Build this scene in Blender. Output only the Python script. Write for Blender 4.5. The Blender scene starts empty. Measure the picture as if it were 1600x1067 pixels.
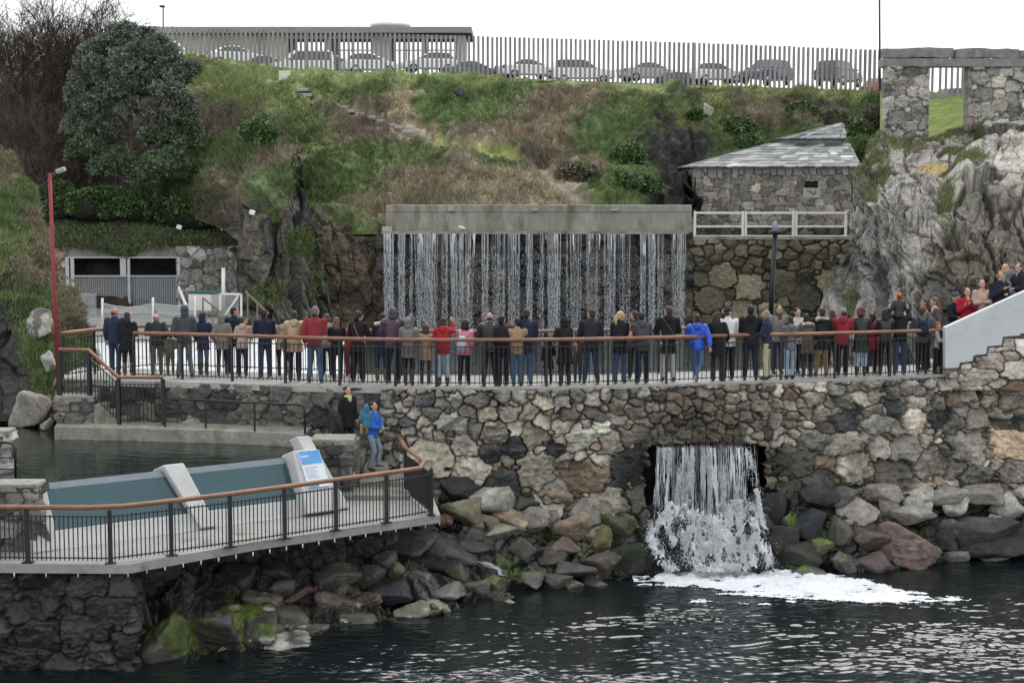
import bpy, bmesh, math, random
import numpy as np
from mathutils import Vector, Matrix
S = bpy.context.scene
C = S.collection
R = math.radians
rng = np.random.default_rng(7)
random.seed(11)

# ------------------------------------------------------------- camera
F = 2640.0                      # focal length in pixels of a 1600 px wide picture
PITCH = R(5.47)
ZC = 9.2                        # eye height above the harbour water
cam = bpy.data.cameras.new('camera')
cam.sensor_width = 36.0
cam.lens = F / 1600.0 * 36.0
cam.clip_start = 0.5
cam.clip_end = 2000.0
camo = bpy.data.objects.new('camera', cam)
C.objects.link(camo)
camo.location = (0, 0, ZC)
camo.rotation_euler = (R(90) - PITCH, 0, 0)
S.camera = camo

# ------------------------------------------------------------- sky and sun (overcast)
SUN_EL, SUN_AZ = 52.0, 20.0    # degrees; brightest part of the cloud cover, ahead of the camera and to its right
W = bpy.data.worlds.new('World')
S.world = W
W.use_nodes = True
nt = W.node_tree
bg = nt.nodes['Background']
sky = nt.nodes.new('ShaderNodeTexSky')
sky.sky_type = 'NISHITA'
sky.sun_disc = False
sky.sun_elevation = R(SUN_EL)
sky.sun_rotation = R(SUN_AZ)
mx = nt.nodes.new('ShaderNodeMix')
mx.data_type = 'RGBA'
mx.inputs[0].default_value = 0.86
nt.links.new(sky.outputs[0], mx.inputs[6])
mx.inputs[7].default_value = (10.2, 10.35, 10.6, 1)     # even cloud cover
nt.links.new(mx.outputs[2], bg.inputs[0])
bg.inputs[1].default_value = 0.105
sl = bpy.data.lights.new('sun', 'SUN')
sl.energy = 1.5
sl.angle = R(32)
sl.color = (1.0, 0.97, 0.93)
so = bpy.data.objects.new('sun', sl)
C.objects.link(so)
so.rotation_euler = (R(90 - SUN_EL), 0, R(180 - SUN_AZ))      # azimuth clockwise from +Y
S.view_settings.view_transform = 'Standard'
S.view_settings.look = 'None'
S.view_settings.gamma = 1.0
S.view_settings.use_curve_mapping = False
S.view_settings.exposure = 0.54

# ------------------------------------------------------------- from a picture point to a place
cp, sp = math.cos(PITCH), math.sin(PITCH)
def P(u, v, Y):
    """point at distance Y (world y) seen at (u, v); works on arrays"""
    xc = (np.asarray(u, float) - 800.0) / F
    yc = -(np.asarray(v, float) - 533.5) / F
    t = np.asarray(Y, float) / (cp + yc * sp)
    return np.stack(np.broadcast_arrays(xc * t, np.asarray(Y, float) + 0 * t, ZC + t * (-sp + yc * cp)), -1)
def G(u, v, z):
    """point on the level z seen at (u, v)"""
    yc = -(v - 533.5) / F
    s = (-sp + yc * cp) / (cp + yc * sp)
    return P(u, v, (z - ZC) / s)
def VZ(v, Y):
    return float(P(800, v, Y)[2])
def XU(u, Y):
    return (u - 800.0) / F * Y * 1.002
def proj(p):
    p = np.asarray(p, float)
    d = p[..., 1] * cp - (p[..., 2] - ZC) * sp
    h = p[..., 1] * sp + (p[..., 2] - ZC) * cp
    return 800 + F * p[..., 0] / d, 533.5 - F * h / d

# ------------------------------------------------------------- noise
def _h(ix, iy, iz, s):
    n = (ix.astype(np.int64) * 374761393 + iy.astype(np.int64) * 668265263 + iz.astype(np.int64) * 2147483647 + s * 974711) & 0xffffffff
    n = ((n ^ (n >> 13)) * 1274126177) & 0xffffffff
    n = ((n ^ (n >> 16)) * 2246822519) & 0xffffffff
    return ((n ^ (n >> 15)) & 0xffffff) / float(0xffffff)
def vnoise(p, s=0):
    p = np.asarray(p, float)
    i = np.floor(p).astype(np.int64)
    f = p - i
    f = f * f * f * (f * (f * 6 - 15) + 10)
    r = 0
    for dx in (0, 1):
        wx = f[..., 0] if dx else 1 - f[..., 0]
        for dy in (0, 1):
            wy = f[..., 1] if dy else 1 - f[..., 1]
            for dz in (0, 1):
                wz = f[..., 2] if dz else 1 - f[..., 2]
                r = r + wx * wy * wz * _h(i[..., 0] + dx, i[..., 1] + dy, i[..., 2] + dz, s)
    return r * 2 - 1
def fbm(p, o=4, s=0, g=0.5):
    a, r, q = 1.0, 0, np.asarray(p, float)
    for k in range(o):
        r = r + a * vnoise(q, s + k)
        a *= g
        q = q * 2.03 + 17.1
    return r
def ridged(p, o=4, s=0):
    a, r, q = 1.0, 0, np.asarray(p, float)
    for k in range(o):
        r = r + a * (1 - 2 * np.abs(vnoise(q, s + k)))
        a *= 0.5
        q = q * 2.1 + 9.7
    return r
def facet(p, seed=0):
    """broken-rock cells on a plane: edge distance, three random numbers per cell, local offsets"""
    p = np.asarray(p, float); i0 = np.floor(p); sh = p.shape[:-1]
    F1 = np.full(sh, 9.); F2 = np.full(sh, 9.); H = [np.zeros(sh) for _ in range(3)]; D = [np.zeros(sh), np.zeros(sh)]
    z = np.zeros(sh)
    for a in (-1, 0, 1):
        for b in (-1, 0, 1):
            cx, cy = i0[..., 0] + a, i0[..., 1] + b
            dx = p[..., 0] - cx - _h(cx, cy, z, seed); dy = p[..., 1] - cy - _h(cx, cy, z, seed + 1)
            d = np.maximum(np.abs(dx + .4 * dy), np.abs(dy - .3 * dx)) * .7 + .45 * np.hypot(dx, dy)
            m = d < F1
            F2 = np.where(m, F1, np.minimum(F2, d)); F1 = np.where(m, d, F1)
            for k in range(3): H[k] = np.where(m, _h(cx, cy, z, seed + 2 + k), H[k])
            D[0] = np.where(m, dx, D[0]); D[1] = np.where(m, dy, D[1])
    return F2 - F1, H, D
def broken(V, ang, sx, sz, seed, lv=3, yk=.5, A=.5, B=1.0):
    """angular fractured rock: relief, tone and cracks at several sizes; blocks are drawn out along a slanted direction"""
    c, s = math.cos(ang), math.sin(ang)
    x = V[..., 0] + yk * V[..., 1]
    a = x * c + V[..., 2] * s; b = -x * s + V[..., 2] * c
    w = .18 * fbm(V * .8, 3, seed + 50)
    d = 0; tone = 0; crack = 0; amp = 1.
    for k in range(lv):
        q = np.stack([(a + w) * sx, (b + w * .6) * sz], -1)
        e, H, D = facet(q, seed + 11 * k)
        d = d + amp * (A * (H[0] - .5) + B * ((H[1] - .5) * D[0] + (H[2] - .5) * D[1]) - .12 * (1 - sstep(0, .10, e)))
        tone = tone + (H[2] - .5) * (1., .8, .6, .5)[k]
        crack = np.maximum(crack, (1 - sstep(.0, .11, e)) * (.9, .7, .5, .4)[k])
        sx *= 2.4; sz *= 2.3; amp *= .40
    return d, tone, crack
def sstep(a, b, x):
    t = np.clip((x - a) / (b - a), 0, 1)
    return t * t * (3 - 2 * t)

# ------------------------------------------------------------- materials
MATS = {}
def mat(name, col=(.5, .5, .5), attr=False, rough=.85, n=((3., .25),), bump=None, spec=.3, metal=0., stretch=(1, 1, 1),
        tint=None, wave=None, coat=0., trans=0., sub=None, hue=None):
    """procedural surface: base colour (or the mesh's own colour attribute), broken up by noise, with bump"""
    if name in MATS:
        return MATS[name]
    m = bpy.data.materials.new(name)
    m.use_nodes = True
    t = m.node_tree
    L = t.links.new
    b = t.nodes['Principled BSDF']
    b.inputs['Roughness'].default_value = rough
    b.inputs['Metallic'].default_value = metal
    b.inputs['Specular IOR Level'].default_value = spec
    if coat: b.inputs['Coat Weight'].default_value = coat
    if trans: b.inputs['Transmission Weight'].default_value = trans; b.inputs['IOR'].default_value = 1.02
    tc = t.nodes.new('ShaderNodeTexCoord')
    mp = t.nodes.new('ShaderNodeMapping')
    mp.inputs['Scale'].default_value = stretch
    L(tc.outputs['Object'], mp.inputs[0])
    if attr:
        a = t.nodes.new('ShaderNodeAttribute'); a.attribute_name = 'Col'
        cur = a.outputs['Color']
    else:
        a = t.nodes.new('ShaderNodeRGB'); a.outputs[0].default_value = (*col, 1)
        cur = a.outputs[0]
    def nz(scale, det=4., rgh=.6):
        q = t.nodes.new('ShaderNodeTexNoise')
        q.inputs['Scale'].default_value = scale
        q.inputs['Detail'].default_value = det
        q.inputs['Roughness'].default_value = rgh
        L(mp.outputs[0], q.inputs['Vector'])
        return q
    for sc, am in n:
        q = nz(sc)
        r = t.nodes.new('ShaderNodeMapRange')
        r.inputs['From Min'].default_value = .25; r.inputs['From Max'].default_value = .75
        r.inputs['To Min'].default_value = 1 - am; r.inputs['To Max'].default_value = 1 + am
        L(q.outputs['Fac'], r.inputs['Value'])
        k = t.nodes.new('ShaderNodeVectorMath'); k.operation = 'SCALE'
        L(cur, k.inputs[0]); L(r.outputs[0], k.inputs['Scale'])
        cur = k.outputs[0]
    if tint:                                     # blotches of a second colour: (colour, scale, low, high)
        tl = tint if isinstance(tint, list) else [tint]
        for tcol, sc, lo, hi in tl:
            q = nz(sc, 6., .65)
            r = t.nodes.new('ShaderNodeMapRange'); r.clamp = True
            r.inputs['From Min'].default_value = lo; r.inputs['From Max'].default_value = hi
            L(q.outputs['Fac'], r.inputs['Value'])
            k = t.nodes.new('ShaderNodeMix'); k.data_type = 'RGBA'
            L(r.outputs[0], k.inputs[0]); L(cur, k.inputs[6]); k.inputs[7].default_value = (*tcol, 1)
            cur = k.outputs[2]
    L(cur, b.inputs['Base Color'])
    nrm = None
    bl = [] if bump is None else (bump if isinstance(bump, list) else [bump])
    for sc, st, di in bl:
        q = nz(sc, 5., .65)
        u = t.nodes.new('ShaderNodeBump')
        u.inputs['Strength'].default_value = st; u.inputs['Distance'].default_value = di
        L(q.outputs['Fac'], u.inputs['Height'])
        if nrm: L(nrm, u.inputs['Normal'])
        nrm = u.outputs[0]
    if wave:                                     # stitched ribs: (scale, strength, distance, direction)
        q = t.nodes.new('ShaderNodeTexWave'); q.bands_direction = wave[3]
        q.inputs['Scale'].default_value = wave[0]; q.inputs['Distortion'].default_value = 1.5
        q.inputs['Detail Scale'].default_value = 2.
        L(tc.outputs['Object'], q.inputs['Vector'])
        u = t.nodes.new('ShaderNodeBump')
        u.inputs['Strength'].default_value = wave[1]; u.inputs['Distance'].default_value = wave[2]
        L(q.outputs['Fac'], u.inputs['Height'])
        if nrm: L(nrm, u.inputs['Normal'])
        nrm = u.outputs[0]
    if nrm: L(nrm, b.inputs['Normal'])
    MATS[name] = m
    return m

# ------------------------------------------------------------- meshes and objects
def tag(o, label, cat, group=None):
    o['label'] = label; o['category'] = cat
    if group: o['group'] = group
    return o
def struct(o):
    o['kind'] = 'structure'; return o
def empty(name, loc, label, cat, group=None, rz=0.):
    o = bpy.data.objects.new(name, None)
    o.location = tuple(float(c) for c in loc); o.rotation_euler = (0, 0, rz)
    o.empty_display_size = .2
    C.objects.link(o)
    return tag(o, label, cat, group)
def link(name, me, m, parent=None):
    """meshes are written in place coordinates; here they become relative to their parent or to their own base"""
    o = bpy.data.objects.new(name, me)
    C.objects.link(o)
    if m is not None:
        for q in (m if isinstance(m, (list, tuple)) else [m]):
            me.materials.append(q)
    if parent is not None:
        me.transform(parent_matrix(parent).inverted())
        o.parent = parent
    elif len(me.vertices):
        co = np.empty(len(me.vertices) * 3, np.float32); me.vertices.foreach_get('co', co); co = co.reshape(-1, 3)
        lo, hi = co.min(0), co.max(0)
        b = Vector((float(lo[0] + hi[0]) / 2, float(lo[1] + hi[1]) / 2, float(lo[2])))
        me.transform(Matrix.Translation(-b)); o.location = b
    return o
def npmesh(name, V, Fc, m, parent=None, col=None, smooth=True):
    """V (n,3); Fc (k,3) or (k,4) ints; col (n,3) per-vertex colour"""
    V = np.asarray(V, float)
    Fc = np.asarray(Fc, np.int64)
    me = bpy.data.meshes.new(name)
    k = Fc.shape[1]
    me.vertices.add(len(V)); me.vertices.foreach_set('co', V.astype(np.float32).ravel())
    me.loops.add(Fc.size); me.loops.foreach_set('vertex_index', Fc.astype(np.int32).ravel())
    me.polygons.add(len(Fc))
    me.polygons.foreach_set('loop_start', np.arange(0, Fc.size, k, dtype=np.int32))
    me.polygons.foreach_set('loop_total', np.full(len(Fc), k, np.int32))
    me.polygons.foreach_set('use_smooth', np.full(len(Fc), bool(smooth)))
    if col is not None:
        a = me.color_attributes.new('Col', 'FLOAT_COLOR', 'POINT')
        c = np.ones((len(V), 4), np.float32); c[:, :3] = col
        a.data.foreach_set('color', c.ravel())
    me.update(calc_edges=True)
    return link(name, me, m, parent)
def gridfaces(nu, nv, mask=None):
    a = np.arange(nu * nv).reshape(nu, nv)
    f = np.stack([a[:-1, :-1], a[1:, :-1], a[1:, 1:], a[:-1, 1:]], -1).reshape(-1, 4)
    if mask is not None: f = f[mask.reshape(-1)]
    return f
class MB:
    """collects boxes, bars, tubes and lofts, then links them as one mesh"""
    def __init__(s): s.v = []; s.f = []; s.n = 0; s.sm = []
    def add(s, V, Fc, smooth=False):
        V = [tuple(map(float, q)) for q in V]
        s.v += V; s.f += [tuple(i + s.n for i in q) for q in Fc]; s.sm += [smooth] * len(Fc); s.n += len(V)
    def box(s, c, d, rz=0., M=None, taper=1.):
        x, y, z = d[0] / 2, d[1] / 2, d[2] / 2
        V = [Vector((sx * x * (taper if sz > 0 else 1), sy * y * (taper if sz > 0 else 1), sz * z)) for sx in (-1, 1) for sy in (-1, 1) for sz in (-1, 1)]
        T = Matrix.Translation(Vector(tuple(map(float, c)))) @ (M if M is not None else Matrix.Rotation(rz, 4, 'Z'))
        s.add([T @ q for q in V], [(0, 1, 3, 2), (4, 6, 7, 5), (0, 4, 5, 1), (2, 3, 7, 6), (0, 2, 6, 4), (1, 5, 7, 3)])
    def bar(s, a, b, w, h=None, up=(0, 0, 1)):
        a, b = Vector(tuple(map(float, a))), Vector(tuple(map(float, b))); d = (b - a)
        L = d.length
        if L < 1e-6: return
        d.normalize(); h = h or w
        u = Vector(up)
        if abs(d.dot(u)) > .98: u = Vector((0, 1, 0))
        x = d.cross(u).normalized(); y = x.cross(d)
        V = [p + x * (i * w / 2) + y * (j * h / 2) for p in (a, b) for i, j in ((-1, -1), (1, -1), (1, 1), (-1, 1))]
        s.add(V, [(3, 2, 1, 0), (4, 5, 6, 7), (0, 1, 5, 4), (1, 2, 6, 5), (2, 3, 7, 6), (3, 0, 4, 7)])
    def tube(s, pts, r, n=8, cap=True):
        pts = [Vector(tuple(map(float, p))) for p in pts]
        rr = r if hasattr(r, '__len__') else [r] * len(pts)
        V = []; prev = None
        for i, p in enumerate(pts):
            d = (pts[min(i + 1, len(pts) - 1)] - pts[max(i - 1, 0)])
            if d.length < 1e-9: d = Vector((0, 0, 1))
            d.normalize()
            if prev is None:
                u = Vector((0, 0, 1)) if abs(d.z) < .9 else Vector((1, 0, 0))
                x = d.cross(u).normalized()
            else:
                x = (prev - d * prev.dot(d)).normalized()
            prev = x; y = d.cross(x)
            V += [p + (x * math.cos(2 * math.pi * k / n) + y * math.sin(2 * math.pi * k / n)) * rr[i] for k in range(n)]
        Fc = [(i * n + k, i * n + (k + 1) % n, (i + 1) * n + (k + 1) % n, (i + 1) * n + k) for i in range(len(pts) - 1) for k in range(n)]
        if cap: Fc += [tuple(range(n))[::-1], tuple((len(pts) - 1) * n + k for k in range(n))]
        s.add(V, Fc, True)
    def loft(s, rings, cap=True, smooth=True):
        n = len(rings[0]); V = [q for r in rings for q in r]
        Fc = [(i * n + k, i * n + (k + 1) % n, (i + 1) * n + (k + 1) % n, (i + 1) * n + k) for i in range(len(rings) - 1) for k in range(n)]
        if cap: Fc += [tuple(range(n))[::-1], tuple((len(rings) - 1) * n + k for k in range(n))]
        s.add(V, Fc, smooth)
    def ell(s, c, r, M=None, nu=12, nv=8):
        V = []; c = Vector(tuple(map(float, c)))
        for i in range(nv + 1):
            th = math.pi * i / nv
            for k in range(nu):
                ph = 2 * math.pi * k / nu
                q = Vector((math.sin(th) * math.cos(ph) * r[0], math.sin(th) * math.sin(ph) * r[1], math.cos(th) * r[2]))
                V.append(c + (M @ q if M is not None else q))
        Fc = [(i * nu + k, (i + 1) * nu + k, (i + 1) * nu + (k + 1) % nu, i * nu + (k + 1) % nu) for i in range(nv) for k in range(nu)]
        s.add(V, Fc, True)
    def prism(s, poly, a, b):
        """poly: list of 2-tuples -> functions a(p), b(p) give the two faces"""
        n = len(poly); V = [a(p) for p in poly] + [b(p) for p in poly]
        s.add(V, [tuple(range(n))[::-1], tuple(range(n, 2 * n))] + [(k, (k + 1) % n, n + (k + 1) % n, n + k) for k in range(n)])
    def build(s, name, m, parent=None, bevel=0.):
        me = bpy.data.meshes.new(name)
        me.from_pydata(s.v, [], s.f)
        me.polygons.foreach_set('use_smooth', s.sm)
        me.validate(); me.update()
        bm = bmesh.new(); bm.from_mesh(me); bmesh.ops.recalc_face_normals(bm, faces=bm.faces)
        if bevel: bmesh.ops.bevel(bm, geom=list(bm.edges), offset=bevel, segments=1, affect='EDGES', clamp_overlap=True)
        bm.to_mesh(me); bm.free()
        return link(name, me, m, parent)
def parent_matrix(p):
    m = Matrix.Translation(p.location) @ p.rotation_euler.to_matrix().to_4x4()
    return (parent_matrix(p.parent) @ m) if p.parent else m

# ------------------------------------------------------------- relief ground: a sheet with real depth
def rbf(ctrl):
    c = np.asarray(ctrl, float); p = c[:, :2] / 100.; n = len(p)
    K = np.linalg.norm(p[:, None] - p[None], axis=-1)
    A = np.zeros((n + 3, n + 3)); A[:n, :n] = K; A[:n, n] = 1; A[:n, n + 1:] = p; A[n, :n] = 1; A[n + 1:, :n] = p.T
    w = np.linalg.solve(A + np.eye(n + 3) * 1e-9, np.r_[c[:, 2], 0, 0, 0])
    def f(u, v):
        q = np.stack([np.asarray(u, float) / 100., np.asarray(v, float) / 100.], -1)
        sh = q.shape[:-1]; q = q.reshape(-1, 2); out = np.empty(len(q))
        for i in range(0, len(q), 20000):
            d = np.linalg.norm(q[i:i + 20000, None] - p[None], axis=-1)
            out[i:i + 20000] = d @ w[:n] + w[n] + q[i:i + 20000] @ w[n + 1:]
        return out.reshape(sh)
    return f
def normals(V):
    du = np.gradient(V, axis=0); dv = np.gradient(V, axis=1)
    nn = np.cross(dv, du); nn /= np.linalg.norm(nn, axis=-1, keepdims=True) + 1e-9
    flip = (nn[..., 1] > 0) & (np.abs(nn[..., 2]) < 2)
    nn[nn[..., 1] > 0] *= -1 if False else 1
    # face the viewer
    s = np.sign(-(nn[..., 0] * V[..., 0] + nn[..., 1] * V[..., 1] + nn[..., 2] * (V[..., 2] - ZC)))
    return nn * s[..., None]
def relief(u0, u1, vT, vB, depth, nu, nv):
    u = np.linspace(u0, u1, nu)
    t = np.linspace(0, 1, nv)
    a = np.interp(u, *zip(*vT)); b = np.interp(u, *zip(*vB))
    U = np.repeat(u[:, None], nv, 1); Vv = a[:, None] + (b - a)[:, None] * t[None]
    return P(U, Vv, depth(U, Vv)), U, Vv
# ------------------------------------------------------------- stone walls: fitted stones with joints, one mesh
def pack(Ls, Lt, rmin, rmax, rfun=None, asp=(1.1, 2.0), n=6000, seed=1, tight=.86, powr=1.6, rot=.18):
    g = np.random.default_rng(seed)
    pts = np.zeros((0, 7))
    r = np.sort(rmin + (rmax - rmin) * g.random(n) ** powr)[::-1]
    cs = g.random((n, 2)) * [Ls + .4, Lt + .4] - .2
    cx = np.empty(n); cy = np.empty(n); cr = np.empty(n); ca = np.empty(n); k = 0
    for i in range(n):
        s, t = cs[i]; q = r[i]
        if rfun is not None:
            q = min(q, rfun(s, t))
        a = g.uniform(*asp)
        if k:
            d = np.hypot((cx[:k] - s) / np.sqrt((a + ca[:k]) / 2), cy[:k] - t)
            if (d < (cr[:k] + q) * tight).any(): continue
        cx[k], cy[k], cr[k], ca[k] = s, t, q, a; k += 1
    return np.stack([cx[:k], cy[:k], cr[:k], ca[:k], g.normal(0, rot, k), g.uniform(2.6, 7.5, k)], -1)
def stones(s, t, seeds, seed=1, warp=.05, wsc=3.):
    """per point: edge distance (0 at the joint), stone index, local offsets"""
    sh = s.shape; s = s.ravel(); t = t.ravel(); N = len(s)
    q = np.stack([s * wsc, t * wsc, np.zeros(N)], -1)
    ws = s + warp * fbm(q, 3, seed); wt = t + warp * fbm(q + 31.3, 3, seed + 5)
    F1 = np.full(N, 9e9); F2 = np.full(N, 9e9); ID = np.zeros(N, int)
    c, sn = np.cos(seeds[:, 4]), np.sin(seeds[:, 4])
    order = np.argsort(ws); wss = ws[order]
    for k in range(len(seeds)):
        x0, y0, r, a, _, pw = seeds[k]
        R_ = r * a * 2.6 + .25
        i0, i1 = np.searchsorted(wss, [x0 - R_, x0 + R_])
        idx = order[i0:i1]
        dx, dy = ws[idx] - x0, wt[idx] - y0
        m = np.abs(dy) < R_
        idx = idx[m]; dx = dx[m]; dy = dy[m]
        X = np.abs(dx * c[k] + dy * sn[k]) / math.sqrt(a); Y = np.abs(-dx * sn[k] + dy * c[k]) * math.sqrt(a) ** .5
        d = (X ** pw + Y ** pw) ** (1 / pw) / r
        b = d < F1[idx]
        i_b = idx[b]
        F2[i_b] = F1[i_b]; F1[i_b] = d[b]; ID[i_b] = k
        o = (~b) & (d < F2[idx]); F2[idx[o]] = d[o]
    F2 = np.minimum(F2, F1 + 3)
    e = (F2 - F1) * seeds[ID, 2]
    return e.reshape(sh), ID.reshape(sh), F1.reshape(sh), (ws - seeds[ID, 0]).reshape(sh), (wt - seeds[ID, 1]).reshape(sh)
def palette(ID, cols, wts, seed, jit=.18):
    g = np.random.default_rng(seed)
    n = int(ID.max()) + 1
    cols = np.asarray(cols, float); w = np.asarray(wts, float); w /= w.sum()
    c = cols[g.choice(len(cols), n, p=w)] * np.exp(g.normal(0, jit * 1.25, (n, 1))) * np.exp(g.normal(0, .014, (n, 3)))
    return c[ID]
GRANITE = [(.34, .305, .245), (.285, .26, .215), (.205, .19, .165), (.31, .24, .165), (.055, .055, .056), (.40, .38, .33), (.20, .15, .11)]
GW = [5.5, 5.5, 4, 2.2, 1.1, 2.4, 1.2]
def stone_sheet(V, nrm, s, t, seeds, seed, cols=GRANITE, wts=GW, depth=.10, mortar=(.10, .095, .085), joint=.05, tilt=.25, out=.05,
                warp=.05, jit=.2, extra=None, rough=.012):
    e, ID, F1, dx, dy = stones(s, t, seeds, seed, warp)
    g = np.random.default_rng(seed + 3)
    n = len(seeds)
    up = sstep(0, joint, e)
    tx, ty, oo = g.normal(0, tilt, n), g.normal(0, tilt, n), g.uniform(-out, out, n)
    h = up * (depth + oo[ID] + np.clip(tx[ID] * dx + ty[ID] * dy, -.12, .12)) * np.minimum(1, .45 + seeds[ID, 2] * 2.2)
    h = h + .25 * depth * np.minimum(e / np.maximum(seeds[ID, 2], .05), 1) * up
    q = np.stack([s, t, ID * 7.31], -1)
    h = h + up * rough * (2.4 * ridged(q * [5, 5, 1], 3, seed) + 1.2 * fbm(q * [14, 14, 1], 2, seed + 9))
    c = palette(ID, cols, wts, seed + 4, jit)
    vein = ridged(q * [4, 6, 1] + 50, 3, seed + 2)
    c = c * (1 + .16 * fbm(q * [6, 6, 1], 3, seed + 8) + .10 * vein)[..., None]
    mm = np.asarray(mortar) * (1 + .3 * fbm(np.stack([s * 6, t * 6, 0 * s], -1), 3, seed))[..., None]
    k = sstep(.25, .8, up)[..., None]
    col = mm * (1 - k) + c * k
    if extra is not None: col, h = extra(col, h, ID)
    return V + nrm * h[..., None], np.clip(col, .004, .9), ID, h

M_STONE = mat('stone', attr=True, rough=.9, n=((3.5, .2), (11., .28), (45., .42)), bump=[(9., .55, .05), (32., .6, .02)])
M_WETSTONE = mat('wet_stone', attr=True, rough=.5, n=((3., .25), (9., .32), (40., .35)), bump=[(9., .6, .05), (30., .6, .02)], spec=.5)
M_ROCK = mat('rock', attr=True, rough=.9, n=((1.2, .22), (7., .32), (26., .38)), bump=[(12., .7, .05), (45., .6, .02)])
M_EARTH = mat('turf_earth', attr=True, rough=.95, n=((2., .25), (12., .3)), bump=[(8., .8, .06), (40., .6, .02)], spec=.1)
M_CONC = mat('concrete', (.36, .355, .335), rough=.9, n=((1.2, .12), (9., .14), (60., .12)), bump=[(60., .3, .006)], tint=((.15, .145, .12), 1.7, .56, .75))
M_CONCD = mat('weathered_concrete', (.27, .26, .225), rough=.92, n=((.8, .18), (6., .18), (60., .14)), bump=[(40., .3, .008)], stretch=(1, 1, .35), tint=[((.12, .112, .08), 1.3, .48, .68), ((.40, .39, .36), 3.1, .66, .78)])
M_AGG = mat('exposed_aggregate_concrete', (.46, .46, .45), rough=.9, n=((1.5, .10), (30., .16), (90., .22)), bump=[(70., .3, .006)])
M_BLACK = mat('black_painted_iron', (.012, .012, .014), rough=.42, n=((8., .3),), spec=.5)
M_WOOD = mat('varnished_handrail_wood', (.22, .108, .062), rough=.52, n=((4., .2), (18., .25)), stretch=(.35, .35, 1), bump=[(30., .15, .004)], spec=.45)
M_WHITE = mat('weathered_white_paint', (.66, .66, .63), rough=.7, n=((3., .10), (20., .10)), tint=((.35, .34, .28), 4., .62, .8))

# ------------------------------------------------------------- boulders
def ico(sub):
    bm = bmesh.new(); bmesh.ops.create_icosphere(bm, subdivisions=sub, radius=1.)
    V = np.array([v.co[:] for v in bm.verts]); Fc = np.array([[v.index for v in f.verts] for f in bm.faces]); bm.free()
    return V, Fc
ICO = {k: ico(k) for k in (1, 2, 3, 4, 5)}
def rock_mesh(size, seed, sub=4, planes=9, sharp=75., rough=.045):
    g = np.random.default_rng(seed)
    D, Fc = ICO[sub]
    n = g.normal(size=(planes, 3)); n /= np.linalg.norm(n, axis=1, keepdims=True)
    k = g.uniform(.50, .92, planes)
    c = D @ n.T
    r = np.where(c > .05, k / np.maximum(c, .05), 9.)
    r = np.minimum(r, 1.75)
    r = -np.log(np.exp(-sharp * r).sum(1) + np.exp(-sharp * 1.6)) / sharp
    V = D * r[:, None]
    V = V * (1 + rough * ridged(V * 2.2 + seed * 3.1, 4, seed) + .5 * rough * fbm(V * 7 + seed, 3, seed + 3))[:, None]
    lo, hi = V.min(0), V.max(0); V = (V - (lo + hi) / 2) / (hi - lo) * 2
    V = V + .022 * ridged(V * 5 + seed, 3, seed + 8)[:, None] * D
    return V * np.asarray(size) / 2., Fc
def boulder(u, v, wpx, hpx, Y, col, label, group=None, seed=0, tilt=0., moss=0., sub=4, dep=.8, mcol=(.07, .10, .02), wet=False, barn=0., planes=10):
    """a boulder seen at picture point (u, v) (its middle), at distance Y"""
    k = Y / F
    w, h = wpx * k, hpx * k
    V, Fc = rock_mesh((w * 1.08, w * dep * 1.1, h * 1.12), seed, sub, planes)
    a = R(tilt); ca, sa = math.cos(a), math.sin(a)
    V = V @ np.array([[ca, 0, -sa], [0, 1, 0], [sa, 0, ca]])
    g = np.random.default_rng(seed + 77)
    c = np.asarray(col) * np.exp(g.normal(0, .08)) * (1 + .35 * fbm(V * 3 + seed, 4, seed + 1) + .16 * ridged(V * 5, 3, seed))[:, None]
    if moss or barn:
        nz = V[:, 2] / (h / 2)
        if moss:
            q = sstep(.0, .35, moss - 1 + .55 * nz + .8 * fbm(V * 2.3 + seed, 4, seed + 5))[:, None]
            c = c * (1 - q) + np.asarray(mcol) * (1 + .35 * fbm(V * 6, 3, seed))[:, None] * q
        if barn:
            q = sstep(.1, .4, barn - 1 + .9 * fbm(V * 4 + seed, 5, seed + 6) - .2 * nz + .35)[:, None]
            c = c * (1 - q) + np.array([.42, .40, .35]) * q
    p = P(u, v, Y)
    o = npmesh('boulder', V + p, Fc, M_WETSTONE if wet else M_STONE, None, np.clip(c, .004, .8))
    return tag(o, label, 'boulder', group)
# ============================================================= WATER
ZB, ZD, ZL, ZP, ZQ = 4.30, 2.10, 3.30, 3.00, 3.20      # bridge walk, lower deck, ledge, left pool, seal pool
def water_mat(name, base, rough, layers, foamy=False):
    m = bpy.data.materials.new(name); m.use_nodes = True
    t = m.node_tree; L = t.links.new; b = t.nodes['Principled BSDF']
    b.inputs['Base Color'].default_value = (*base, 1)
    b.inputs['Roughness'].default_value = rough
    b.inputs['IOR'].default_value = 1.333
    b.inputs['Specular IOR Level'].default_value = .5
    tc = t.nodes.new('ShaderNodeTexCoord'); nrm = None
    for (sx, sy, sc, st, di) in layers:
        mp = t.nodes.new('ShaderNodeMapping'); mp.inputs['Scale'].default_value = (sx, sy, 1)
        L(tc.outputs['Object'], mp.inputs[0])
        q = t.nodes.new('ShaderNodeTexNoise'); q.inputs['Scale'].default_value = sc
        q.inputs['Detail'].default_value = 2.5; q.inputs['Roughness'].default_value = .5
        L(mp.outputs[0], q.inputs['Vector'])
        u = t.nodes.new('ShaderNodeBump'); u.inputs['Strength'].default_value = st; u.inputs['Distance'].default_value = di
        L(q.outputs['Fac'], u.inputs['Height'])
        if nrm: L(nrm, u.inputs['Normal'])
        nrm = u.outputs[0]
    L(nrm, b.inputs['Normal'])
    return m
M_SEA = water_mat('harbour_water', (.006, .010, .011), .03, [(1., 2.4, 9., .8, .006)])
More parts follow.
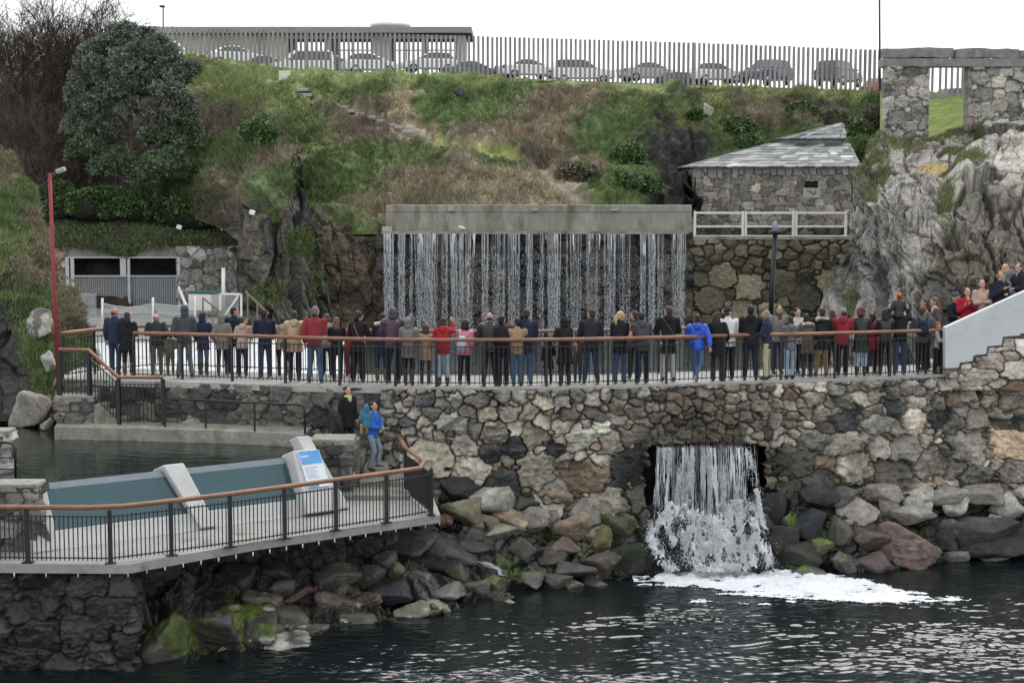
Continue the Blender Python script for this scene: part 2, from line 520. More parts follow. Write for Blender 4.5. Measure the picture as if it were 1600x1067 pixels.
M_POOL = water_mat('pool_water', (.010, .016, .013), .03, [(1., 1.6, 2.2, .5, .03), (1., 2., 8., .5, .006)])
M_SEAL = water_mat('seal_pool_water', (.012, .022, .018), .05, [(1., 1.6, 3., 1., .06), (1., 2., 9., .8, .014)])
# harbour: a large sheet, the near part with real waves
def wave_h(x, y):
    p = np.stack([x, y, 0 * x], -1)
    calm = sstep(41., 31., y + .35 * fbm(p * .25, 3, 3) * 4) * (.45 + .55 * sstep(-8., 2., x))
    patch = .55 + .75 * sstep(-.5, .5, fbm(p * [.22, .6, 1] + 3, 3, 9))
    amp = (.10 + 1.15 * calm) * patch
    q = p * [1, 1, 1] + .3 * vnoise(p * .7, 5)[..., None]
    w = .020 * vnoise(q * [1.2, 2.8, 1] + 5, 21) + .0165 * vnoise(q * [3.4, 9., 1] + 9, 22) + .0082 * vnoise(q * [7.6, 17.5, 1], 23)
    return w * amp
x = np.linspace(-11, 14, 800); y = np.linspace(28.5, 42.5, 800)
X, Y = np.meshgrid(x, y, indexing='ij')
Vw = np.stack([X, Y, wave_h(X, Y)], -1)
struct(npmesh('water', Vw.reshape(-1, 3), gridfaces(800, 800)[:, ::-1], M_SEA))
m = MB()
m.box((0, -85.75, -.06), (400, 228.5, .05)); m.box((-105.5, 35.5, -.06), (189, 14, .05)); m.box((107, 35.5, -.06), (186, 14, .05))
struct(m.build('water_beyond', M_SEA))
# left pool and seal pool
def flat(name, pts, z, m_):
    b = MB(); n = len(pts)
    b.add([(p[0], p[1], z) for p in pts] + [(p[0], p[1], z - .06) for p in pts], [tuple(range(n))] + [(k, n + k, n + (k + 1) % n, (k + 1) % n) for k in range(n)])
    return struct(b.build(name, m_))
flat('seal_pool_water', [(-30, 42.2), (26, 42.2), (26, 66.3), (-30, 66.3)], ZQ, M_SEAL)

# ============================================================= BRIDGE WALL
fe = [(86, 591), (250, 596), (330, 598), (420, 601), (500, 603), (600, 605), (850, 606), (1000, 602.5), (1100, 598.5), (1200, 596), (1300, 593), (1400, 589.5), (1475, 586), (1700, 580)]
FE = np.array([G(u, v, ZB) for u, v in fe])
def along(path, step):
    path = np.asarray(path, float); d = np.r_[0, np.cumsum(np.linalg.norm(np.diff(path[:, :2], axis=0), axis=1))]
    n = max(2, int(d[-1] / step)); s = np.linspace(0, d[-1], n)
    sm = np.stack([np.interp(s, d, path[:, k]) for k in range(path.shape[1])], -1)
    return s, sm
def smooth_path(p, it=3):
    p = np.asarray(p, float)
    for _ in range(it):
        q = np.empty((len(p) * 2 - 2, p.shape[1])); q[0::2] = p[:-1] * .75 + p[1:] * .25; q[1::2] = p[:-1] * .25 + p[1:] * .75
        p = np.vstack([p[:1], q, p[-1:]])
    return p
FEs = smooth_path(FE, 3)
def front_y(x): return np.interp(x, FEs[:, 0], FEs[:, 1])
def wall_from_path(path, z0, z1, step, batter=0., zfun=None):
    s, p = along(path, step)
    nt_ = max(3, int((z1 - z0) / step)); t = np.linspace(0, z1 - z0, nt_)
    tan = np.gradient(p[:, :2], axis=0); tan /= np.linalg.norm(tan, axis=1, keepdims=True)
    nr = np.stack([tan[:, 1], -tan[:, 0], 0 * tan[:, 0]], -1)
    if nr[len(nr) // 2, 1] > 0: nr = -nr
    V = np.zeros((len(s), nt_, 3)); V[..., 0] = p[:, None, 0]; V[..., 1] = p[:, None, 1]; V[..., 2] = z0 + t[None]
    V = V + nr[:, None] * (batter * (z1 - z0 - t))[None, :, None]
    nn = np.repeat(nr[:, None], nt_, 1)
    ss = np.repeat(s[:, None], nt_, 1); tt = np.repeat(t[None], len(s), 0)
    return V, nn, ss, tt
# left, older and darker part (small dark stones), set a little back, and the main wall with its culvert opening
def px_color_patch(u, v, c, r, n=0): return np.clip(1 - np.hypot((u - c[0]) / r[0], (v - c[1]) / r[1]), 0, 1)
xl = XU(596, 40.0)
pl = FEs[(FEs[:, 0] > -11.4) & (FEs[:, 0] < xl)] + [0, .12, 0]
pl = np.vstack([pl, [xl + .05, front_y(xl) + .12, ZB]])
V, nn, ss, tt = wall_from_path(pl, .8, ZB - .03, .025)
sd = pack(ss.max(), tt.max(), .05, .26, n=5000, seed=41, asp=(1.2, 2.2), powr=1.7)
V2, col, _, _ = stone_sheet(V, nn, ss, tt, sd, 42, [(.13, .125, .115), (.09, .088, .085), (.17, .16, .14), (.21, .19, .16), (.06, .06, .062), (.24, .23, .21)], [4, 4, 3, 2, 2.5, 1], depth=.06, joint=.035, mortar=(.075, .072, .066))
wl = npmesh('stone_wall', V2.reshape(-1, 3), gridfaces(*ss.shape), M_STONE, None, col.reshape(-1, 3))
tag(wl, 'dark small-stoned retaining wall behind the ledge with thin handrail', 'wall')

pr = FEs[FEs[:, 0] > xl]
pr = np.vstack([[xl, front_y(xl), ZB], pr])
V, nn, ss, tt = wall_from_path(pr, -.45, ZB - .03, .023, batter=.07)
U, Vv = proj(V)
def rs(s, t):
    if s < 1.05: return .13                       # lighter small-stone pier at the left end
    q = t / (ZB + .3)
    x_ = s
    near_arch = 6.0 < s < 10.2
    top = .13 if near_arch else .17
    if q > .86: return top
    if near_arch and q > .62: return .12
    return .42 if q < .72 else .26
sd = pack(ss.max(), tt.max(), .055, .42, rs, n=14000, seed=5, asp=(1.05, 2.0), powr=1.75, tight=.84)
arch = (U > 1016) & (U < 1186) & (Vv > 698)
def ex(col, h, ID):
    # cement-smeared strip under the walk edge, damp and weed-stained foot, moss by the culvert
    p = np.stack([ss * 1.1, tt * 1.1, 0 * ss], -1)
    n1 = fbm(p, 4, 71)
    pier = sstep(1.15, .95, ss + .06 * n1)
    col = col * (1 - pier[..., None]) + pier[..., None] * np.clip(col * 1.1 + .055, 0, .5)
    wet = sstep(1.0, .1, tt + .35 * n1)
    col = col * (1 - .72 * wet[..., None])
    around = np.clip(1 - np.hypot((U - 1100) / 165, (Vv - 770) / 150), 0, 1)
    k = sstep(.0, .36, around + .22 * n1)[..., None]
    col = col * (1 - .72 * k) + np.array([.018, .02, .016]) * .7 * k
    mo = sstep(.45, .8, around * 1.1 + .55 * fbm(p * 2.2, 4, 73))[..., None] * sstep(760, 830, Vv)[..., None]
    col = col * (1 - mo * .8) + np.array([.05, .075, .015]) * mo * .8
    tan = sstep(.0, .7, np.clip(1 - np.abs(U - 1095) / 170, 0, 1)) * sstep(715, 640, Vv)
    col = col * (1 - .45 * tan[..., None]) + np.array([.115, .10, .07]) * .45 * tan[..., None]
    return col, h
V2, col, ID, h = stone_sheet(V, nn, ss, tt, sd, 6, depth=.18, joint=.036, mortar=(.115, .107, .09), extra=ex, tilt=.5, warp=.075, jit=.24, rough=.02, out=.075)
# arch ring: a course of stones on edge over the opening
topcurve = 696 - 6 * np.sqrt(np.clip(1 - ((U - 1100) / 90) ** 2, 0, 1)) + 3 * vnoise(np.stack([ss * 9, 0 * ss, 0 * ss], -1), 3)
side = 6 * vnoise(np.stack([tt * 3, 0 * tt, 0 * tt], -1), 8) + 5 * vnoise(np.stack([tt * 8, 0 * tt, 0 * tt], -1), 9)
hole = (U > 1010 + side) & (U < 1192 + side) & (Vv > topcurve)
fm = ~(hole[:-1, :-1] | hole[1:, :-1] | hole[1:, 1:] | hole[:-1, 1:])
mw = npmesh('bridge_wall', V2.reshape(-1, 3), gridfaces(*ss.shape, fm), M_STONE, None, col.reshape(-1, 3))
tag(mw, 'tall rubble granite wall of large mixed stones under the crowded walkway', 'wall')
# voussoirs: stones on edge over the culvert, part of the wall
mb = MB()
us = np.arange(1012, 1180, 10.5)
g = np.random.default_rng(4)
vc = []
for i, u in enumerate(us):
    w = g.uniform(8, 10.2); hh = g.uniform(20, 27)
    Yw = float(front_y(XU(u, 40))) - .02
    vb = 697 - 6 * math.sqrt(max(0, 1 - ((u - 1100) / 92) ** 2))
    M_ = Matrix.Rotation(R((u - 1100) / 92 * 9 + g.normal(0, 3)), 4, 'Y')
    c_ = P(u, vb - hh / 2, Yw)
    a0 = mb.n
    mb.box(c_, (w * .0152, .34, hh * .0152), M=M_)
    vc += [np.array([.14, .12, .09]) * g.uniform(.55, 1.35)] * (mb.n - a0)
o = mb.build('arch_stones', mat('arch_stone', (.15, .13, .10), rough=.9, n=((2.3, .5), (14., .25), (50., .2)), bump=[(20., .6, .03)]), mw, bevel=.018)
# dark culvert behind the opening: floor, back and sides in one wet shell
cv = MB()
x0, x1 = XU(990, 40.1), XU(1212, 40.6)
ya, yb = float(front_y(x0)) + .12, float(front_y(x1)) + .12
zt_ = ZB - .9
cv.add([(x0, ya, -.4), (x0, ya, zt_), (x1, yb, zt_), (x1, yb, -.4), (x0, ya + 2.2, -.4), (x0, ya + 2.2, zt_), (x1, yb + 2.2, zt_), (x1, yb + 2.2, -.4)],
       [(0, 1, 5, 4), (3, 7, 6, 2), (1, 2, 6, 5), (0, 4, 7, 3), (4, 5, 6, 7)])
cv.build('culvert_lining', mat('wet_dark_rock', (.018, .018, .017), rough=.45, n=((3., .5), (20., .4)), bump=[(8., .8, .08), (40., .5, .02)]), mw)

# walkway slab: structure
back = FEs + [0, 2.5, 0]
n = len(FEs)
m = MB()
for (a, b) in ((FEs + [0, .03, 0], back),):
    V = [(*p[:2], ZB) for p in a] + [(*p[:2], ZB) for p in b] + [(*p[:2], ZB - .15) for p in a] + [(*p[:2], ZB - .15) for p in b]
    Fc = []
    for k in range(n - 1):
        Fc += [(k, k + 1, n + k + 1, n + k), (2 * n + k, 3 * n + k, 3 * n + k + 1, 2 * n + k + 1), (k, 2 * n + k, 2 * n + k + 1, k + 1), (n + k, n + k + 1, 3 * n + k + 1, 3 * n + k)]
    m.add(V, Fc)
struct(m.build('walkway', M_CONC))
# back retaining wall of the walkway toward the seal pool
m = MB(); V = [(*p[:2], ZB - .15) for p in back] + [(*p[:2], 2.4) for p in back]
m.add(V, [(k, n + k, n + k + 1, k + 1) for k in range(n - 1)])
tag(m.build('pool_edge_wall', M_CONCD), 'concrete edge wall of the seal pool behind the walkway', 'wall')
# ============================================================= LEDGE, STAIRS, LOWER DECK, TANK WINDOW
def slab(name, pts, z0, z1, m_, parent=None, bevel=0.):
    b = MB(); n = len(pts)
    b.add([(p[0], p[1], z1) for p in pts] + [(p[0], p[1], z0) for p in pts], [tuple(range(n)), tuple(range(n, 2 * n))[::-1]] + [(k, n + k, n + (k + 1) % n, (k + 1) % n) for k in range(n)])
    return b.build(name, m_, parent, bevel)
def xy(u, v, z): p = G(u, v, z); return (float(p[0]), float(p[1]))
M_COPE = mat('weathered_coping', (.25, .245, .215), rough=.9, n=((1.2, .2), (7., .25), (40., .2)), bump=[(7., .7, .04), (40., .4, .01)], tint=[((.11, .115, .05), 1.6, .52, .7), ((.42, .41, .38), 2.6, .6, .75)])
cope = [xy(85, 667, ZL), xy(160, 668, ZL), xy(280, 671, ZL), xy(400, 675, ZL), xy(474, 679, ZL)]
cs, cpts = along([(*p, 0) for p in cope], .06)
g = np.random.default_rng(2)
front = [(p[0], p[1] + .035 * float(vnoise(np.array([p[0] * 3., 0, 0]), 4))) for p in cpts]
struct(slab('ledge', front + [(front[-1][0] + .1, 41.3), (-7, 41.4), (-11.3, 42.2)], 2.3, ZL, M_COPE))
# green weed line at the pool's edge, part of the water's rim
# --- steps from the walkway down to the ledge
st = empty('stone_steps', (XU(150, 41), 41.2, ZL), 'stone steps from walkway down to the pool ledge beside the red pole', 'steps')
def sheet_box(name, x0, x1, y0, y1, z0, z1, seed, m_=M_STONE, parent=None, cols=None, rmax=.2, cap=None, step=.025, mortar=(.10, .097, .09), depth=.06, capm=None):
    """a masonry block: fitted stones on front and both ends, a capped top"""
    parts = []
    path = [(x0, y1, 0), (x0, y0, 0), (x1, y0, 0), (x1, y1, 0)]
    s, p = along(path, step); nt_ = max(3, int((z1 - z0) / step)); t = np.linspace(0, z1 - z0, nt_)
    d1, d2 = y1 - y0, (y1 - y0) + (x1 - x0)
    nr = np.zeros((len(s), 3)); nr[s <= d1] = (-1, 0, 0); nr[(s > d1) & (s < d2)] = (0, -1, 0); nr[s >= d2] = (1, 0, 0)
    V = np.zeros((len(s), nt_, 3)); V[..., 0] = p[:, None, 0]; V[..., 1] = p[:, None, 1]; V[..., 2] = z0 + t[None]
    ss = np.repeat(s[:, None], nt_, 1); tt = np.repeat(t[None], len(s), 0)
    sd = pack(ss.max(), tt.max(), .05, rmax, n=3000, seed=seed)
    V2, col, _, _ = stone_sheet(V, np.repeat(nr[:, None], nt_, 1), ss, tt, sd, seed, depth=depth, joint=.035, mortar=mortar, **({'cols': cols[0], 'wts': cols[1]} if cols else {}))
    o = npmesh(name, V2.reshape(-1, 3), gridfaces(*ss.shape), m_, parent, col.reshape(-1, 3))
    if cap is not None:
        b = MB(); b.box(((x0 + x1) / 2, (y0 + y1) / 2, z1 + cap / 2 - .05), (x1 - x0 + .16, y1 - y0 + .16, cap + .1))
        b.build('coping', capm or M_COPE, o if parent is None else parent, bevel=.02)
    return o
DARKST = ([(.12, .115, .105), (.085, .083, .08), (.17, .16, .145), (.22, .21, .19), (.30, .29, .27)], [4, 3, 3, 2, 1])
xa, xb = XU(86, 40.7), XU(138, 40.7)
sheet_box('landing_base', xa, xb, 40.75, 42.2, 2.7, 3.92, 61, parent=st, cols=DARKST, cap=.06)
for k in range(3):
    x0 = xb + .03 + k * .27
    zz = 3.92 - (k + 1) * .16
    b = MB(); b.box((x0 + .15, 41.5, (2.9 + zz) / 2), (.30, 1.48, zz - 2.9)); b.build('step', M_COPE, st, bevel=.025)
for k in range(2):
    b = MB(); b.box((xb - .45 + .1 * k, 42.15 + .28 * k, 3.98 + .12 * k), (1.5, .3, .12)); b.build('step', M_COPE, st, bevel=.02)

# --- lower deck
dk = [xy(-90, 880, ZD), xy(200, 882, ZD), xy(400, 846, ZD), xy(688, 804, ZD)]
deckpoly = dk + [(dk[-1][0] - .35, 38.4), (-2.2, 40.3), (-5.0, 40.3), xy(480, 795, ZD), xy(88, 852, ZD), xy(-90, 852, ZD)]
deck = slab('deck', deckpoly, ZD - .17, ZD, mat('deck_concrete', (.28, .277, .265), rough=.9, n=((1.1, .16), (8., .14), (50., .14)), bump=[(60., .3, .006)], tint=[((.16, .15, .12), 1.3, .56, .72), ((.27, .16, .09), 1.9, .70, .78)]))
struct(deck)
b = MB()
for k in range(20):
    a = k / 19.
    q = np.array([*dk[1], 0]) * (1 - a) + np.array([*dk[3], 0]) * a
    b.tube([(q[0] - .02, q[1] + .07, ZD - .165), (q[0] - .02, q[1] + .07, ZD - .24)], .014, 6)
for k in range(4):
    q = G(20 + 50 * k, 882, ZD); b.tube([(q[0], q[1] + .07, ZD - .165), (q[0], q[1] + .07, ZD - .25)], .014, 6)
b.build('drip_pipes', M_WHITE, deck)

# --- railings
def railing(name, label, pts, h, parent_z=None, post=(.06, .03), sp=.10, bal=.020, rail_r=.047, wood=True, posts=None, group=None, foot=True, lean=0., top=.17, bot=.10, railz=None):
    pts = [Vector(tuple(map(float, p))) for p in pts]
    o = empty(name, sum(pts, Vector()) / len(pts), label, 'railing', group)
    d = MB(); hz = [p + Vector((0, 0, h)) for p in pts]
    hr = smooth_path([tuple(q) for q in hz], 1) if len(hz) > 4 else [tuple(q) for q in hz]
    d.tube(hr, rail_r, 10); d.build('handrail', M_WOOD if wood else M_BLACK, o)
    for i, p in enumerate(pts):
        if posts is not None and i not in posts: continue
        a = pts[max(i - 1, 0)]; c = pts[min(i + 1, len(pts) - 1)]; t = (c - a); ang = math.atan2(t.y, t.x)
        q = MB(); q.box(p + Vector((0, 0, (h - rail_r) / 2)), (post[1] + .02, post[0], h - rail_r), rz=ang + 1.35)
        if foot: q.box(p + Vector((0, 0, .012)), (.2, .16, .024), rz=ang)
        q.tube([p + Vector((0, 0, h - rail_r - .12)), p + Vector((0, 0, h))], .016, 6)
        q.build('post', M_BLACK, o)
    for i in range(len(pts) - 1):
        a, c = pts[i], pts[i + 1]; L = (c - a).length; n = max(2, int(round(L / sp)))
        q = MB()
        zt, zb_ = Vector((0, 0, h - top)), Vector((0, 0, bot))
        q.bar(a + zt, c + zt, .03, .022); q.bar(a + zb_, c + zb_, .03, .022)
        for k in range(1, n):
            e = a.lerp(c, k / n); q.bar(e + Vector((0, 0, bot - .05)), e + Vector((0, 0, h - top + .03)), bal, bal)
        q.build('baluster_panel', M_BLACK, o)
    return o
railing('deck_railing', 'black railing with wooden handrail along the edge of the lower deck', [G(-90, 878, ZD), G(44, 879, ZD), G(173, 880, ZD), G(268, 868, ZD), G(360, 855, ZD), G(445, 842, ZD), G(525, 829, ZD), G(604, 817, ZD), G(674, 805, ZD), (-2.42, 37.9, ZD)], 1.05, post=(.075, .05), sp=.085, bal=.020)
bx = [(210, 592), (285, 594), (363, 597), (446, 600), (531, 603.5), (618, 605), (682, 606), (757, 606), (854, 605.5), (950, 603.5), (1041, 601), (1131, 597), (1220, 595), (1304, 592.5), (1390, 589.5), (1470, 586)]
bp = [G(u, v - 1.5, ZB) for u, v in bx]
railing('walkway_railing', 'black railing with wooden handrail on the near side of the walkway', bp, 1.12, sp=.115, bal=.018, foot=False)
lft = [Vector((XU(88, 41.2), 41.6, ZB)), Vector((XU(136, 42), 42.6, ZB))]
bk = [np.array([p[0], p[1] + 2.25, ZB]) for p in bp]
bk2 = [np.array(lft[0]), np.array(lft[1])] + bk[0:]
railing('walkway_railing', 'black railing with wooden handrail on the far side of the walkway, behind the crowd', bk2, 1.12, sp=.115, bal=.018, foot=False, rail_r=.05)
railing('stair_railing', 'short black railing with bent wooden handrail beside the stone steps', [(XU(90, 40.75), 40.75, 3.96), (XU(136, 40.75), 40.75, 3.95), (XU(182, 40.45), 40.45, 3.32), (XU(252, 40.4), 40.4, 3.32)], 1.14, post=(.09, .05), sp=.10, bal=.022, foot=False)
# thin ledge handrail: bent tube with wires
lr = [(XU(254, 40.1), 40.1, ZL), (XU(318, 39.9), 39.9, ZL), (XU(395, 39.4), 39.4, ZL), (XU(474, 39.1), 39.1, ZL)]
o = empty('ledge_handrail', (XU(360, 39.7), 39.7, ZL), 'thin black tube handrail along the pool ledge', 'railing')
b = MB(); b.tube([(p[0], p[1], p[2] + .68) for p in lr[:-1]] + [(lr[-1][0] - .1, lr[-1][1], ZL + .68), (lr[-1][0] - .02, lr[-1][1], ZL + .64), (lr[-1][0], lr[-1][1], ZL + .52), lr[-1]], .026, 8); b.build('handrail', M_BLACK, o)
for p in lr[:-1]:
    b = MB(); b.bar(p, (p[0], p[1], p[2] + .68), .045); b.build('post', M_BLACK, o)
for z in (.25, .45):
    b = MB(); b.tube([(p[0], p[1], p[2] + z) for p in lr], .007, 5); b.build('wire', M_BLACK, o)
# little rail at the picture's left edge, on the stone quay corner of the pool
q0 = P(8, 745, 34.0)
qb = sheet_box('pool_corner_wall', XU(-40, 35.6), XU(3, 35.6), 35.6, 36.0, 2.4, VZ(676, 35.6), 71, cols=([(.40, .39, .36), (.30, .29, .27)], [2, 1]), cap=.05, rmax=.3)
tag(qb, 'pale stone corner wall in the pool at the left edge of the picture', 'wall')
o = empty('grab_rail', P(23, 745, 34.2), 'bent black tube rail at the left edge beside the pool', 'railing')
b = MB(); b.tube([P(-30, 690, 34.2), P(10, 691, 34.2), P(20, 693, 34.2), P(23.5, 700, 34.2), P(24.5, 747, 34.2)], .03, 8); b.build('top_rail', M_BLACK, o)
for v in (714, 732):
    b = MB(); b.tube([P(-30, v, 34.2), P(24, v + 1, 34.2)], .016, 6); b.build('cross_bar', M_BLACK, o)

# --- tank window: leaning panes between concrete buttresses
B0, B1 = G(88, 858, ZD), G(498, 801, ZD)
T0, T1 = G(65, 755, 3.25), G(470, 712, 3.25)
e1 = Vector(B1 - B0).normalized(); nw = Vector((e1.y, -e1.x, 0)).normalized(); nw = (nw + Vector((0, 0, .35))).normalized()
def Wp(a, b_, o_=0.): return Vector(tuple((B0 * (1 - a) + B1 * a) * (1 - b_) + (T0 * (1 - a) + T1 * a) * b_)) + nw * o_
def wbox(mb_, a0, a1, b0, b1, o0, o1, a0t=None, a1t=None):
    a0t = a0 if a0t is None else a0t; a1t = a1 if a1t is None else a1t
    V = [Wp(a0, b0, o0), Wp(a1, b0, o0), Wp(a1t, b1, o0), Wp(a0t, b1, o0), Wp(a0, b0, o1), Wp(a1, b0, o1), Wp(a1t, b1, o1), Wp(a0t, b1, o1)]
    mb_.add(V, [(0, 1, 2, 3), (7, 6, 5, 4), (0, 4, 5, 1), (1, 5, 6, 2), (2, 6, 7, 3), (3, 7, 4, 0)])
pw_ = [Wp(a, .78, -.04) for a in (-.25, 0, .5, 1.04, 1.15)]
flat('pool_water', [(-20, 29), (pw_[0].x, pw_[0].y)] + [(q.x, q.y) for q in pw_[1:]] + [(-4.2, 40.2), (-10.5, 41.9), (-14, 44), (-20, 44)], ZP, M_POOL)
tw = empty('tank_window', Wp(.5, 0), 'long leaning dark teal tank window between pale concrete buttresses', 'tank window')
b = MB(); wbox(b, .0, 1.0, -.02, .27, -.5, .06); b.build('kerb', M_AGG, tw, bevel=.012)
M_GLASS = mat('dark_teal_acrylic', (.022, .068, .078), rough=.16, n=((.9, .12), (140., .12)), spec=.5)
M_GLTOP = mat('grey_pane_top', (.16, .19, .21), rough=.3, n=((6., .15), (80., .1)), spec=.5)
for a0, a1, t0, t1 in ((.008, .515, .008, .44), (.575, .925, .515, .93)):
    la, lb = (lambda q: a0 + (t0 - a0) * q), (lambda q: a1 + (t1 - a1) * q)
    b = MB(); wbox(b, la(.265), lb(.265), .265, .90, -.06, 0, la(.9), lb(.9)); w = b.build('window', M_GLASS, tw)
    b = MB(); wbox(b, la(.9), lb(.9), .90, 1.0, -.06, .001, t0, t1); b.build('rim', M_GLTOP, w)  # top of the pane, no separate rim; grey paints the reflection above water
b = MB(); wbox(b, .513, .577, 0, 1.07, -.4, .16, .438, .517); b.build('buttress', M_AGG, tw, bevel=.02)
b = MB(); wbox(b, -.085, .006, -.02, 1.04, -.5, .10); b.build('buttress', M_AGG, tw, bevel=.02)
b = MB(); wbox(b, .92, 1.065, -.02, 1.06, -.2, .32, .94, 1.04); b.build('plinth', M_AGG, tw, bevel=.02)
b = MB(); wbox(b, 1.075, 1.125, .0, 1.32, -.25, .12, .995, 1.05); b.build('sloping_beam', M_AGG, tw, bevel=.02)
ib = empty('information_board', Wp(.985, .35, .36), 'blue and white information panel on the sloping plinth at the end of the tank', 'sign')
def ibox(a0, a1, b0, b1, o0, o1, name, m_, parent=ib):
    b = MB(); wbox(b, a0, a1, b0, b1, o0, o1); return b.build(name, m_, parent)
M_PANEL = mat('panel_white', (.62, .66, .70), rough=.4, n=((5., .08),))
M_PBLUE = mat('panel_blue', (.10, .30, .58), rough=.4, n=((5., .12),))
ibox(.955, 1.045, .40, 1.03, .325, .355, 'panel', M_PANEL)
ibox(.957, 1.043, .80, 1.028, .3555, .358, 'blue_band', M_PBLUE)
ibox(.957, 1.0, .405, .48, .3555, .358, 'blue_picture', mat('panel_picture', (.13, .25, .42), rough=.4, n=((20., .5),)))
mb = MB(); g = np.random.default_rng(8)
a = .962
while a < .992:
    wbox(mb, a, a + .0024, .925, .955, .3585, .360); a += .0036
mb.build('heading', M_WHITE, ib)
mb = MB()
for k in range(6):
    bb = .74 - k * .035
    wbox(mb, .963, 1.02 - g.uniform(0, .02), bb, bb + .010, .3555, .3575)
mb.build('text_lines', mat('grey_print', (.25, .33, .42), rough=.5, n=((9., .1),)), ib)
# --- stone buttress left of the window and stone block right of it
lb = sheet_box('stone_buttress', XU(-60, 31.9), XU(46, 31.9), 31.9, 32.35, ZD, VZ(760, 31.9), 81, cols=DARKST, cap=.06, rmax=.22, depth=.05, capm=M_COPE)
tag(lb, 'rough dark stone buttress at the left end of the tank window', 'wall')
rb = sheet_box('stone_block_wall', XU(488, 37.6), XU(545, 37.6), 37.6, 38.3, ZD, VZ(689, 37.6), 83, cols=([(.16, .155, .145), (.10, .10, .098), (.30, .29, .28), (.06, .06, .06)], [3, 3, 2, 2]), cap=.05, rmax=.16, mortar=(.22, .215, .2))
tag(rb, 'low block of dark stone walling between tank window and lower stairs', 'wall')
b = MB(); b.box((XU(508, 38.6), 38.65, 2.7), (1.5, .6, 1.1)); o = b.build('stair_wall', M_CONCD); tag(o, 'concrete wall side behind the low stone block', 'wall')
# --- lower stairs
ls = empty('lower_stairs', (XU(590, 39), 39, ZD), 'dark stone stairs under the bridge wall where a couple descend', 'steps')
for x0, x1, y0, y1, z in ((XU(486, 39.6), XU(569, 39.6), 38.95, 40.6, 2.80), (XU(569, 39.3), XU(606, 39.3), 38.6, 40.45, 2.58), (XU(560, 38.4), XU(642, 38.4), 38.1, 40.3, 2.36), (XU(524, 37.4), XU(640, 37.4), 37.1, 38.08, 2.22)):
    b = MB(); b.box(((x0 + x1) / 2, (y0 + y1) / 2, (z + 1.9) / 2), (x1 - x0, y1 - y0, z - 1.9)); b.build('step', M_COPE, ls, bevel=.02)
o = empty('stair_rail', (XU(629, 39), 38.6, ZD), 'short sloping wooden handrail at the foot of the lower stairs', 'railing')
b = MB(); b.tube([(-2.42, 37.95, ZD + 1.05), P(622, 681, 39.2)], .055, 10); b.build('handrail', M_WOOD, o)
# --- quay wall under the deck
pth = [(XU(-90, 31.2), 31.25, 0), (XU(190, 31.2), 31.25, 0), (XU(200, 33), 33.6, 0), (XU(420, 36.3), 36.4, 0), (XU(610, 37.3), 37.6, 0), (XU(630, 39), 39.6, 0)]
V, nn, ss, tt = wall_from_path(pth, -.3, ZD - .16, .025)
sd = pack(ss.max(), tt.max(), .07, .30, n=6000, seed=91, asp=(1.1, 2.2))
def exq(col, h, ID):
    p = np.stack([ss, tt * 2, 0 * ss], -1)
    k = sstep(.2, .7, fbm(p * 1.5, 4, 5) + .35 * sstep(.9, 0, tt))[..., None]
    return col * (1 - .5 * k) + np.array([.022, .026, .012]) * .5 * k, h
V2, col, _, _ = stone_sheet(V, nn, ss, tt, sd, 92, [(.030, .030, .031), (.022, .023, .026), (.042, .04, .036), (.015, .015, .016), (.06, .055, .048)], [4, 4, 2.5, 2, .8], depth=.09, joint=.05, mortar=(.013, .013, .012), extra=exq)  # wet stones, coloured darker still to stand in for the deck's shade
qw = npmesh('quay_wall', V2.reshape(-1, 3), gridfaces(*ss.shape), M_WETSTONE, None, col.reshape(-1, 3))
tag(qw, 'weed-stained stone quay wall, its stones painted darker for shade under the lower deck', 'wall')
# weed growing along the foot of the quay wall
# --- stair parapet at the right: white painted wall over a stepped rubble foot
Yp = float(front_y(XU(1478, 42)))
wp_poly = [(1477, 575), (1477, 512), (1600, 456), (1700, 411), (1700, 505), (1600, 521), (1594, 521), (1594, 524), (1567, 526), (1565, 539), (1543, 541), (1541, 553), (1521, 555), (1520, 564), (1500, 566), (1498, 574)]
mb = MB()
mb.prism(wp_poly, lambda p: P(p[0], p[1], Yp - .10), lambda p: P(p[0], p[1], Yp - .10) + np.array([0, .25, 0]))
o = mb.build('stair_parapet', mat('white_painted_wall', (.55, .58, .59), rough=.8, n=((1., .06), (12., .06)), bump=[(30., .25, .006)], tint=[((.24, .23, .20), 9., .70, .76), ((.44, .47, .48), 1.3, .5, .8)]))
tag(o, 'white painted sloping parapet of the stairs at the right edge', 'wall')
pth = [(XU(1479, Yp), Yp - .03, 0), (XU(1760, Yp), Yp - .03, 0)]
V, nn, ss, tt = wall_from_path(pth, ZB - .35, ZB + 1.9, .023)
U, Vv = proj(V)
lim = np.interp(U, [1470, 1498, 1500, 1520, 1521, 1541, 1543, 1565, 1567, 1594, 1600, 1700], [578, 578, 567, 565, 556, 554, 542, 540, 527, 525, 523, 507])
ok = Vv > lim + 1
fm = ok[:-1, :-1] & ok[1:, :-1] & ok[1:, 1:] & ok[:-1, 1:]
sd = pack(ss.max(), tt.max(), .07, .26, n=3000, seed=95, asp=(1.3, 2.6))
V2, col, _, _ = stone_sheet(V, nn, ss, tt, sd, 96, [(.34, .32, .27), (.38, .35, .30), (.25, .22, .18), (.28, .19, .12), (.40, .38, .34)], [4, 4, 2, 1, 2], depth=.09, joint=.045)
o = npmesh('stair_foot_wall', V2.reshape(-1, 3), gridfaces(*ss.shape, fm), M_STONE, None, col.reshape(-1, 3))
tag(o, 'stepped pale rubble foot of the stairs under the white parapet', 'wall')
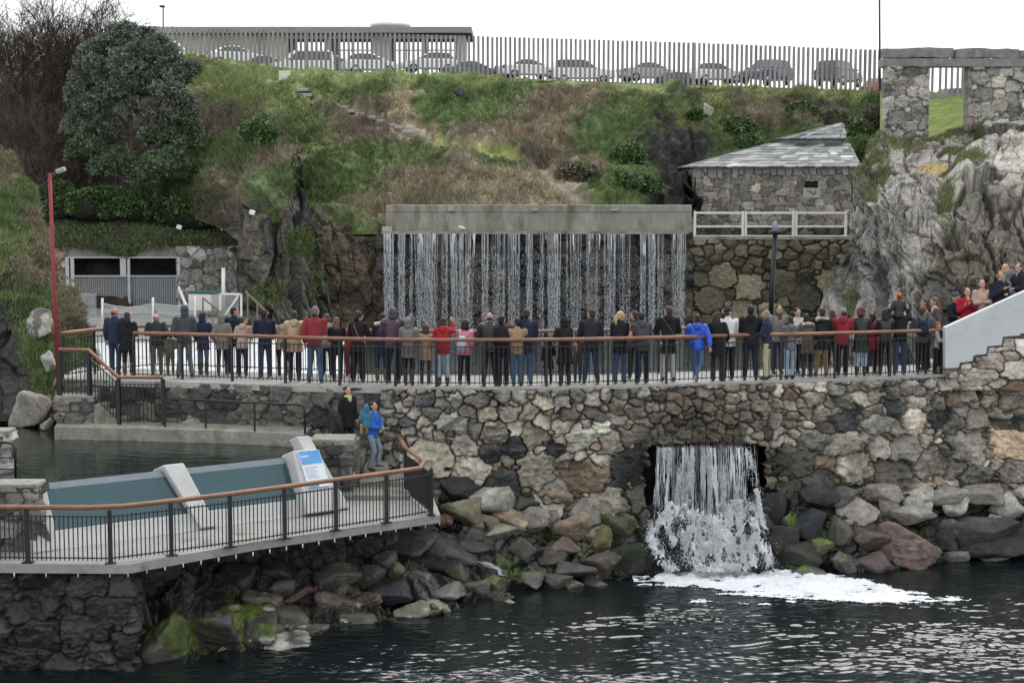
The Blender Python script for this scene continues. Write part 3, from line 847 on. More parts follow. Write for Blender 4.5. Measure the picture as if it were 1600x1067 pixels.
# the flight of steps behind the parapet
fl = empty('stair_flight', (XU(1530, 43), 43.2, ZB), 'concrete flight of steps climbing behind the white parapet', 'steps')
for k in range(12):
    x0 = XU(1482, 42.5) + .28 * k
    zz = ZB + .14 * (k + 1)
    b = MB(); b.box((x0 + .14, Yp + 1.45, (ZB - .6 + zz) / 2), (.28, 2.3, zz - ZB + .6)); b.build('step', M_CONC, fl)
# ============================================================= HILLSIDE AND CLIFFS
GREEN, LIME, BRAC, STRAW, HEATH, DARKR, EARTH, MOSS = [np.array(c) for c in (
    (.112, .155, .062), (.21, .245, .105), (.215, .19, .13), (.35, .31, .21), (.15, .125, .10), (.040, .038, .037), (.11, .09, .066), (.09, .14, .025))]
# vegetation patches of the hillside, where they grow: (u, v, ru, rv, colour, kind)   kind 0 grass 1 scrub 2 bare rock
HP = [(520, 285, 110, 70, GREEN), (440, 150, 90, 60, LIME), (350, 110, 110, 40, LIME), (330, 200, 70, 60, BRAC), (560, 205, 80, 35, HEATH),
      (560, 150, 80, 28, GREEN * .75), (640, 190, 30, 50, STRAW), (720, 170, 90, 45, GREEN), (690, 280, 100, 30, BRAC * 1.05), (620, 250, 70, 36, GREEN * 1.1), (780, 255, 60, 22, GREEN), (800, 300, 100, 22, STRAW * .85),
      (850, 190, 90, 45, BRAC), (780, 160, 70, 30, GREEN), (930, 205, 50, 26, GREEN * .9), (930, 150, 90, 22, BRAC), (800, 225, 100, 22, BRAC * 1.05), (860, 250, 70, 25, HEATH), (980, 270, 60, 50, GREEN), (930, 235, 60, 30, GREEN * .7), (1000, 175, 60, 25, GREEN * .8),
      (1045, 225, 48, 62, DARKR), (1060, 290, 40, 50, DARKR * .8), (1080, 185, 60, 20, LIME * .8), (1150, 215, 70, 40, GREEN * .7), (1200, 180, 60, 25, BRAC * .8), (1290, 165, 60, 22, HEATH),
      (1250, 155, 90, 10, EARTH), (1360, 190, 40, 60, GREEN * .6), (1360, 240, 30, 50, GREEN * .7), (880, 285, 60, 20, STRAW * .8), (610, 320, 90, 25, BRAC), (470, 210, 60, 50, GREEN), (500, 240, 60, 40, LIME * .8),
      (400, 200, 40, 30, GREEN * .6), (420, 260, 50, 60, HEATH), (740, 128, 200, 12, LIME), (1000, 138, 200, 10, LIME), (1250, 145, 150, 8, LIME * 1.1), (460, 115, 90, 14, LIME), (600, 125, 90, 9, LIME)]
def patch_col(u, v, pos, pts=HP, seed=3, soft=.55):
    sh = u.shape; u = u.ravel(); v = v.ravel(); pos = pos.reshape(-1, 3)
    uu = u + 26 * fbm(pos * .55, 4, seed) + 10 * fbm(pos * 2.1, 3, seed + 7); vv = v + 14 * fbm(pos * .6 + 40, 4, seed + 2) + 6 * fbm(pos * 2.3, 3, seed + 8)
    best = np.full(len(u), -9.); col = np.zeros((len(u), 3)); idx = np.zeros(len(u), int)
    acc = np.zeros((len(u), 3)); ws = np.zeros(len(u))
    for i, (a, b, ra, rb, c) in enumerate(pts):
        q = 1 - np.hypot((uu - a) / ra, (vv - b) / rb)
        w = np.exp(6 * q); acc += w[:, None] * c; ws += w
        m = q > best; best[m] = q[m]; idx[m] = i
    col = acc / ws[:, None]
    return col.reshape(*sh, 3), idx.reshape(sh)
hill_d = rbf([(840, 322, 66.35), (1080, 322, 66.35), (1092, 384, 77), (1380, 400, 77), (1092, 330, 77), (1230, 330, 78), (1060, 320, 72.5), (840, 228, 75), (840, 136, 85.5), (240, 88, 90), (300, 110, 88), (500, 114, 88), (500, 345, 67.6), (592, 340, 67.6), (602, 362, 67.2), (615, 330, 67),
              (500, 200, 77), (420, 330, 71), (460, 358, 69.5), (300, 330, 75), (300, 200, 80), (1200, 143, 85.4), (1200, 260, 78.5), (1420, 147, 85), (1400, 270, 77), (1040, 230, 77.5), (1050, 290, 73.5), (960, 200, 77), (1110, 200, 79), (640, 200, 77.5), (700, 260, 71.5)])
vTh = [(240, 82), (300, 88), (440, 106), (740, 122), (900, 128), (1100, 135), (1378, 144), (1420, 147)]
vBh = [(240, 320), (400, 345), (470, 358), (500, 366), (602, 366), (604.5, 326), (1078, 326), (1083, 366), (1090, 384), (1420, 400)]
Vh, Uh, Vvh = relief(240, 1420, vTh, vBh, hill_d, 520, 170)
nh = normals(Vh)
edge = sstep(0, .05, np.linspace(0, 1, 170))[None] * sstep(1, .93, np.linspace(0, 1, 170))[None]
dis = (.45 * fbm(Vh * .5, 4, 11) + .22 * ridged(Vh * 1.3, 3, 12) + .12 * fbm(Vh * 3.5, 2, 13)) * edge
colh, idh = patch_col(Uh, Vvh, Vh)
rockm = sstep(.06, .04, colh.mean(-1))[..., None]
dis = dis + rockm[..., 0] * .22 * ridged(Vh * [1.2, 1.2, .6], 4, 15) * edge
# the trodden path with its ribbon of bright grass, cut into the slope
pth_uv = np.array([(470, 150), (490, 160), (520, 168), (560, 180), (620, 203), (660, 215), (690, 226), (740, 236), (800, 248), (850, 268), (890, 296), (915, 318)])
pd = np.full(Uh.shape, 9e9)
for a, b in zip(pth_uv[:-1], pth_uv[1:]):
    d_ = b - a; t_ = np.clip(((Uh - a[0]) * d_[0] + (Vvh - a[1]) * d_[1]) / (d_ @ d_), 0, 1)
    pd = np.minimum(pd, np.hypot(Uh - a[0] - t_ * d_[0], (Vvh - a[1] - t_ * d_[1]) * 1.6))
k = sstep(13, 7, pd + 3 * fbm(Vh * 2, 2, 6))[..., None]
pcol = np.where((Uh > 680)[..., None] & (Uh < 830)[..., None], np.array([.21, .225, .08]), np.where((Uh >= 830)[..., None], np.array([.22, .19, .15]), np.array([.20, .17, .12])))
colh = colh * (1 - k) + pcol * k
dis = dis * (1 - .8 * k[..., 0]) - .12 * k[..., 0]
colh = colh * np.exp(.38 * fbm(Vh * 1.5, 4, 16) + .2 * fbm(Vh * 7, 2, 18))[..., None]
Vh2 = Vh + nh * dis[..., None]
struct(npmesh('hillside', Vh2.reshape(-1, 3), gridfaces(520, 170)[:, ::-1], M_EARTH, None, np.clip(colh, .005, .6).reshape(-1, 3)))
# plateau with the car park
m = MB(); a = [Vh[i, 0] for i in range(0, 520, 20)] + [Vh[-1, 0]]
V = [tuple(p - [0, 0, .03]) for p in a]
for Yq in (122, 150, 260):
    for p in a:
        u_, v_ = proj(p); q = P(u_, v_ + 6, min(Yq, 150)); V.append((q[0] * (Yq / min(Yq, 150)), Yq, q[2]))
nn_ = len(a); m.add(V, [(r * nn_ + k, r * nn_ + k + 1, (r + 1) * nn_ + k + 1, (r + 1) * nn_ + k) for r in range(3) for k in range(nn_ - 1)])
struct(m.build('car_park_ground', mat('asphalt', (.06, .06, .062), rough=.9, n=((2., .2), (30., .2)))))
m = MB(); q0, q1 = Vh[-1, 0], P(1700, 165, 84)
q2, q3 = P(1700, 168, 150), P(1418, 153, 150)
V = [tuple(q0 - [0.3, 0, 0.02]), tuple(q1), tuple(q2), tuple(q3)]
m.add(V, [(0, 1, 2, 3)])
struct(m.build('plateau', mat('lawn', (.11, .14, .045), rough=.95, n=((1., .2), (10., .3)), bump=[(30., .5, .03)])))
# lawn seen through and right of the stone gateway
gl_d = rbf([(1380, 140, 85), (1700, 160, 84), (1380, 232, 67.5), (1700, 200, 66), (1500, 192, 68), (1500, 218, 66.5)])
Vg, Ug, Vvg = relief(1375, 1720, [(1375, 141), (1720, 160)], [(1375, 232), (1500, 218), (1720, 205)], gl_d, 90, 40)
Vg[..., 2] += .12 * fbm(Vg * .8, 3, 3)
cg = np.array([.125, .16, .045]) * (1 + .2 * fbm(Vg * 1.4, 4, 4))[..., None]
struct(npmesh('lawn', Vg.reshape(-1, 3), gridfaces(90, 40)[:, ::-1], M_EARTH, None, cg.reshape(-1, 3)))

def cliff(name, label, u0, u1, vT, vB, ctrl, nu, nv, dispf, colf, m_=M_ROCK, cat='rock'):
    V, U, Vv = relief(u0, u1, vT, vB, ctrl if callable(ctrl) else rbf(ctrl), nu, nv)
    nn = normals(V)
    d, aux = dispf(V, U, Vv)
    V2 = V + nn * d[..., None]
    n2 = normals(V2)
    c = colf(V2, U, Vv, n2, aux)
    o = npmesh(name, V2.reshape(-1, 3), gridfaces(nu, nv)[:, ::-1], m_, None, np.clip(c, .004, .8).reshape(-1, 3), smooth=name in ('bank', 'grassy_cliff'))
    return (struct(o) if cat is None else tag(o, label, cat)), V2, U, Vv, n2
def strata(V, ang, sx, sz, seed):
    """streaky rock: noise stretched along a slanted near-vertical direction"""
    c, s = math.cos(ang), math.sin(ang)
    a = V[..., 0] * c + V[..., 2] * s; b = -V[..., 0] * s + V[..., 2] * c
    q = np.stack([a * sx, V[..., 1] * sx * .6, b * sz], -1)
    q = q + .35 * fbm(V * .9, 3, seed + 20)[..., None]
    return ridged(q, 5, seed), fbm(q * 2.3 + 4, 3, seed + 3)

# rock spur left of the waterfall: grass and heather on top, dark upright strata below
def d_sp(V, U, Vv):
    r, tn, ck = broken(V, .10, 1.15, .34, 31); f = tn; aux2 = ck
    rock = sstep(-.15, .15, (Vv - np.interp(U, [255, 330, 375, 400, 440, 470, 500], [400, 370, 330, 320, 290, 240, 310])) / 60. + .5 * fbm(V * .6, 4, 33))
    e = sstep(0, .12, (U - 255) / 260.) * sstep(1, .95, (U - 255) / 262.)
    d = rock * (.95 * r + .05 * fbm(V * 6, 3, 30)) + (1 - rock) * (.35 * fbm(V * .8, 4, 35) + .12 * ridged(V * 2.6, 3, 36))
    return d * e, (rock, ck, f)
def c_sp(V, U, Vv, n, aux):
    rock, r, f = aux
    c = np.array([.085, .080, .074]) * np.exp(.55 * f)[..., None] * (1 - .75 * r)[..., None]
    lt = sstep(.25, .7, fbm(V * [1.2, 1.2, .35] + 9, 4, 37))[..., None]
    c = c * (1 - .6 * lt) + np.array([.17, .165, .15]) * (1 - .7 * r)[..., None] * .6 * lt
    br = sstep(.1, .6, fbm(V * .7 + 3, 4, 38))[..., None]
    c = c * (1 - .45 * br) + np.array([.075, .06, .045]) * .45 * br
    gv, _ = patch_col(U, Vv, V, [(300, 120, 60, 40, LIME), (340, 180, 60, 40, HEATH), (400, 210, 45, 28, GREEN * .7), (380, 150, 60, 30, LIME * .9), (420, 240, 50, 30, BRAC), (330, 250, 60, 40, GREEN * .8), (350, 290, 40, 40, BRAC), (440, 290, 40, 30, GREEN), (300, 300, 60, 50, DARKR), (350, 320, 40, 30, EARTH * .7), (430, 330, 40, 30, BRAC)], 39)
    gv = gv * (1 + .3 * fbm(V * 3, 4, 40))[..., None]
    tuft = sstep(.22, .5, fbm(V * [.9, .9, .6] + 60, 4, 41) + .25 * n[..., 2])[..., None] * sstep(500, 380, Vv)[..., None]
    k = np.clip((1 - rock)[..., None] + tuft * .8, 0, 1)
    return c * (1 - k) + gv * k
SP = cliff('rock_spur', 'dark upright rock spur with grass and heather on its top, left of the waterfall', 255, 516, [(255, 86), (300, 88), (350, 100), (400, 128), (430, 160), (455, 190), (468, 230), (478, 290), (490, 345), (503, 400), (516, 470)],
      [(255, 300), (300, 335), (345, 356), (374, 378), (381, 515), (516, 530)],
      [(255, 90, 86), (300, 110, 84), (300, 250, 73), (300, 370, 70.4), (350, 110, 83), (380, 150, 77), (380, 250, 68), (380, 330, 66), (370, 500, 64.5), (430, 180, 70), (425, 330, 63.6), (425, 510, 62.6), (468, 240, 68), (470, 320, 64.5), (470, 510, 63), (500, 410, 65.5), (510, 520, 65.2), (400, 420, 63.5)],
      240, 300, d_sp, c_sp)
# brown rough rock face between spur and waterfall
def d_br(V, U, Vv):
    r, tn, ck = broken(V, .3, .8, .6, 51, 4, .3); f = fbm(V * 3.3, 4, 52); return .55 * r + .10 * f, (.5 * tn - .6 * ck, f)
def c_br(V, U, Vv, n, aux):
    r, f = aux
    c = np.array([.088, .068, .048]) * (1 + .3 * f + .7 * r)[..., None]
    k = sstep(.1, .7, fbm(V * .6, 4, 53) + sstep(420, 520, Vv) * .5 + sstep(560, 605, U) * .6 - .3)[..., None]
    c = c * (1 - .7 * k) + np.array([.028, .026, .022]) * .7 * k
    t = sstep(385, 350, Vv + 14 * fbm(V * 1.1, 3, 54))[..., None]
    return c * (1 - t) + np.array([.07, .062, .04]) * t
BRW = cliff('brown_rock_face', 'rough brown rock face between the spur and the waterfall', 488, 606, [(488, 318), (520, 332), (560, 342), (606, 345)], [(488, 532), (606, 532)],
      [(488, 340, 66.5), (530, 365, 66.0), (606, 360, 66.6), (495, 440, 65.2), (550, 440, 65.3), (606, 440, 66.1), (495, 530, 64.6), (550, 530, 64.5), (606, 530, 65.6), (540, 338, 68.6), (606, 342, 67.6), (490, 322, 68.5)], 140, 170, d_br, c_br)
# near grassy cliff at the left edge
def d_nc(V, U, Vv):
    r, tn, ck = broken(V, -.5, .9, .5, 61); f = tn
    lim = np.interp(U, [-90, 0, 20, 60, 90, 130], [400, 430, 520, 600, 620, 640])
    rock = sstep(-.2, .25, (Vv - lim) / 60. + .5 * fbm(V * .9, 4, 63))
    d = rock * (.7 * r + .04 * fbm(V * 6, 3, 60)) + (1 - rock) * (.30 * fbm(V * 1.1, 4, 65) + .10 * ridged(V * 3.2, 3, 66))
    return d, (rock, ck, f)
def c_nc(V, U, Vv, n, aux):
    rock, r, f = aux
    c = np.array([.06, .057, .052]) * np.exp(.5 * f)[..., None] * (1 - .7 * r)[..., None]
    pale = sstep(600, 640, Vv)[..., None] * sstep(20, 50, U)[..., None]
    c = c * (1 - pale) + np.array([.20, .185, .165]) * np.exp(.4 * f)[..., None] * (1 - .7 * r)[..., None] * pale
    gv, _ = patch_col(U, Vv, V, [(5, 260, 40, 40, BRAC * .8), (20, 310, 40, 40, GREEN), (60, 330, 30, 40, BRAC * .8), (45, 290, 30, 30, GREEN * .8), (10, 380, 50, 30, LIME * .8), (60, 420, 40, 50, BRAC * .9), (25, 360, 40, 30, GREEN), (50, 470, 60, 30, GREEN * .9), (100, 480, 40, 40, BRAC * .8), (50, 550, 50, 30, GREEN), (20, 560, 40, 30, BRAC), (80, 590, 40, 30, GREEN), (-40, 300, 60, 80, GREEN * .8), (0, 480, 40, 60, DARKR)], 67)
    gv = gv * (1 + .3 * fbm(V * 3, 4, 68))[..., None]
    return c * rock[..., None] + gv * (1 - rock[..., None])
NC = cliff('grassy_cliff', 'near grassy cliff with brown bracken at the left edge behind the red pole', -120, 152, [(-120, 190), (0, 230), (20, 244), (35, 266), (48, 304), (60, 354), (72, 396), (88, 434), (112, 474), (132, 510), (152, 560)],
      [(-120, 690), (0, 690), (85, 678), (100, 660), (152, 640)],
      [(-120, 200, 56), (0, 230, 54), (0, 330, 50), (0, 450, 46.5), (0, 570, 44.3), (0, 690, 42.0), (45, 300, 52.5), (60, 400, 48.5), (90, 500, 45.8), (80, 620, 42.9), (80, 678, 42.2), (152, 640, 43.3), (150, 580, 45.5), (120, 490, 48), (-120, 450, 45), (-120, 690, 40.5), (40, 560, 44.2), (40, 480, 45.8)], 190, 300, d_nc, c_nc)
# right: pale weathered crag
def d_rk(V, U, Vv):
    Q_ = np.stack([U * .0195, 0 * U, -Vv * .0195], -1) + .10 * fbm(V * 1.1, 3, 69)[..., None]
    r, f, ck = broken(Q_, .10, 1.7, .20, 71, 4, 0, .55, .8); b, f2, ck2 = broken(Q_, -.45, .62, .85, 73, 4, 0, .6, 1.1)
    left = sstep(1500, 1400, U + 40 * fbm(V * .4, 3, 74)) * sstep(250, 330, Vv)
    ds = left * (.95 * r + .05 * ridged(V * [3, 3, .8], 3, 70)) + (1 - left) * (.75 * b + .03 * ridged(V * 3, 3, 75))
    f = left * f + (1 - left) * f2; ck = left * ck + (1 - left) * ck2
    # overhang and hollow of the big boulder at the right
    hol = np.clip(1 - np.hypot((U - 1535) / 36, (Vv - 312) / 13), 0, 1)
    cav = np.clip(1 - np.hypot((U - 1490) / 30, (Vv - 375) / 28), 0, 1)
    bigb = sstep(0, .35, 1 - np.hypot((U - 1570) / 95, (Vv - 285) / 75))
    ds = ds * (1 - .5 * bigb) + .7 * bigb - 1.6 * sstep(0, .5, hol) - 1.0 * sstep(0, .6, cav)
    return ds * sstep(0, .06, (Vv - 190) / 300.), (ck, f, b, left, bigb)
def c_rk(V, U, Vv, n, aux):
    r, f, b, left, bigb = aux
    c = np.array([.285, .265, .23]) * np.exp(.5 * f)[..., None]
    cl = np.array([.21, .20, .185]) * np.exp(.8 * f)[..., None]
    c = c * (1 - left[..., None]) + cl * left[..., None]
    lo = sstep(330, 420, Vv + 30 * fbm(V * .5, 3, 76))[..., None] * sstep(1430, 1480, U)[..., None]
    c = c * (1 - lo) + np.array([.13, .112, .088]) * np.exp(.4 * f)[..., None] * lo
    pale = sstep(.2, .6, fbm(V * .8 + 9, 4, 77) + .35 * n[..., 2])[..., None] * sstep(380, 300, Vv)[..., None]
    c = c * (1 - .6 * pale) + np.array([.42, .40, .36]) * .6 * pale
    dk_ = sstep(.35, .75, fbm(V * [1.5, 1.5, .6] + 30, 4, 78))[..., None]
    c = c * (1 - .6 * dk_) + np.array([.06, .058, .055]) * .6 * dk_
    c = c * (1 - .8 * r)[..., None]
    ye = sstep(.0, .5, np.clip(1 - np.hypot((U - 1455) / 34, (Vv - 270) / 18), 0, 1) + .5 * fbm(V * 2.2, 3, 79) - .25)[..., None] * (np.hypot((U - 1455) / 45, (Vv - 270) / 26) < 1)[..., None]
    c = c * (1 - .8 * ye) + np.array([.36, .25, .06]) * .8 * ye
    gv, _ = patch_col(U, Vv, V, [(1400, 220, 40, 25, GREEN), (1380, 250, 25, 40, BRAC), (1440, 205, 40, 12, LIME * .8), (1480, 300, 40, 30, GREEN * .8), (1500, 200, 60, 10, LIME * .8)], 80)
    gm = np.max([np.clip(1 - np.hypot((U - a) / ra, (Vv - b_) / rb), 0, 1) for a, b_, ra, rb in ((1405, 222, 45, 32), (1355, 290, 18, 40), (1490, 205, 70, 12), (1500, 240, 30, 10), (1480, 330, 22, 40), (1520, 270, 40, 12), (1325, 470, 12, 40), (1580, 195, 60, 10), (1500, 285, 45, 14))], axis=0)
    g_ = sstep(.25, .6, gm + .45 * fbm(V * 1.6, 4, 81))[..., None]
    return c * (1 - g_) + gv * (1 + .3 * fbm(V * 4, 3, 82))[..., None] * g_
RKc = cliff('pale_crag', 'pale grey weathered crag with upright cracks behind the crowd at the right', 1292, 1760, [(1292, 540), (1300, 470), (1308, 410), (1316, 350), (1325, 310), (1335, 285), (1348, 262), (1368, 232), (1388, 216), (1440, 206), (1500, 200), (1600, 192), (1760, 185)],
      [(1292, 600), (1760, 600)],
      [(1295, 560, 52.5), (1310, 430, 55), (1330, 300, 58), (1335, 500, 50.5), (1335, 380, 53), (1400, 500, 48), (1400, 330, 51.5), (1395, 225, 59.5), (1500, 205, 60.5), (1760, 190, 60.5), (1500, 260, 55), (1500, 330, 50.5), (1480, 480, 47), (1600, 250, 55), (1600, 340, 50), (1600, 450, 46.6), (1760, 330, 49), (1760, 480, 46), (1480, 600, 46.2), (1300, 600, 50), (1760, 600, 45.7), (1600, 520, 46.2)], 330, 330, d_rk, c_rk)
# dark slope behind the enclosure on the left
def d_th(V, U, Vv): return .5 * fbm(V * .6, 4, 91), (0,)
def c_th(V, U, Vv, n, aux): return np.array([.038, .033, .027]) * (1 + .4 * fbm(V * 1.5, 4, 92))[..., None]
TH = cliff('bank', '', -140, 345, [(-140, 150), (0, 130), (200, 100), (250, 84), (345, 100)], [(-140, 540), (345, 540)],
      [(-140, 150, 86), (0, 130, 86), (200, 110, 86), (345, 100, 86), (-140, 300, 74), (100, 300, 73.5), (345, 300, 73.5), (-140, 400, 70.8), (345, 400, 70.8), (-140, 540, 70.5), (345, 540, 70.5), (100, 400, 70.9)], 150, 110, d_th, c_th, M_EARTH, None)
# the shore under the walls
def ray0(u, v): return float(G(u, v, -.12)[1])
shl = [(170, 1062), (230, 1052), (330, 1046), (400, 1032), (500, 996), (620, 980), (700, 968), (800, 944), (900, 924), (1030, 902)]
sh_d = rbf([(u, v, ray0(u, v)) for u, v in shl] + [(180, 890, 34.2), (400, 858, 36.3), (560, 832, 38), (640, 810, 38.8), (700, 770, 39.2), (760, 760, 39.6), (850, 790, 39.5), (940, 820, 39.6), (1020, 850, 39.8), (1035, 780, 40), (300, 950, 33.6), (500, 920, 36), (700, 880, 37.6), (850, 870, 38.5)])
def d_sh(V, U, Vv): 
    r, f, ck = broken(V * [1, 1, 1.6], .3, 1.3, 1.3, 95, 3, .4); return .55 * r + .04 * fbm(V * 6, 3, 96), (ck, f)
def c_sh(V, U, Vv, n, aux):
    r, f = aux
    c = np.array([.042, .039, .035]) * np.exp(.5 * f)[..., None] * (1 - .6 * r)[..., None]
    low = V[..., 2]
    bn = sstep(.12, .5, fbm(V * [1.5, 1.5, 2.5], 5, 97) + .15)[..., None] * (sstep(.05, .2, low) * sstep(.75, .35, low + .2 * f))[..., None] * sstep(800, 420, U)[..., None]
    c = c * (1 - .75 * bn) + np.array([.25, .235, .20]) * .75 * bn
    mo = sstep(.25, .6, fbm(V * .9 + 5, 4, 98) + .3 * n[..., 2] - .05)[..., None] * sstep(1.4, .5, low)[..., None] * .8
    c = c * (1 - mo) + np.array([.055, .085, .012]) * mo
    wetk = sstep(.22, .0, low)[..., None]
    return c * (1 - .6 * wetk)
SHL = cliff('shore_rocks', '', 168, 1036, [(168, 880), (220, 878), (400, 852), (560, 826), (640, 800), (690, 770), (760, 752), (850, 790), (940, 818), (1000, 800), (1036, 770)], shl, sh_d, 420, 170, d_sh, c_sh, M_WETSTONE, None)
shr = [(1176, 905), (1250, 902), (1330, 902), (1400, 896), (1480, 884), (1540, 880), (1600, 876), (1760, 868)]
sr_d = rbf([(u, v, ray0(u, v)) for u, v in shr] + [(1180, 770, 40.2), (1330, 770, 40.3), (1480, 770, 41), (1600, 780, 41.9), (1760, 780, 43), (1250, 840, 39.9), (1400, 840, 40.1), (1600, 830, 41.2)])
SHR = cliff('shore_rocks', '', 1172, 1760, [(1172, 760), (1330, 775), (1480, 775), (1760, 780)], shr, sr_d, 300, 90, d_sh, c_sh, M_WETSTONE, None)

# ============================================================= WATERFALL WALL, PARAPET, RAILING WALL, HUT
YW = 66.0
def flatwall(u0, u1, v0, v1, Y, step):
    A = P(u0, v1, Y); B = P(u1, v0, Y)
    nx = int((B[0] - A[0]) / step); nz = int((B[2] - A[2]) / step)
    x = np.linspace(A[0], B[0], nx); z = np.linspace(A[2], B[2], nz)
    V = np.zeros((nx, nz, 3)); V[..., 0] = x[:, None]; V[..., 1] = Y; V[..., 2] = z[None]
    nn = np.zeros_like(V); nn[..., 1] = -1
    return V, nn, np.repeat(x[:, None] - A[0], nz, 1), np.repeat(z[None] - A[2], nx, 0)
V, nn, ss, tt = flatwall(590, 1082, 363.5, 545, YW, .045)
sd = pack(ss.max(), tt.max(), .12, .5, n=4000, seed=101)
def exw(col, h, ID):
    p = np.stack([ss * .7, tt * .5, 0 * ss], -1)
    k = sstep(-.1, .5, fbm(p, 4, 6) + .4 * sstep(2.0, .5, tt) - .1)[..., None]
    return col * (1 - .75 * k) + np.array([.016, .017, .016]) * .75 * k, h
V2, col, _, _ = stone_sheet(V, nn, ss, tt, sd, 102, [(.045, .041, .030), (.030, .029, .025), (.062, .054, .038), (.02, .021, .02)], [3, 3, 1.5, 2], depth=.16, joint=.09, mortar=(.022, .022, .02), extra=exw)
o = npmesh('waterfall_wall', V2.reshape(-1, 3), gridfaces(*ss.shape), M_WETSTONE, None, col.reshape(-1, 3))
tag(o, 'dark wet stone wall behind the wide curtain waterfall', 'wall')
pa = empty('concrete_parapet', P(840, 362, YW), 'long stained concrete channel wall above the wide waterfall', 'parapet')
def pbox(mb_, u0, u1, v0, v1, Y0, Y1, **k):
    A = P(u0, v1, Y0); B = P(u1, v0, Y0)
    mb_.box(((A[0] + B[0]) / 2, (Y0 + Y1) / 2, (A[2] + B[2]) / 2), (B[0] - A[0], Y1 - Y0, B[2] - A[2]), **k)
b = MB(); pbox(b, 603, 1081, 332, 361, YW + .25, YW + .7); pbox(b, 603, 1081, 320.5, 332, YW + .235, YW + .72); b.build('channel_wall', M_CONCD, pa, bevel=.02)
b = MB(); pbox(b, 596, 1076, 361.5, 366, YW - .35, YW + .3); b.build('lip', M_CONCD, pa)
b = MB(); pbox(b, 597, 612, 355, 363, YW - .3, YW + .22); b.build('lip_stone', M_CONC, pa)
for u in (700, 955, 830):
    b = MB(); pbox(b, u, u + 11, 327, 329.5, YW + .05, YW + .26); b.build('bracket', M_CONC, pa)
dmp = MB()
# railing wall right of the waterfall
V, nn, ss, tt = flatwall(1070, 1330, 374, 545, YW, .036)
sd = pack(ss.max(), tt.max(), .09, .55, lambda s, t: .22 if t > tt.max() * .75 else .6, n=6000, seed=103, asp=(1.0, 1.8), powr=1.2)
V2, col, _, _ = stone_sheet(V, nn, ss, tt, sd, 104, [(.135, .118, .08), (.10, .09, .062), (.165, .15, .105), (.075, .068, .05), (.19, .165, .12)], [4, 4, 2.5, 2, 1], depth=.13, joint=.07, mortar=(.045, .042, .034))
o = npmesh('rubble_wall', V2.reshape(-1, 3), gridfaces(*ss.shape), M_STONE, None, col.reshape(-1, 3))
tag(o, 'brown rubble wall under the white railing, right of the waterfall', 'wall')
b = MB(); pbox(b, 1080, 1332, 369.5, 374.5, YW - .12, YW + 4.8); struct(b.build('terrace', M_CONCD))
V, nn, ss, tt = flatwall(1084, 1330, 352, 371, YW + 1.6, .045)
sd = pack(ss.max(), tt.max(), .10, .22, n=1500, seed=105)
V2, col, _, _ = stone_sheet(V, nn, ss, tt, sd, 106, [(.09, .085, .065), (.07, .066, .05), (.12, .11, .085)], [3, 3, 2], depth=.1, joint=.07, mortar=(.04, .038, .03))
o = npmesh('low_stone_wall', V2.reshape(-1, 3), gridfaces(*ss.shape), M_STONE, None, col.reshape(-1, 3))
tag(o, 'low mossy stone wall at the foot of the slate-roofed hut', 'wall')
wr = empty('white_railing', P(1203, 370, YW), 'white painted two-bar railing in front of the stone hut', 'railing')
for i, (a, b_) in enumerate(((1084, 1163), (1163.5, 1242), (1242.5, 1324))):
    m = MB(); pbox(m, a + 2, b_ - 1, 331, 334.5, YW - .05, YW + .02); pbox(m, a + 2, b_ - 1, 352.5, 355.5, YW - .05, YW + .02); m.build('rails', M_WHITE, wr)
    for u in (a, b_ - 4):
        m = MB(); pbox(m, u, u + 4, 330, 369, YW - .08, YW + .05); m.build('post', M_WHITE, wr)
# slate-roofed hut
hut = empty('stone_hut', P(1210, 372, 71.6), 'stone hut with two-tier slate roof above the waterfall', 'hut')
def hutwall(name, ax, bx_, z0, z1, seed):
    L = math.hypot(bx_[0] - ax[0], bx_[1] - ax[1])
    ns, nt_ = int(L / .04), int((z1 - z0) / .04)
    s = np.linspace(0, L, ns); t = np.linspace(0, z1 - z0, nt_)
    V = np.zeros((ns, nt_, 3)); V[..., 0] = (ax[0] + (bx_[0] - ax[0]) * s / L)[:, None]; V[..., 1] = (ax[1] + (bx_[1] - ax[1]) * s / L)[:, None]; V[..., 2] = z0 + t
    nr = np.array([(bx_[1] - ax[1]) / L, -(bx_[0] - ax[0]) / L, 0])
    ss = np.repeat(s[:, None], nt_, 1); tt = np.repeat(t[None], ns, 0)
    sd = pack(L, z1 - z0, .06, .20, n=7000, seed=seed, asp=(1.0, 2.1), rot=.03, tight=.8); sd[:, 5] = np.maximum(sd[:, 5], 7)
    V2, col, _, _ = stone_sheet(V, V * 0 + nr, ss, tt, sd, seed + 1, [(.24, .225, .195), (.19, .18, .16), (.29, .275, .245), (.155, .145, .13), (.21, .175, .14)], [4, 4, 2, 2, 1], depth=.04, joint=.026, mortar=(.085, .08, .07), warp=.015, tilt=.1, out=.02)
    return npmesh(name, V2.reshape(-1, 3), gridfaces(*ss.shape), M_STONE, hut, col.reshape(-1, 3))
YH = 70.6
hx0, hx1 = XU(1085, YH), XU(1326, YH)
hz0, hz1 = VZ(384, YH), VZ(264, YH)
hutwall('wall', (hx0, YH), (hx1, YH), hz0, hz1, 111)
hutwall('wall', (hx0, YH + 5), (hx0, YH), hz0, hz1, 113)
hutwall('wall', (hx1, YH), (hx1, YH + 5), hz0, hz1, 115)
b = MB(); pbox(b, 1258, 1278, 283, 293, YH - .1, YH + .1); b.build('vent_opening', mat('dark_opening', (.008, .008, .009), rough=.9, n=((3., .3),)), hut)
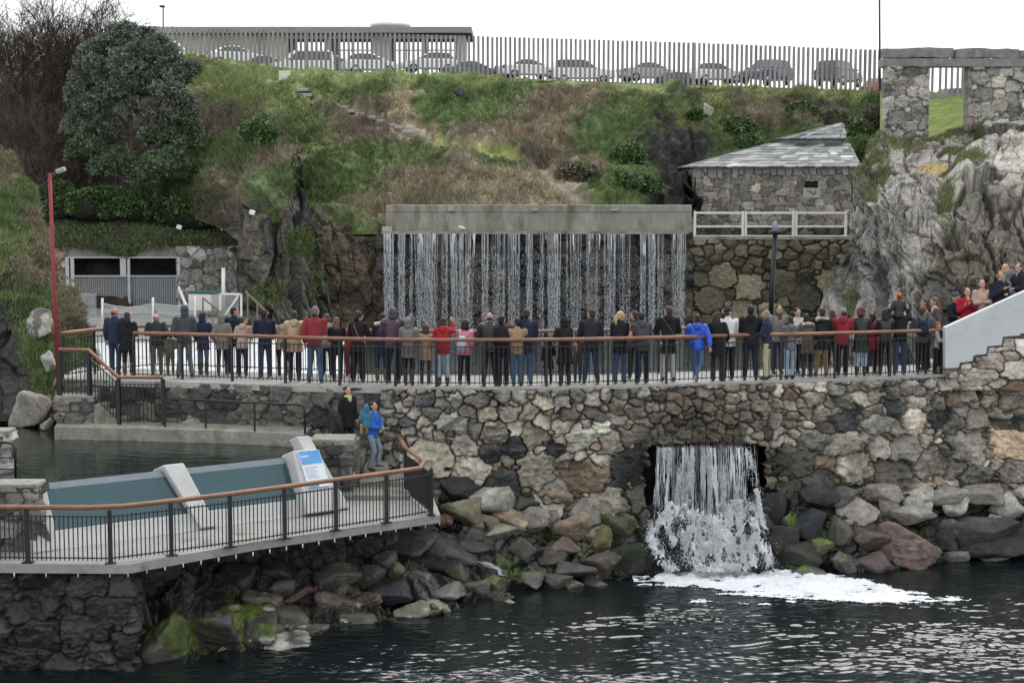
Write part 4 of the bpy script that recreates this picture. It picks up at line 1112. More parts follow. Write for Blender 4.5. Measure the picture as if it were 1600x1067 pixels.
b = MB(); pbox(b, 1255, 1282, 293.5, 310, YH - .085, YH + .05); b.build('pale_stone', mat('pale_stone', (.36, .345, .31), rough=.9, n=((6., .15), (40., .15)), bump=[(20., .5, .02)]), hut, bevel=.03)
def slates(mb_, cols, e0, e1, r0, r1, rows, seed, th=.035, sw=.42):
    """courses of irregular slates between eaves e0-e1 and ridge r0-r1"""
    g = np.random.default_rng(seed)
    e0, e1, r0, r1 = [np.asarray(q, float) for q in (e0, e1, r0, r1)]
    nrm = np.cross(e1 - e0, r0 - e0 if np.linalg.norm(r0 - e0) > .01 else r1 - e0); nrm /= np.linalg.norm(nrm)
    if nrm[2] < 0: nrm = -nrm
    for j in range(rows):
        t0, t1 = j / rows - .02, min((j + 1.55) / rows, 1.02)
        A0, A1 = e0 + (r0 - e0) * t0, e1 + (r1 - e1) * t0
        Bq0, Bq1 = e0 + (r0 - e0) * t1, e1 + (r1 - e1) * t1
        L = np.linalg.norm(A1 - A0); x = -g.uniform(0, .2)
        while x < L:
            w = g.uniform(.55, 1.5) * sw
            xa, xb = max(x, -.02) / L, min(x + w, L + .02) / L
            if xb - xa > .02 / L:
                dn = g.uniform(-.05, .07); mid = (xa + xb) / 2
                up = nrm * (th * 1.1 + g.uniform(0, .02)); base = nrm * g.uniform(.0, .012)
                dirv = (A0 - Bq0) / (np.linalg.norm(A0 - Bq0) + 1e-9)
                pts = [A0 + (A1 - A0) * xa + dirv * g.uniform(-.06, .03), A0 + (A1 - A0) * mid + dirv * (dn + .03), A0 + (A1 - A0) * xb + dirv * g.uniform(-.06, .03), Bq0 + (Bq1 - Bq0) * xb, Bq0 + (Bq1 - Bq0) * xa]
                top = [p + up + nrm * (.012 if i < 3 else -.01) for i, p in enumerate(pts)]
                bot = [p + base for p in pts]
                n0 = mb_.n
                mb_.add(top + bot, [(0, 1, 2, 3, 4), (9, 8, 7, 6, 5), (0, 5, 6, 1), (1, 6, 7, 2), (2, 7, 8, 3), (3, 8, 9, 4), (4, 9, 5, 0)])
                c = np.array([.19, .195, .195]) * np.exp(g.normal(0, .36)) * np.exp(g.normal(0, .025, 3))
                cols += [c] * (mb_.n - n0)
            x += w * .98
def build_col(mb_, cols, name, m_, parent):
    me = bpy.data.meshes.new(name); me.from_pydata(mb_.v, [], mb_.f)
    a = me.color_attributes.new('Col', 'FLOAT_COLOR', 'POINT'); c = np.ones((len(cols), 4), np.float32); c[:, :3] = cols
    a.data.foreach_set('color', c.ravel()); me.update()
    return link(name, me, m_, parent)
M_SLATE = mat('slate', attr=True, rough=.72, n=((4., .2), (30., .18)), bump=[(25., .4, .01)], tint=((.33, .32, .25), 3.2, .62, .78))
ze, zr = VZ(263, YH) + .05, VZ(226, YH + 1.9)
ex0, ex1 = XU(1079, YH - .3), XU(1341, YH - .3)
m = MB(); cl = []
rx0, rx1 = XU(1196, YH + 1.9), XU(1322, YH + 1.9)
slates(m, cl, (ex0, YH - .35, ze), (ex1, YH - .35, ze), (rx0, YH + 1.9, zr), (rx1, YH + 1.9, zr), 8, 121)
slates(m, cl, (ex0, YH + 4.5, ze), (ex0, YH - .35, ze), (rx0, YH + 2.1, zr), (rx0, YH + 1.9, zr), 8, 122)
slates(m, cl, (ex1, YH - .35, ze), (ex1, YH + 4.5, ze), (rx1, YH + 1.9, zr), (rx1, YH + 2.1, zr), 8, 123)
m.add([(ex0 + .05, YH - .3, ze - .03), (ex1 - .05, YH - .3, ze - .03), (ex1 - .05, YH + 4.4, ze - .03), (ex0 + .05, YH + 4.4, ze - .03), (rx0, YH + 1.95, zr - .02), (rx1, YH + 1.95, zr - .02)], [(0, 1, 5, 4), (1, 2, 5), (2, 3, 4, 5), (3, 0, 4), (3, 2, 1, 0)]); cl += [np.array([.05, .05, .05])] * 6
build_col(m, cl, 'roof', M_SLATE, hut)
m = MB(); cl = []                       # the row of hanging slates under the eaves
g = np.random.default_rng(5); x = hx0 - .1
while x < hx1 + .12:
    w = g.uniform(.16, .42); hgt = g.uniform(.22, .5) if x < XU(1190, YH) else g.uniform(.24, .34)
    n0 = m.n
    zz = ze - .02
    y = YH - .13 + g.uniform(-.02, .02)
    sk = g.uniform(-.04, .04)
    V_ = [(x, y, zz), (x + w, y, zz), (x + w - .03 + sk, y - .02, zz - hgt * g.uniform(.85, 1)), (x + w / 2 + sk, y - .02, zz - hgt), (x + .03 + sk, y - .02, zz - hgt * g.uniform(.8, 1))]
    m.add(V_ + [(a, b_ + .03, c) for a, b_, c in V_], [(0, 1, 2, 3, 4), (9, 8, 7, 6, 5), (0, 5, 6, 1), (1, 6, 7, 2), (2, 7, 8, 3), (3, 8, 9, 4), (4, 9, 5, 0)])
    cl += [np.array([.25, .255, .26]) * np.exp(g.normal(0, .18))] * (m.n - n0); x += w + .012
build_col(m, cl, 'hanging_slates', M_SLATE, hut)
# small upper tier
m = MB(); cl = []
Yu = YH + 1.75
zt, zu = VZ(217, Yu), VZ(194, Yu + .9)
a0, a1 = XU(1221, Yu), XU(1317, Yu)
slates(m, cl, (a0, Yu, zt), (a1, Yu, zt), (XU(1308, Yu + .9), Yu + .9, zu), (XU(1313, Yu + .9), Yu + .9, zu), 4, 131, sw=.36)
slates(m, cl, (a1, Yu, zt), (a1, Yu + 2, zt), (XU(1313, Yu + .9), Yu + .9, zu), (XU(1313, Yu + .9), Yu + 1.1, zu), 4, 132, sw=.36)
slates(m, cl, (a0, Yu + 2, zt), (a0, Yu, zt), (XU(1308, Yu + .9), Yu + 1.1, zu), (XU(1308, Yu + .9), Yu + .9, zu), 4, 133, sw=.36)
build_col(m, cl, 'upper_roof', M_SLATE, hut)
b = MB(); pbox(b, 1226, 1314, 217, 226, Yu + .15, Yu + 1.7); b.build('upper_wall', mat('slate_cheek', (.22, .22, .215), rough=.8, n=((3., .3), (20., .2)), bump=[(12., .5, .02)]), hut)
# ============================================================= FALLING WATER
def water_look(name, col=(.94, .96, .98), rough=.2, tl=.4):
    m = bpy.data.materials.new(name); m.use_nodes = True
    t = m.node_tree; L = t.links.new; b = t.nodes['Principled BSDF']
    q = t.nodes.new('ShaderNodeTexNoise'); q.inputs['Scale'].default_value = 6
    r = t.nodes.new('ShaderNodeMapRange'); r.inputs['To Min'].default_value = .75; r.inputs['To Max'].default_value = 1.1
    k = t.nodes.new('ShaderNodeVectorMath'); k.operation = 'SCALE'; k.inputs[0].default_value = col
    L(q.outputs['Fac'], r.inputs['Value']); L(r.outputs[0], k.inputs['Scale']); L(k.outputs[0], b.inputs['Base Color'])
    b.inputs['Roughness'].default_value = rough; b.inputs['IOR'].default_value = 1.33
    tr = t.nodes.new('ShaderNodeBsdfTranslucent'); L(k.outputs[0], tr.inputs['Color'])
    ms = t.nodes.new('ShaderNodeMixShader'); ms.inputs[0].default_value = tl
    L(b.outputs[0], ms.inputs[1]); L(tr.outputs[0], ms.inputs[2]); L(ms.outputs[0], t.nodes['Material Output'].inputs['Surface'])
    return m
M_FALL = water_look('white_falling_water')
M_FOAM = water_look('white_foam', (.70, .72, .745), .7, .0)
TETRA = np.array([(1, 1, 1), (-1, -1, 1), (-1, 1, -1), (1, -1, -1)], float) / 1.2
TF = np.array([(0, 1, 2), (0, 3, 1), (0, 2, 3), (1, 3, 2)])
OCT = np.array([(1, 0, 0), (-1, 0, 0), (0, 1, 0), (0, -1, 0), (0, 0, 1), (0, 0, -1)], float)
OF = np.array([(0, 2, 4), (2, 1, 4), (1, 3, 4), (3, 0, 4), (2, 0, 5), (1, 2, 5), (3, 1, 5), (0, 3, 5)])
class Spray:
    def __init__(s): s.V = []; s.F = []; s.n = 0
    def drops(s, p, r, el):
        """p (n,3), r (n,), el (n,) vertical stretch"""
        k = len(p); V = OCT[None] * np.stack([r, r * .6, r * el], -1)[:, None] + p[:, None]
        s.V.append(V.reshape(-1, 3)); s.F.append((OF[None] + s.n + 6 * np.arange(k)[:, None, None]).reshape(-1, 3)); s.n += 6 * k
    def strand(s, pts, w):
        """a falling thread: a three-sided tube whose thickness follows w"""
        k = len(pts); a = np.array([0, 2.09, 4.19])
        V = pts[:, None] + np.stack([np.cos(a), np.sin(a), 0 * a], -1)[None] * w[:, None, None]
        i = np.arange(k - 1)[:, None, None] * 3; j = np.arange(3)[None, :, None]; j2 = (j + 1) % 3
        q = np.concatenate([np.concatenate([i + j, i + j2, i + 3 + j2], -1), np.concatenate([i + j, i + 3 + j2, i + 3 + j], -1)], 1).reshape(-1, 3)
        s.V.append(V.reshape(-1, 3)); s.F.append(q + s.n); s.n += 3 * k
    def streaks(s, p, d, r, L):
        """short drawn-out splashes: p centres, d directions, r half-thickness, L half-length"""
        k = len(p); d = d / (np.linalg.norm(d, axis=1, keepdims=True) + 1e-9)
        a = np.cross(d, np.array([.3, 1., .2])); a /= np.linalg.norm(a, axis=1, keepdims=True) + 1e-9; b = np.cross(d, a)
        V = p[:, None] + OCT[None, :, 0:1] * (a * r[:, None])[:, None] + OCT[None, :, 1:2] * (b * r[:, None])[:, None] + OCT[None, :, 2:3] * (d * L[:, None])[:, None]
        s.V.append(V.reshape(-1, 3)); s.F.append((OF[None] + s.n + 6 * np.arange(k)[:, None, None]).reshape(-1, 3)); s.n += 6 * k
    def tri(s, A):
        k = len(A); s.V.append(A.reshape(-1, 3)); s.F.append(s.n + np.arange(3 * k).reshape(-1, 3)); s.n += 3 * k
    def build(s, name, m, parent=None):
        return npmesh(name, np.vstack(s.V), np.vstack(s.F), m, parent)
# --- wide curtain
g = np.random.default_rng(31)
sp_ = Spray()
xA, xB = XU(598, YW - .3), XU(1073, YW - .3)
zt, zb = VZ(365, YW - .3), ZQ - .05
dens = [(600, 616, 1.0), (622, 634, .9), (641, 645, .8), (648, 685, .8), (690, 700, .55), (703, 742, .75), (752, 764, .8), (768, 790, .55), (793, 812, .7), (822, 832, 1.), (838, 850, .4), (855, 876, 1.), (884, 888, .5), (890, 909, .55), (914, 938, .4), (942, 962, .75), (965, 985, .35), (999, 1009, .8), (1012, 1024, 1.), (1026, 1036, .6), (1048, 1070, .75)]
for a, b_, d in dens:
    n = max(3, int((b_ - a) * 2.1 * d))
    cl_u = g.uniform(a, b_, n)
    for u in cl_u:
        x0 = XU(u, YW - .3); hgt = zt - zb; k = 44
        t = np.linspace(0, 1, k); z = zt - hgt * t ** 1.0
        ph = g.uniform(0, 9)
        conv = (XU((a + b_) / 2, YW - .3) - x0) * .12 * sstep(0, .5, t)
        wob = .030 * np.array(vnoise(np.stack([t * 9 + ph, 0 * t + u, 0 * t], -1), 2)) * sstep(.1, .5, t) + .022 * np.array(vnoise(np.stack([t * 26 + ph, 0 * t + u, 0 * t], -1), 4)) * sstep(.2, .5, t)
        y = YW - .34 - .18 * np.sqrt(t) + g.uniform(-.05, .05)
        w0 = (.0035 + .009 * g.random() ** 2.2) * (1.2 if d > .7 else .9)
        brk = vnoise(np.stack([t * 19 + ph * 3, 0 * t + u * 3.1, 0 * t], -1), 6)
        w = w0 * np.clip(1 + .7 * vnoise(np.stack([t * 14 + ph, 0 * t + u * 7, 0 * t], -1), 5), .3, 2) * np.where(t < .15, .8, sstep(-.35 + .75 * t, .15 + .6 * t, brk) + .02)
        sp_.strand(np.stack([x0 + conv + wob, y, z], -1), np.maximum(w, .0015))
    # droplets torn off lower down
    m_ = int((b_ - a) * 75 * d)
    tt_ = g.uniform(.12, 1, m_) ** .75
    uu = g.uniform(a, b_, m_); uu = (a + b_) / 2 + (uu - (a + b_) / 2) * (1 - .2 * tt_) + g.normal(0, 1.2, m_) * tt_
    sp_.drops(np.stack([XU(uu, YW - .3), YW - .36 - .2 * tt_ + g.normal(0, .05, m_), zt - (zt - zb) * tt_], -1), (.004 + .014 * g.random(m_) ** 3) * (.7 + .5 * tt_), g.uniform(1., 3.2, m_))
m_ = 9500
tt_ = g.uniform(.2, 1, m_)
sp_.drops(np.stack([g.uniform(xA, xB, m_), YW - .4 + g.normal(0, .08, m_), zt - (zt - zb) * tt_], -1), g.uniform(.005, .012, m_), g.uniform(1., 2., m_))
def sheet(u0, u1, v0, v1, nu, nv, pos, mask):
    """torn film of water: a grid kept only where the mask holds"""
    U, Vv = np.meshgrid(np.linspace(u0, u1, nu), np.linspace(v0, v1, nv), indexing='ij')
    ok = mask(U, Vv); fm = ok[:-1, :-1] & ok[1:, :-1] & ok[1:, 1:] & ok[:-1, 1:]
    f = gridfaces(nu, nv, fm); V = pos(U, Vv).reshape(-1, 3); us_ = np.unique(f); mp_ = np.full(nu * nv, 0); mp_[us_] = np.arange(len(us_))
    f = mp_[f]; return V[us_], np.concatenate([f[:, [0, 1, 2]], f[:, [0, 2, 3]]])
def add_sheet(S_, a): S_.V.append(a[0]); S_.F.append(a[1] + S_.n); S_.n += len(a[0])
dU = np.array([q for a, b_, d in dens for q in (a - 1.5, a, b_, b_ + 1.5)]); dD = np.array([q for a, b_, d in dens for q in (-.4, d, d, -.4)])
def um(U, Vv):
    t = (Vv - 365) / 160.; q = np.stack([U * .30, t * 1.6, 0 * U], -1)
    return .55 * np.interp(U, dU, dD) + .75 * fbm(q * [1, 1, 1], 3, 61) + .55 * fbm(q * [3.1, 4, 1], 2, 62) - .82 - .7 * t - .9 * sstep(.18, .5, t) * (1 - fbm(np.stack([U * .22, Vv * .16, 0 * U], -1), 3, 63)) > 0
add_sheet(sp_, sheet(598, 1073, 365.5, 520, 900, 170, lambda U, Vv: P(U, Vv, YW - .37 - .18 * np.sqrt(np.clip((Vv - 365) / 150, 0, 1)) + .03 * fbm(np.stack([U * .3, Vv * .05, 0 * U], -1), 2, 3)), um))
struct(sp_.build('waterfall', M_FALL))
# spill over the brink: a thin dark sheet of running water at the top
b = MB()
uu = np.linspace(599, 1071, 150)
rr = np.stack([XU(uu, YW - .3), YW - .345 - .02 * np.abs(vnoise(np.stack([uu * .3, 0 * uu, 0 * uu], -1), 3)), 0 * uu], -1)
# --- lower fall out of the culvert
g = np.random.default_rng(33)
sp2 = Spray()
YF = 39.72
def fy(u): return float(front_y(XU(u, 40))) - .25
zt2 = VZ(699, 40)
ug = np.r_[g.uniform(1026, 1166, 260), g.uniform(1172, 1186, 5)]
dnz = lambda u: .5 + .5 * float(fbm(np.array([u * .11, 0, 0]), 3, 12)) * 1.3
for u in ug:
    y0 = fy(u) + .25; t = np.linspace(0, 1, 30)
    vend = (790 if u < 1040 else 812 if u < 1130 else 786 if u < 1162 else 812) + g.normal(0, 9)
    ze = VZ(vend, y0 - .4)
    z = zt2 + (ze - zt2) * t ** 1.15 + .015 * g.normal()
    x = XU(u, y0) + .02 * np.array(vnoise(np.stack([t * 4 + u, 0 * t, 0 * t], -1), 3)) * t + (XU(u, 40) - XU(1096, 40)) * .06 * t
    y = y0 - .45 * np.sqrt(t) + .05 * g.normal()
    w = (.002 + .008 * g.random() ** 2) * (.6 + .8 * dnz(u)) * np.clip(1 + .7 * vnoise(np.stack([t * 10 + u * 3, 0 * t, 0 * t], -1), 5), .25, 2) * np.where(t < .12, .75, .10 + sstep(-.35, .2, vnoise(np.stack([t * 13 + u * 7, 0 * t, 0 * t], -1), 6)))
    sp2.strand(np.stack([x, y, z], -1), w)
m_ = 34000
uu = g.uniform(1024, 1168, m_); tt_ = g.uniform(0, 1, m_) ** .85; vv = 700 + 108 * tt_
den = fbm(np.stack([uu * .10, tt_ * 1.2, 0 * uu], -1), 4, 7) + .5 * fbm(np.stack([uu * .35, tt_ * 2.5, 0 * uu], -1), 2, 8)
keep = den > g.uniform(.08, .85, m_)
uu, vv, tt_ = uu[keep], vv[keep], tt_[keep]; k = len(uu)
yy = np.interp(uu, np.linspace(1020, 1170, 16), [fy(a) for a in np.linspace(1020, 1170, 16)]) - .1 - .38 * np.sqrt(tt_)
uu = uu + (uu - 1096) * .05 * tt_
sp2.streaks(P(uu, vv, yy + g.normal(0, .05, k)), np.stack([g.normal(0, .04, k), g.normal(0, .05, k) - .1, -np.ones(k)], -1), .0018 + .006 * g.random(k) ** 2.5, .02 + .09 * g.random(k) ** 2)
# white broken water over the rocks at the foot
paths = [([(1048, 802), (1022, 820), (1018, 842), (1030, 862), (1044, 880), (1052, 892)], 8, 150), ([(1040, 806), (1070, 801), (1090, 815), (1078, 838), (1085, 862), (1098, 884), (1110, 892)], 15, 420), ([(1090, 808), (1108, 818), (1112, 845), (1120, 870), (1128, 892)], 20, 520), ([(1112, 812), (1128, 826), (1140, 850), (1146, 890)], 17, 420),
         ([(1160, 785), (1146, 795), (1132, 812), (1128, 840), (1140, 870), (1150, 888)], 15, 420), ([(1160, 786), (1155, 812), (1157, 840), (1164, 870), (1160, 888)], 7, 200), ([(1174, 790), (1182, 815), (1190, 842), (1196, 862), (1200, 882)], 8, 170), ([(1052, 806), (1046, 826), (1052, 850)], 6, 40), ([(1166, 700), (1176, 735), (1184, 770), (1188, 800), (1192, 830)], 4, 70), ([(1182, 835), (1172, 850), (1176, 880)], 6, 70)]
for pts, wd, n in paths:
    pts = np.array(pts, float); d = np.r_[0, np.cumsum(np.linalg.norm(np.diff(pts, axis=0), axis=1))]
    m_ = int(n * 42)
    t = g.uniform(0, 1, m_); off = g.normal(0, .55, m_) * wd
    u = np.interp(t * d[-1], d, pts[:, 0]) + off; v = np.interp(t * d[-1], d, pts[:, 1]) + g.normal(0, 3, m_)
    du = np.interp(np.minimum(t + .06, 1) * d[-1], d, pts[:, 0]) - np.interp(np.maximum(t - .06, 0) * d[-1], d, pts[:, 0]); dv = np.interp(np.minimum(t + .06, 1) * d[-1], d, pts[:, 1]) - np.interp(np.maximum(t - .06, 0) * d[-1], d, pts[:, 1])
    kp = fbm(np.stack([u * .13, v * .07, 0 * u], -1), 4, 17) > g.uniform(-.35, .45, m_)
    u, v, du, dv, off = u[kp], v[kp], du[kp], dv[kp], off[kp]; k = len(u)
    v = np.minimum(v, 890 + g.normal(0, 3, k))
    y = 39.5 - .95 * (np.clip(v, 790, 892) - 790) / 100. - np.abs(g.normal(0, .10, k))
    dr = np.stack([du / 20. + g.normal(0, .35, k), -.3 + g.normal(0, .3, k), -dv / 20. + g.normal(0, .35, k)], -1)
    sp2.streaks(P(u, v, y), dr, .003 + .010 * g.random(k) ** 2.2, .008 + .05 * g.random(k) ** 2)
    m_ = n * 3
    t = g.uniform(0, 1, m_); off = g.normal(0, 1.1, m_) * wd
    u = np.interp(t * d[-1], d, pts[:, 0]) + off; v = np.interp(t * d[-1], d, pts[:, 1]) + g.normal(0, 7, m_)
    y = 39.4 - .95 * (np.clip(v, 790, 892) - 790) / 100. - np.abs(g.normal(0, .15, m_))
    sp2.drops(P(u, v, y), g.uniform(.003, .010, m_), g.uniform(.8, 1.6, m_))
def cm(U, Vv):
    t = (Vv - 700) / 108.; q = np.stack([U * .16, t * .8, 0 * U], -1)
    return .9 * fbm(q, 3, 64) + .7 * fbm(q * [3.2, 3, 1], 2, 65) + .5 * fbm(q * [7, 9, 1], 2, 66) - .56 + .34 * sstep(.6, 1.05, t) > 0
fyv = lambda U: np.interp(U, np.linspace(1020, 1190, 16), [fy(a) for a in np.linspace(1020, 1190, 16)])
add_sheet(sp2, sheet(1026, 1166, 699, 812, 330, 150, lambda U, Vv: P(U + (U - 1096) * .05 * (Vv - 700) / 108, Vv, fyv(U) - .08 - .38 * np.sqrt(np.clip((Vv - 700) / 108, 0, 1)) + .05 * fbm(np.stack([U * .2, Vv * .03, 0 * U], -1), 3, 3)), cm))
def sm(U, Vv):
    best = np.full(U.shape, -9.)
    for pts, wd, n in paths:
        pts = np.array(pts, float)
        for a, b_ in zip(pts[:-1], pts[1:]):
            d_ = b_ - a; t_ = np.clip(((U - a[0]) * d_[0] + (Vv - a[1]) * d_[1]) / (d_ @ d_), 0, 1)
            best = np.maximum(best, 1 - np.hypot(U - a[0] - t_ * d_[0], Vv - a[1] - t_ * d_[1]) / wd)
    q = np.stack([U * .09, Vv * .07, 0 * U], -1)
    return best * .8 + .75 * fbm(q, 4, 67) + .5 * fbm(q * [4, 3, 1], 3, 68) - .44 > 0
def spos(U, Vv):
    q = np.stack([U * .12, Vv * .10, 0 * U], -1)
    return P(U, Vv, 39.42 - 1.0 * (np.clip(Vv, 790, 892) - 790) / 100. + .07 * fbm(q, 4, 69))
add_sheet(sp2, sheet(1008, 1208, 780, 893, 420, 260, spos, sm))
struct(sp2.build('lower_waterfall', M_FALL))
# --- foam spreading on the harbour
def foam(name, poly_fn, u0, u1, v0, v1, seed, thr=0.):
    """a raised, ragged sheet of foam lying on the water"""
    A = G(u0, v1, 0); B = G(u1, v0, 0)
    nx, ny = 620, 300
    xs = np.linspace(XU(u0, 38) - .3, XU(u1, 38) + .3, nx); ys = np.linspace(G(800, v1, 0)[1], G(800, v0, 0)[1], ny)
    X, Y = np.meshgrid(xs, ys, indexing='ij'); Z = wave_h(X, Y) + .012
    V = np.stack([X, Y, Z], -1); u, v = proj(V)
    q = np.stack([X * 1.2, Y * 2.2, 0 * X], -1)
    msk = poly_fn(u, v) + .42 * fbm(q * [.8, 1, 1], 5, seed) + .30 * fbm(q * [3, 6, 1], 4, seed + 5)
    V[..., 2] += .05 * sstep(0, .8, msk) * (.5 + fbm(q * 3, 4, seed + 2)) + .012 * fbm(q * 14, 2, seed + 3)
    ok = msk > thr
    fm = ok[:-1, :-1] & ok[1:, :-1] & ok[1:, 1:] & ok[:-1, 1:]
    f = gridfaces(nx, ny, fm); used = np.unique(f); mp_ = np.full(nx * ny, -1); mp_[used] = np.arange(len(used))
    return struct(npmesh(name, V.reshape(-1, 3)[used], mp_[f], M_FOAM))
def fpoly(u, v):
    top = np.interp(u, [1020, 1040, 1060, 1130, 1200, 1260, 1340, 1400, 1470], [905, 888, 880, 876, 879, 890, 905, 922, 932])
    bot = np.interp(u, [1020, 1050, 1100, 1150, 1200, 1300, 1380, 1470], [908, 912, 918, 925, 930, 936, 938, 936])
    d = np.minimum(v - top, bot - v)
    return np.where(d > 0, np.clip(d / 16., 0, 1.2), d / 9.) - .02 + .35 * sstep(1300, 1120, u)
foam('foam', fpoly, 1015, 1480, 872, 948, 41)
def fpoly2(u, v):
    m1 = 1 - np.hypot((u - 1240) / 200, (v - 940) / 9); m2 = 1 - np.hypot((u - 1330) / 100, (v - 952) / 5)
    return np.maximum(np.clip(m1, -1, 1), np.clip(m2, -1, 1)) * .9 - .78
foam('foam', fpoly2, 1040, 1480, 928, 965, 43)
# --- trickle down the dark rocks left of the fall
tr = Spray(); g = np.random.default_rng(9)
tp = np.array([(655, 832), (685, 843), (705, 855), (722, 868), (745, 876), (768, 883), (779, 888), (781, 897), (792, 899)], float)
dd = np.r_[0, np.cumsum(np.linalg.norm(np.diff(tp, axis=0), axis=1))]
for i in range(70):
    s0 = g.uniform(0, .9); t = np.linspace(s0, min(1, s0 + g.uniform(.06, .2)), 10)
    u = np.interp(t * dd[-1], dd, tp[:, 0]) + g.normal(0, 1.6); v = np.interp(t * dd[-1], dd, tp[:, 1]) + g.normal(0, 1.1)
    tr.strand(P(u, v, sh_d(u, v) - .28), g.uniform(.005, .013) * np.sin(np.pi * np.linspace(.1, .9, 10)))
struct(tr.build('trickle', M_FALL))

# ============================================================= BOULDERS
GB = 'boulders piled along the shore'
gB = np.random.default_rng(17)
BN = 0
def bl(u, v, w, h, col, label=None, **k):
    global BN
    BN += 1
    if 'Y' in k: Y = k.pop('Y')
    else:
        Y = float((sh_d if u < 1100 else sr_d)(np.array(u), np.array(v))) - .12
    grp = k.pop('group', GB); gl = k.pop('gl', 'grey angular boulder lying in the jumble of rocks at the foot of the wall')
    boulder(u, v, w, h, Y, col, label or gl, grp if label is None else None, seed=300 + BN, **k)
TAN, GREY, DARK, RED, PALE, BLK = (.22, .175, .125), (.20, .185, .16), (.085, .08, .074), (.125, .098, .085), (.30, .285, .25), (.035, .035, .037)
# left of the fall
for a in [(725, 765, 74, 40, BLK, 'black slab boulder wedged low in the wall right of the deck corner'), (768, 785, 74, 48, PALE, 'large pale rounded boulder right of the deck railing end'), (717, 799, 70, 40, (.13, .125, .085), 'greenish sloping slab boulder beside the deck corner'),
          (697, 815, 26, 24, (.24, .16, .11), 'small orange-brown stone at the tip of the deck'), (836, 738, 46, 44, GREY, None), (866, 783, 56, 40, TAN, 'rounded tan boulder near the middle of the rock pile'), (893, 824, 60, 46, TAN, 'blocky brown boulder left of the fall, above a flat brown slab'),
          (872, 743, 54, 48, GREY, None), (815, 771, 34, 30, BLK, None), (823, 790, 40, 26, DARK, None), (800, 812, 60, 34, TAN, None), (835, 812, 46, 42, GREY, None), (862, 812, 22, 30, GREY, None), (925, 776, 46, 26, GREY, 'grey brick-shaped boulder left of the fall'), (960, 773, 44, 30, GREY, None),
          (912, 800, 52, 36, GREY, None), (938, 845, 34, 46, (.125, .125, .06), 'upright yellow-green boulder left of the fall'), (884, 852, 48, 30, RED, None), (935, 878, 66, 36, (.085, .068, .058), 'flat dark brown slab boulder left of the fall'), (815, 858, 50, 40, DARK, None), (860, 868, 50, 24, DARK, None), (900, 893, 66, 30, DARK, None),
          (760, 815, 44, 22, TAN, None), (790, 832, 60, 26, (.22, .21, .17), None), (740, 838, 40, 22, DARK, None), (968, 822, 56, 44, (.06, .07, .04), 'wet green mottled boulder close beside the lower fall'), (975, 872, 60, 50, (.035, .04, .03), None), (1000, 880, 60, 60, BLK, None), (990, 790, 40, 40, BLK, None)]:
    bl(*a)
for a in [(767, 910, 44, 24, 'dark mossy boulder with bright green top near the trickle', .75), (745, 920, 40, 24, None, .7), (930, 918, 44, 22, 'low mossy hump at the waterline left of the foam', .75), (870, 912, 50, 26, None, .55), (830, 905, 40, 22, None, .6), (958, 922, 36, 18, None, .6), (895, 916, 34, 20, None, .5)]:
    bl(*a[:4], DARK, a[4], moss=a[5], wet=True, gl='low mossy boulder at the waterline in the rock pile', group='mossy boulders at the waterline')
for a in [(535, 898, 70, 36, (.15, .15, .125), 'square grey-green boulder under the deck, largest of the ones lying there'), (578, 902, 50, 40, DARK, None), (620, 892, 28, 28, (.14, .13, .08), 'small olive boulder under the deck beside the dark corner'), (468, 930, 46, 30, (.085, .05, .042), 'dark reddish boulder under the deck'), (505, 912, 40, 40, DARK, None),
          (530, 945, 70, 46, (.115, .095, .08), 'brown-grey wide boulder below the square grey-green one'), (575, 938, 44, 24, RED, None), (615, 925, 76, 36, (.03, .032, .04), 'blue-black boulder under the deck edge, right of the brown-grey one'), (410, 940, 60, 40, (.10, .08, .065), None), (440, 920, 40, 30, DARK, None), (450, 970, 70, 46, (.10, .095, .08), None), (655, 905, 34, 22, DARK, None),
          (700, 925, 60, 26, (.10, .095, .085), None), (660, 952, 84, 30, (.16, .155, .11), 'long sloping slab with a lichen-green face at the waterline'), (790, 950, 34, 22, (.17, .165, .13), 'small yellow-grey boulder standing at the waterline'), (690, 862, 110, 44, BLK, None), (640, 858, 90, 50, BLK, None), (735, 860, 60, 30, BLK, None), (710, 890, 46, 34, (.05, .055, .03), None), (480, 985, 70, 30, (.09, .085, .075), None), (560, 968, 60, 26, (.09, .085, .075), None), (600, 880, 40, 36, DARK, None), (425, 890, 60, 40, BLK, None), (370, 905, 60, 50, BLK, None)]:
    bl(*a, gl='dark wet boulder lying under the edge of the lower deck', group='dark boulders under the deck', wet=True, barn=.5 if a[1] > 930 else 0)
bl(250, 1002, 128, 96, (.06, .055, .045), 'big rounded boulder with green moss cap, leftmost at the waterline', moss=.98, wet=True, sub=5, planes=9, mcol=(.06, .085, .016))
bl(330, 995, 100, 84, (.055, .052, .045), 'big mossy boulder right of the leftmost one, bright green on its shoulder', moss=.9, wet=True, sub=5, planes=9, mcol=(.085, .125, .016))
bl(385, 990, 100, 76, (.065, .06, .05), 'long mossy boulder with pale barnacles at the waterline', moss=.7, wet=True, sub=5, barn=.55)
bl(215, 960, 60, 60, (.05, .045, .04), None, moss=.3, wet=True, gl='dark wet boulder lying under the edge of the lower deck', group='dark boulders under the deck')
bl(440, 1010, 90, 40, (.075, .07, .06), None, barn=.8, wet=True, gl='dark wet boulder lying under the edge of the lower deck', group='dark boulders under the deck')
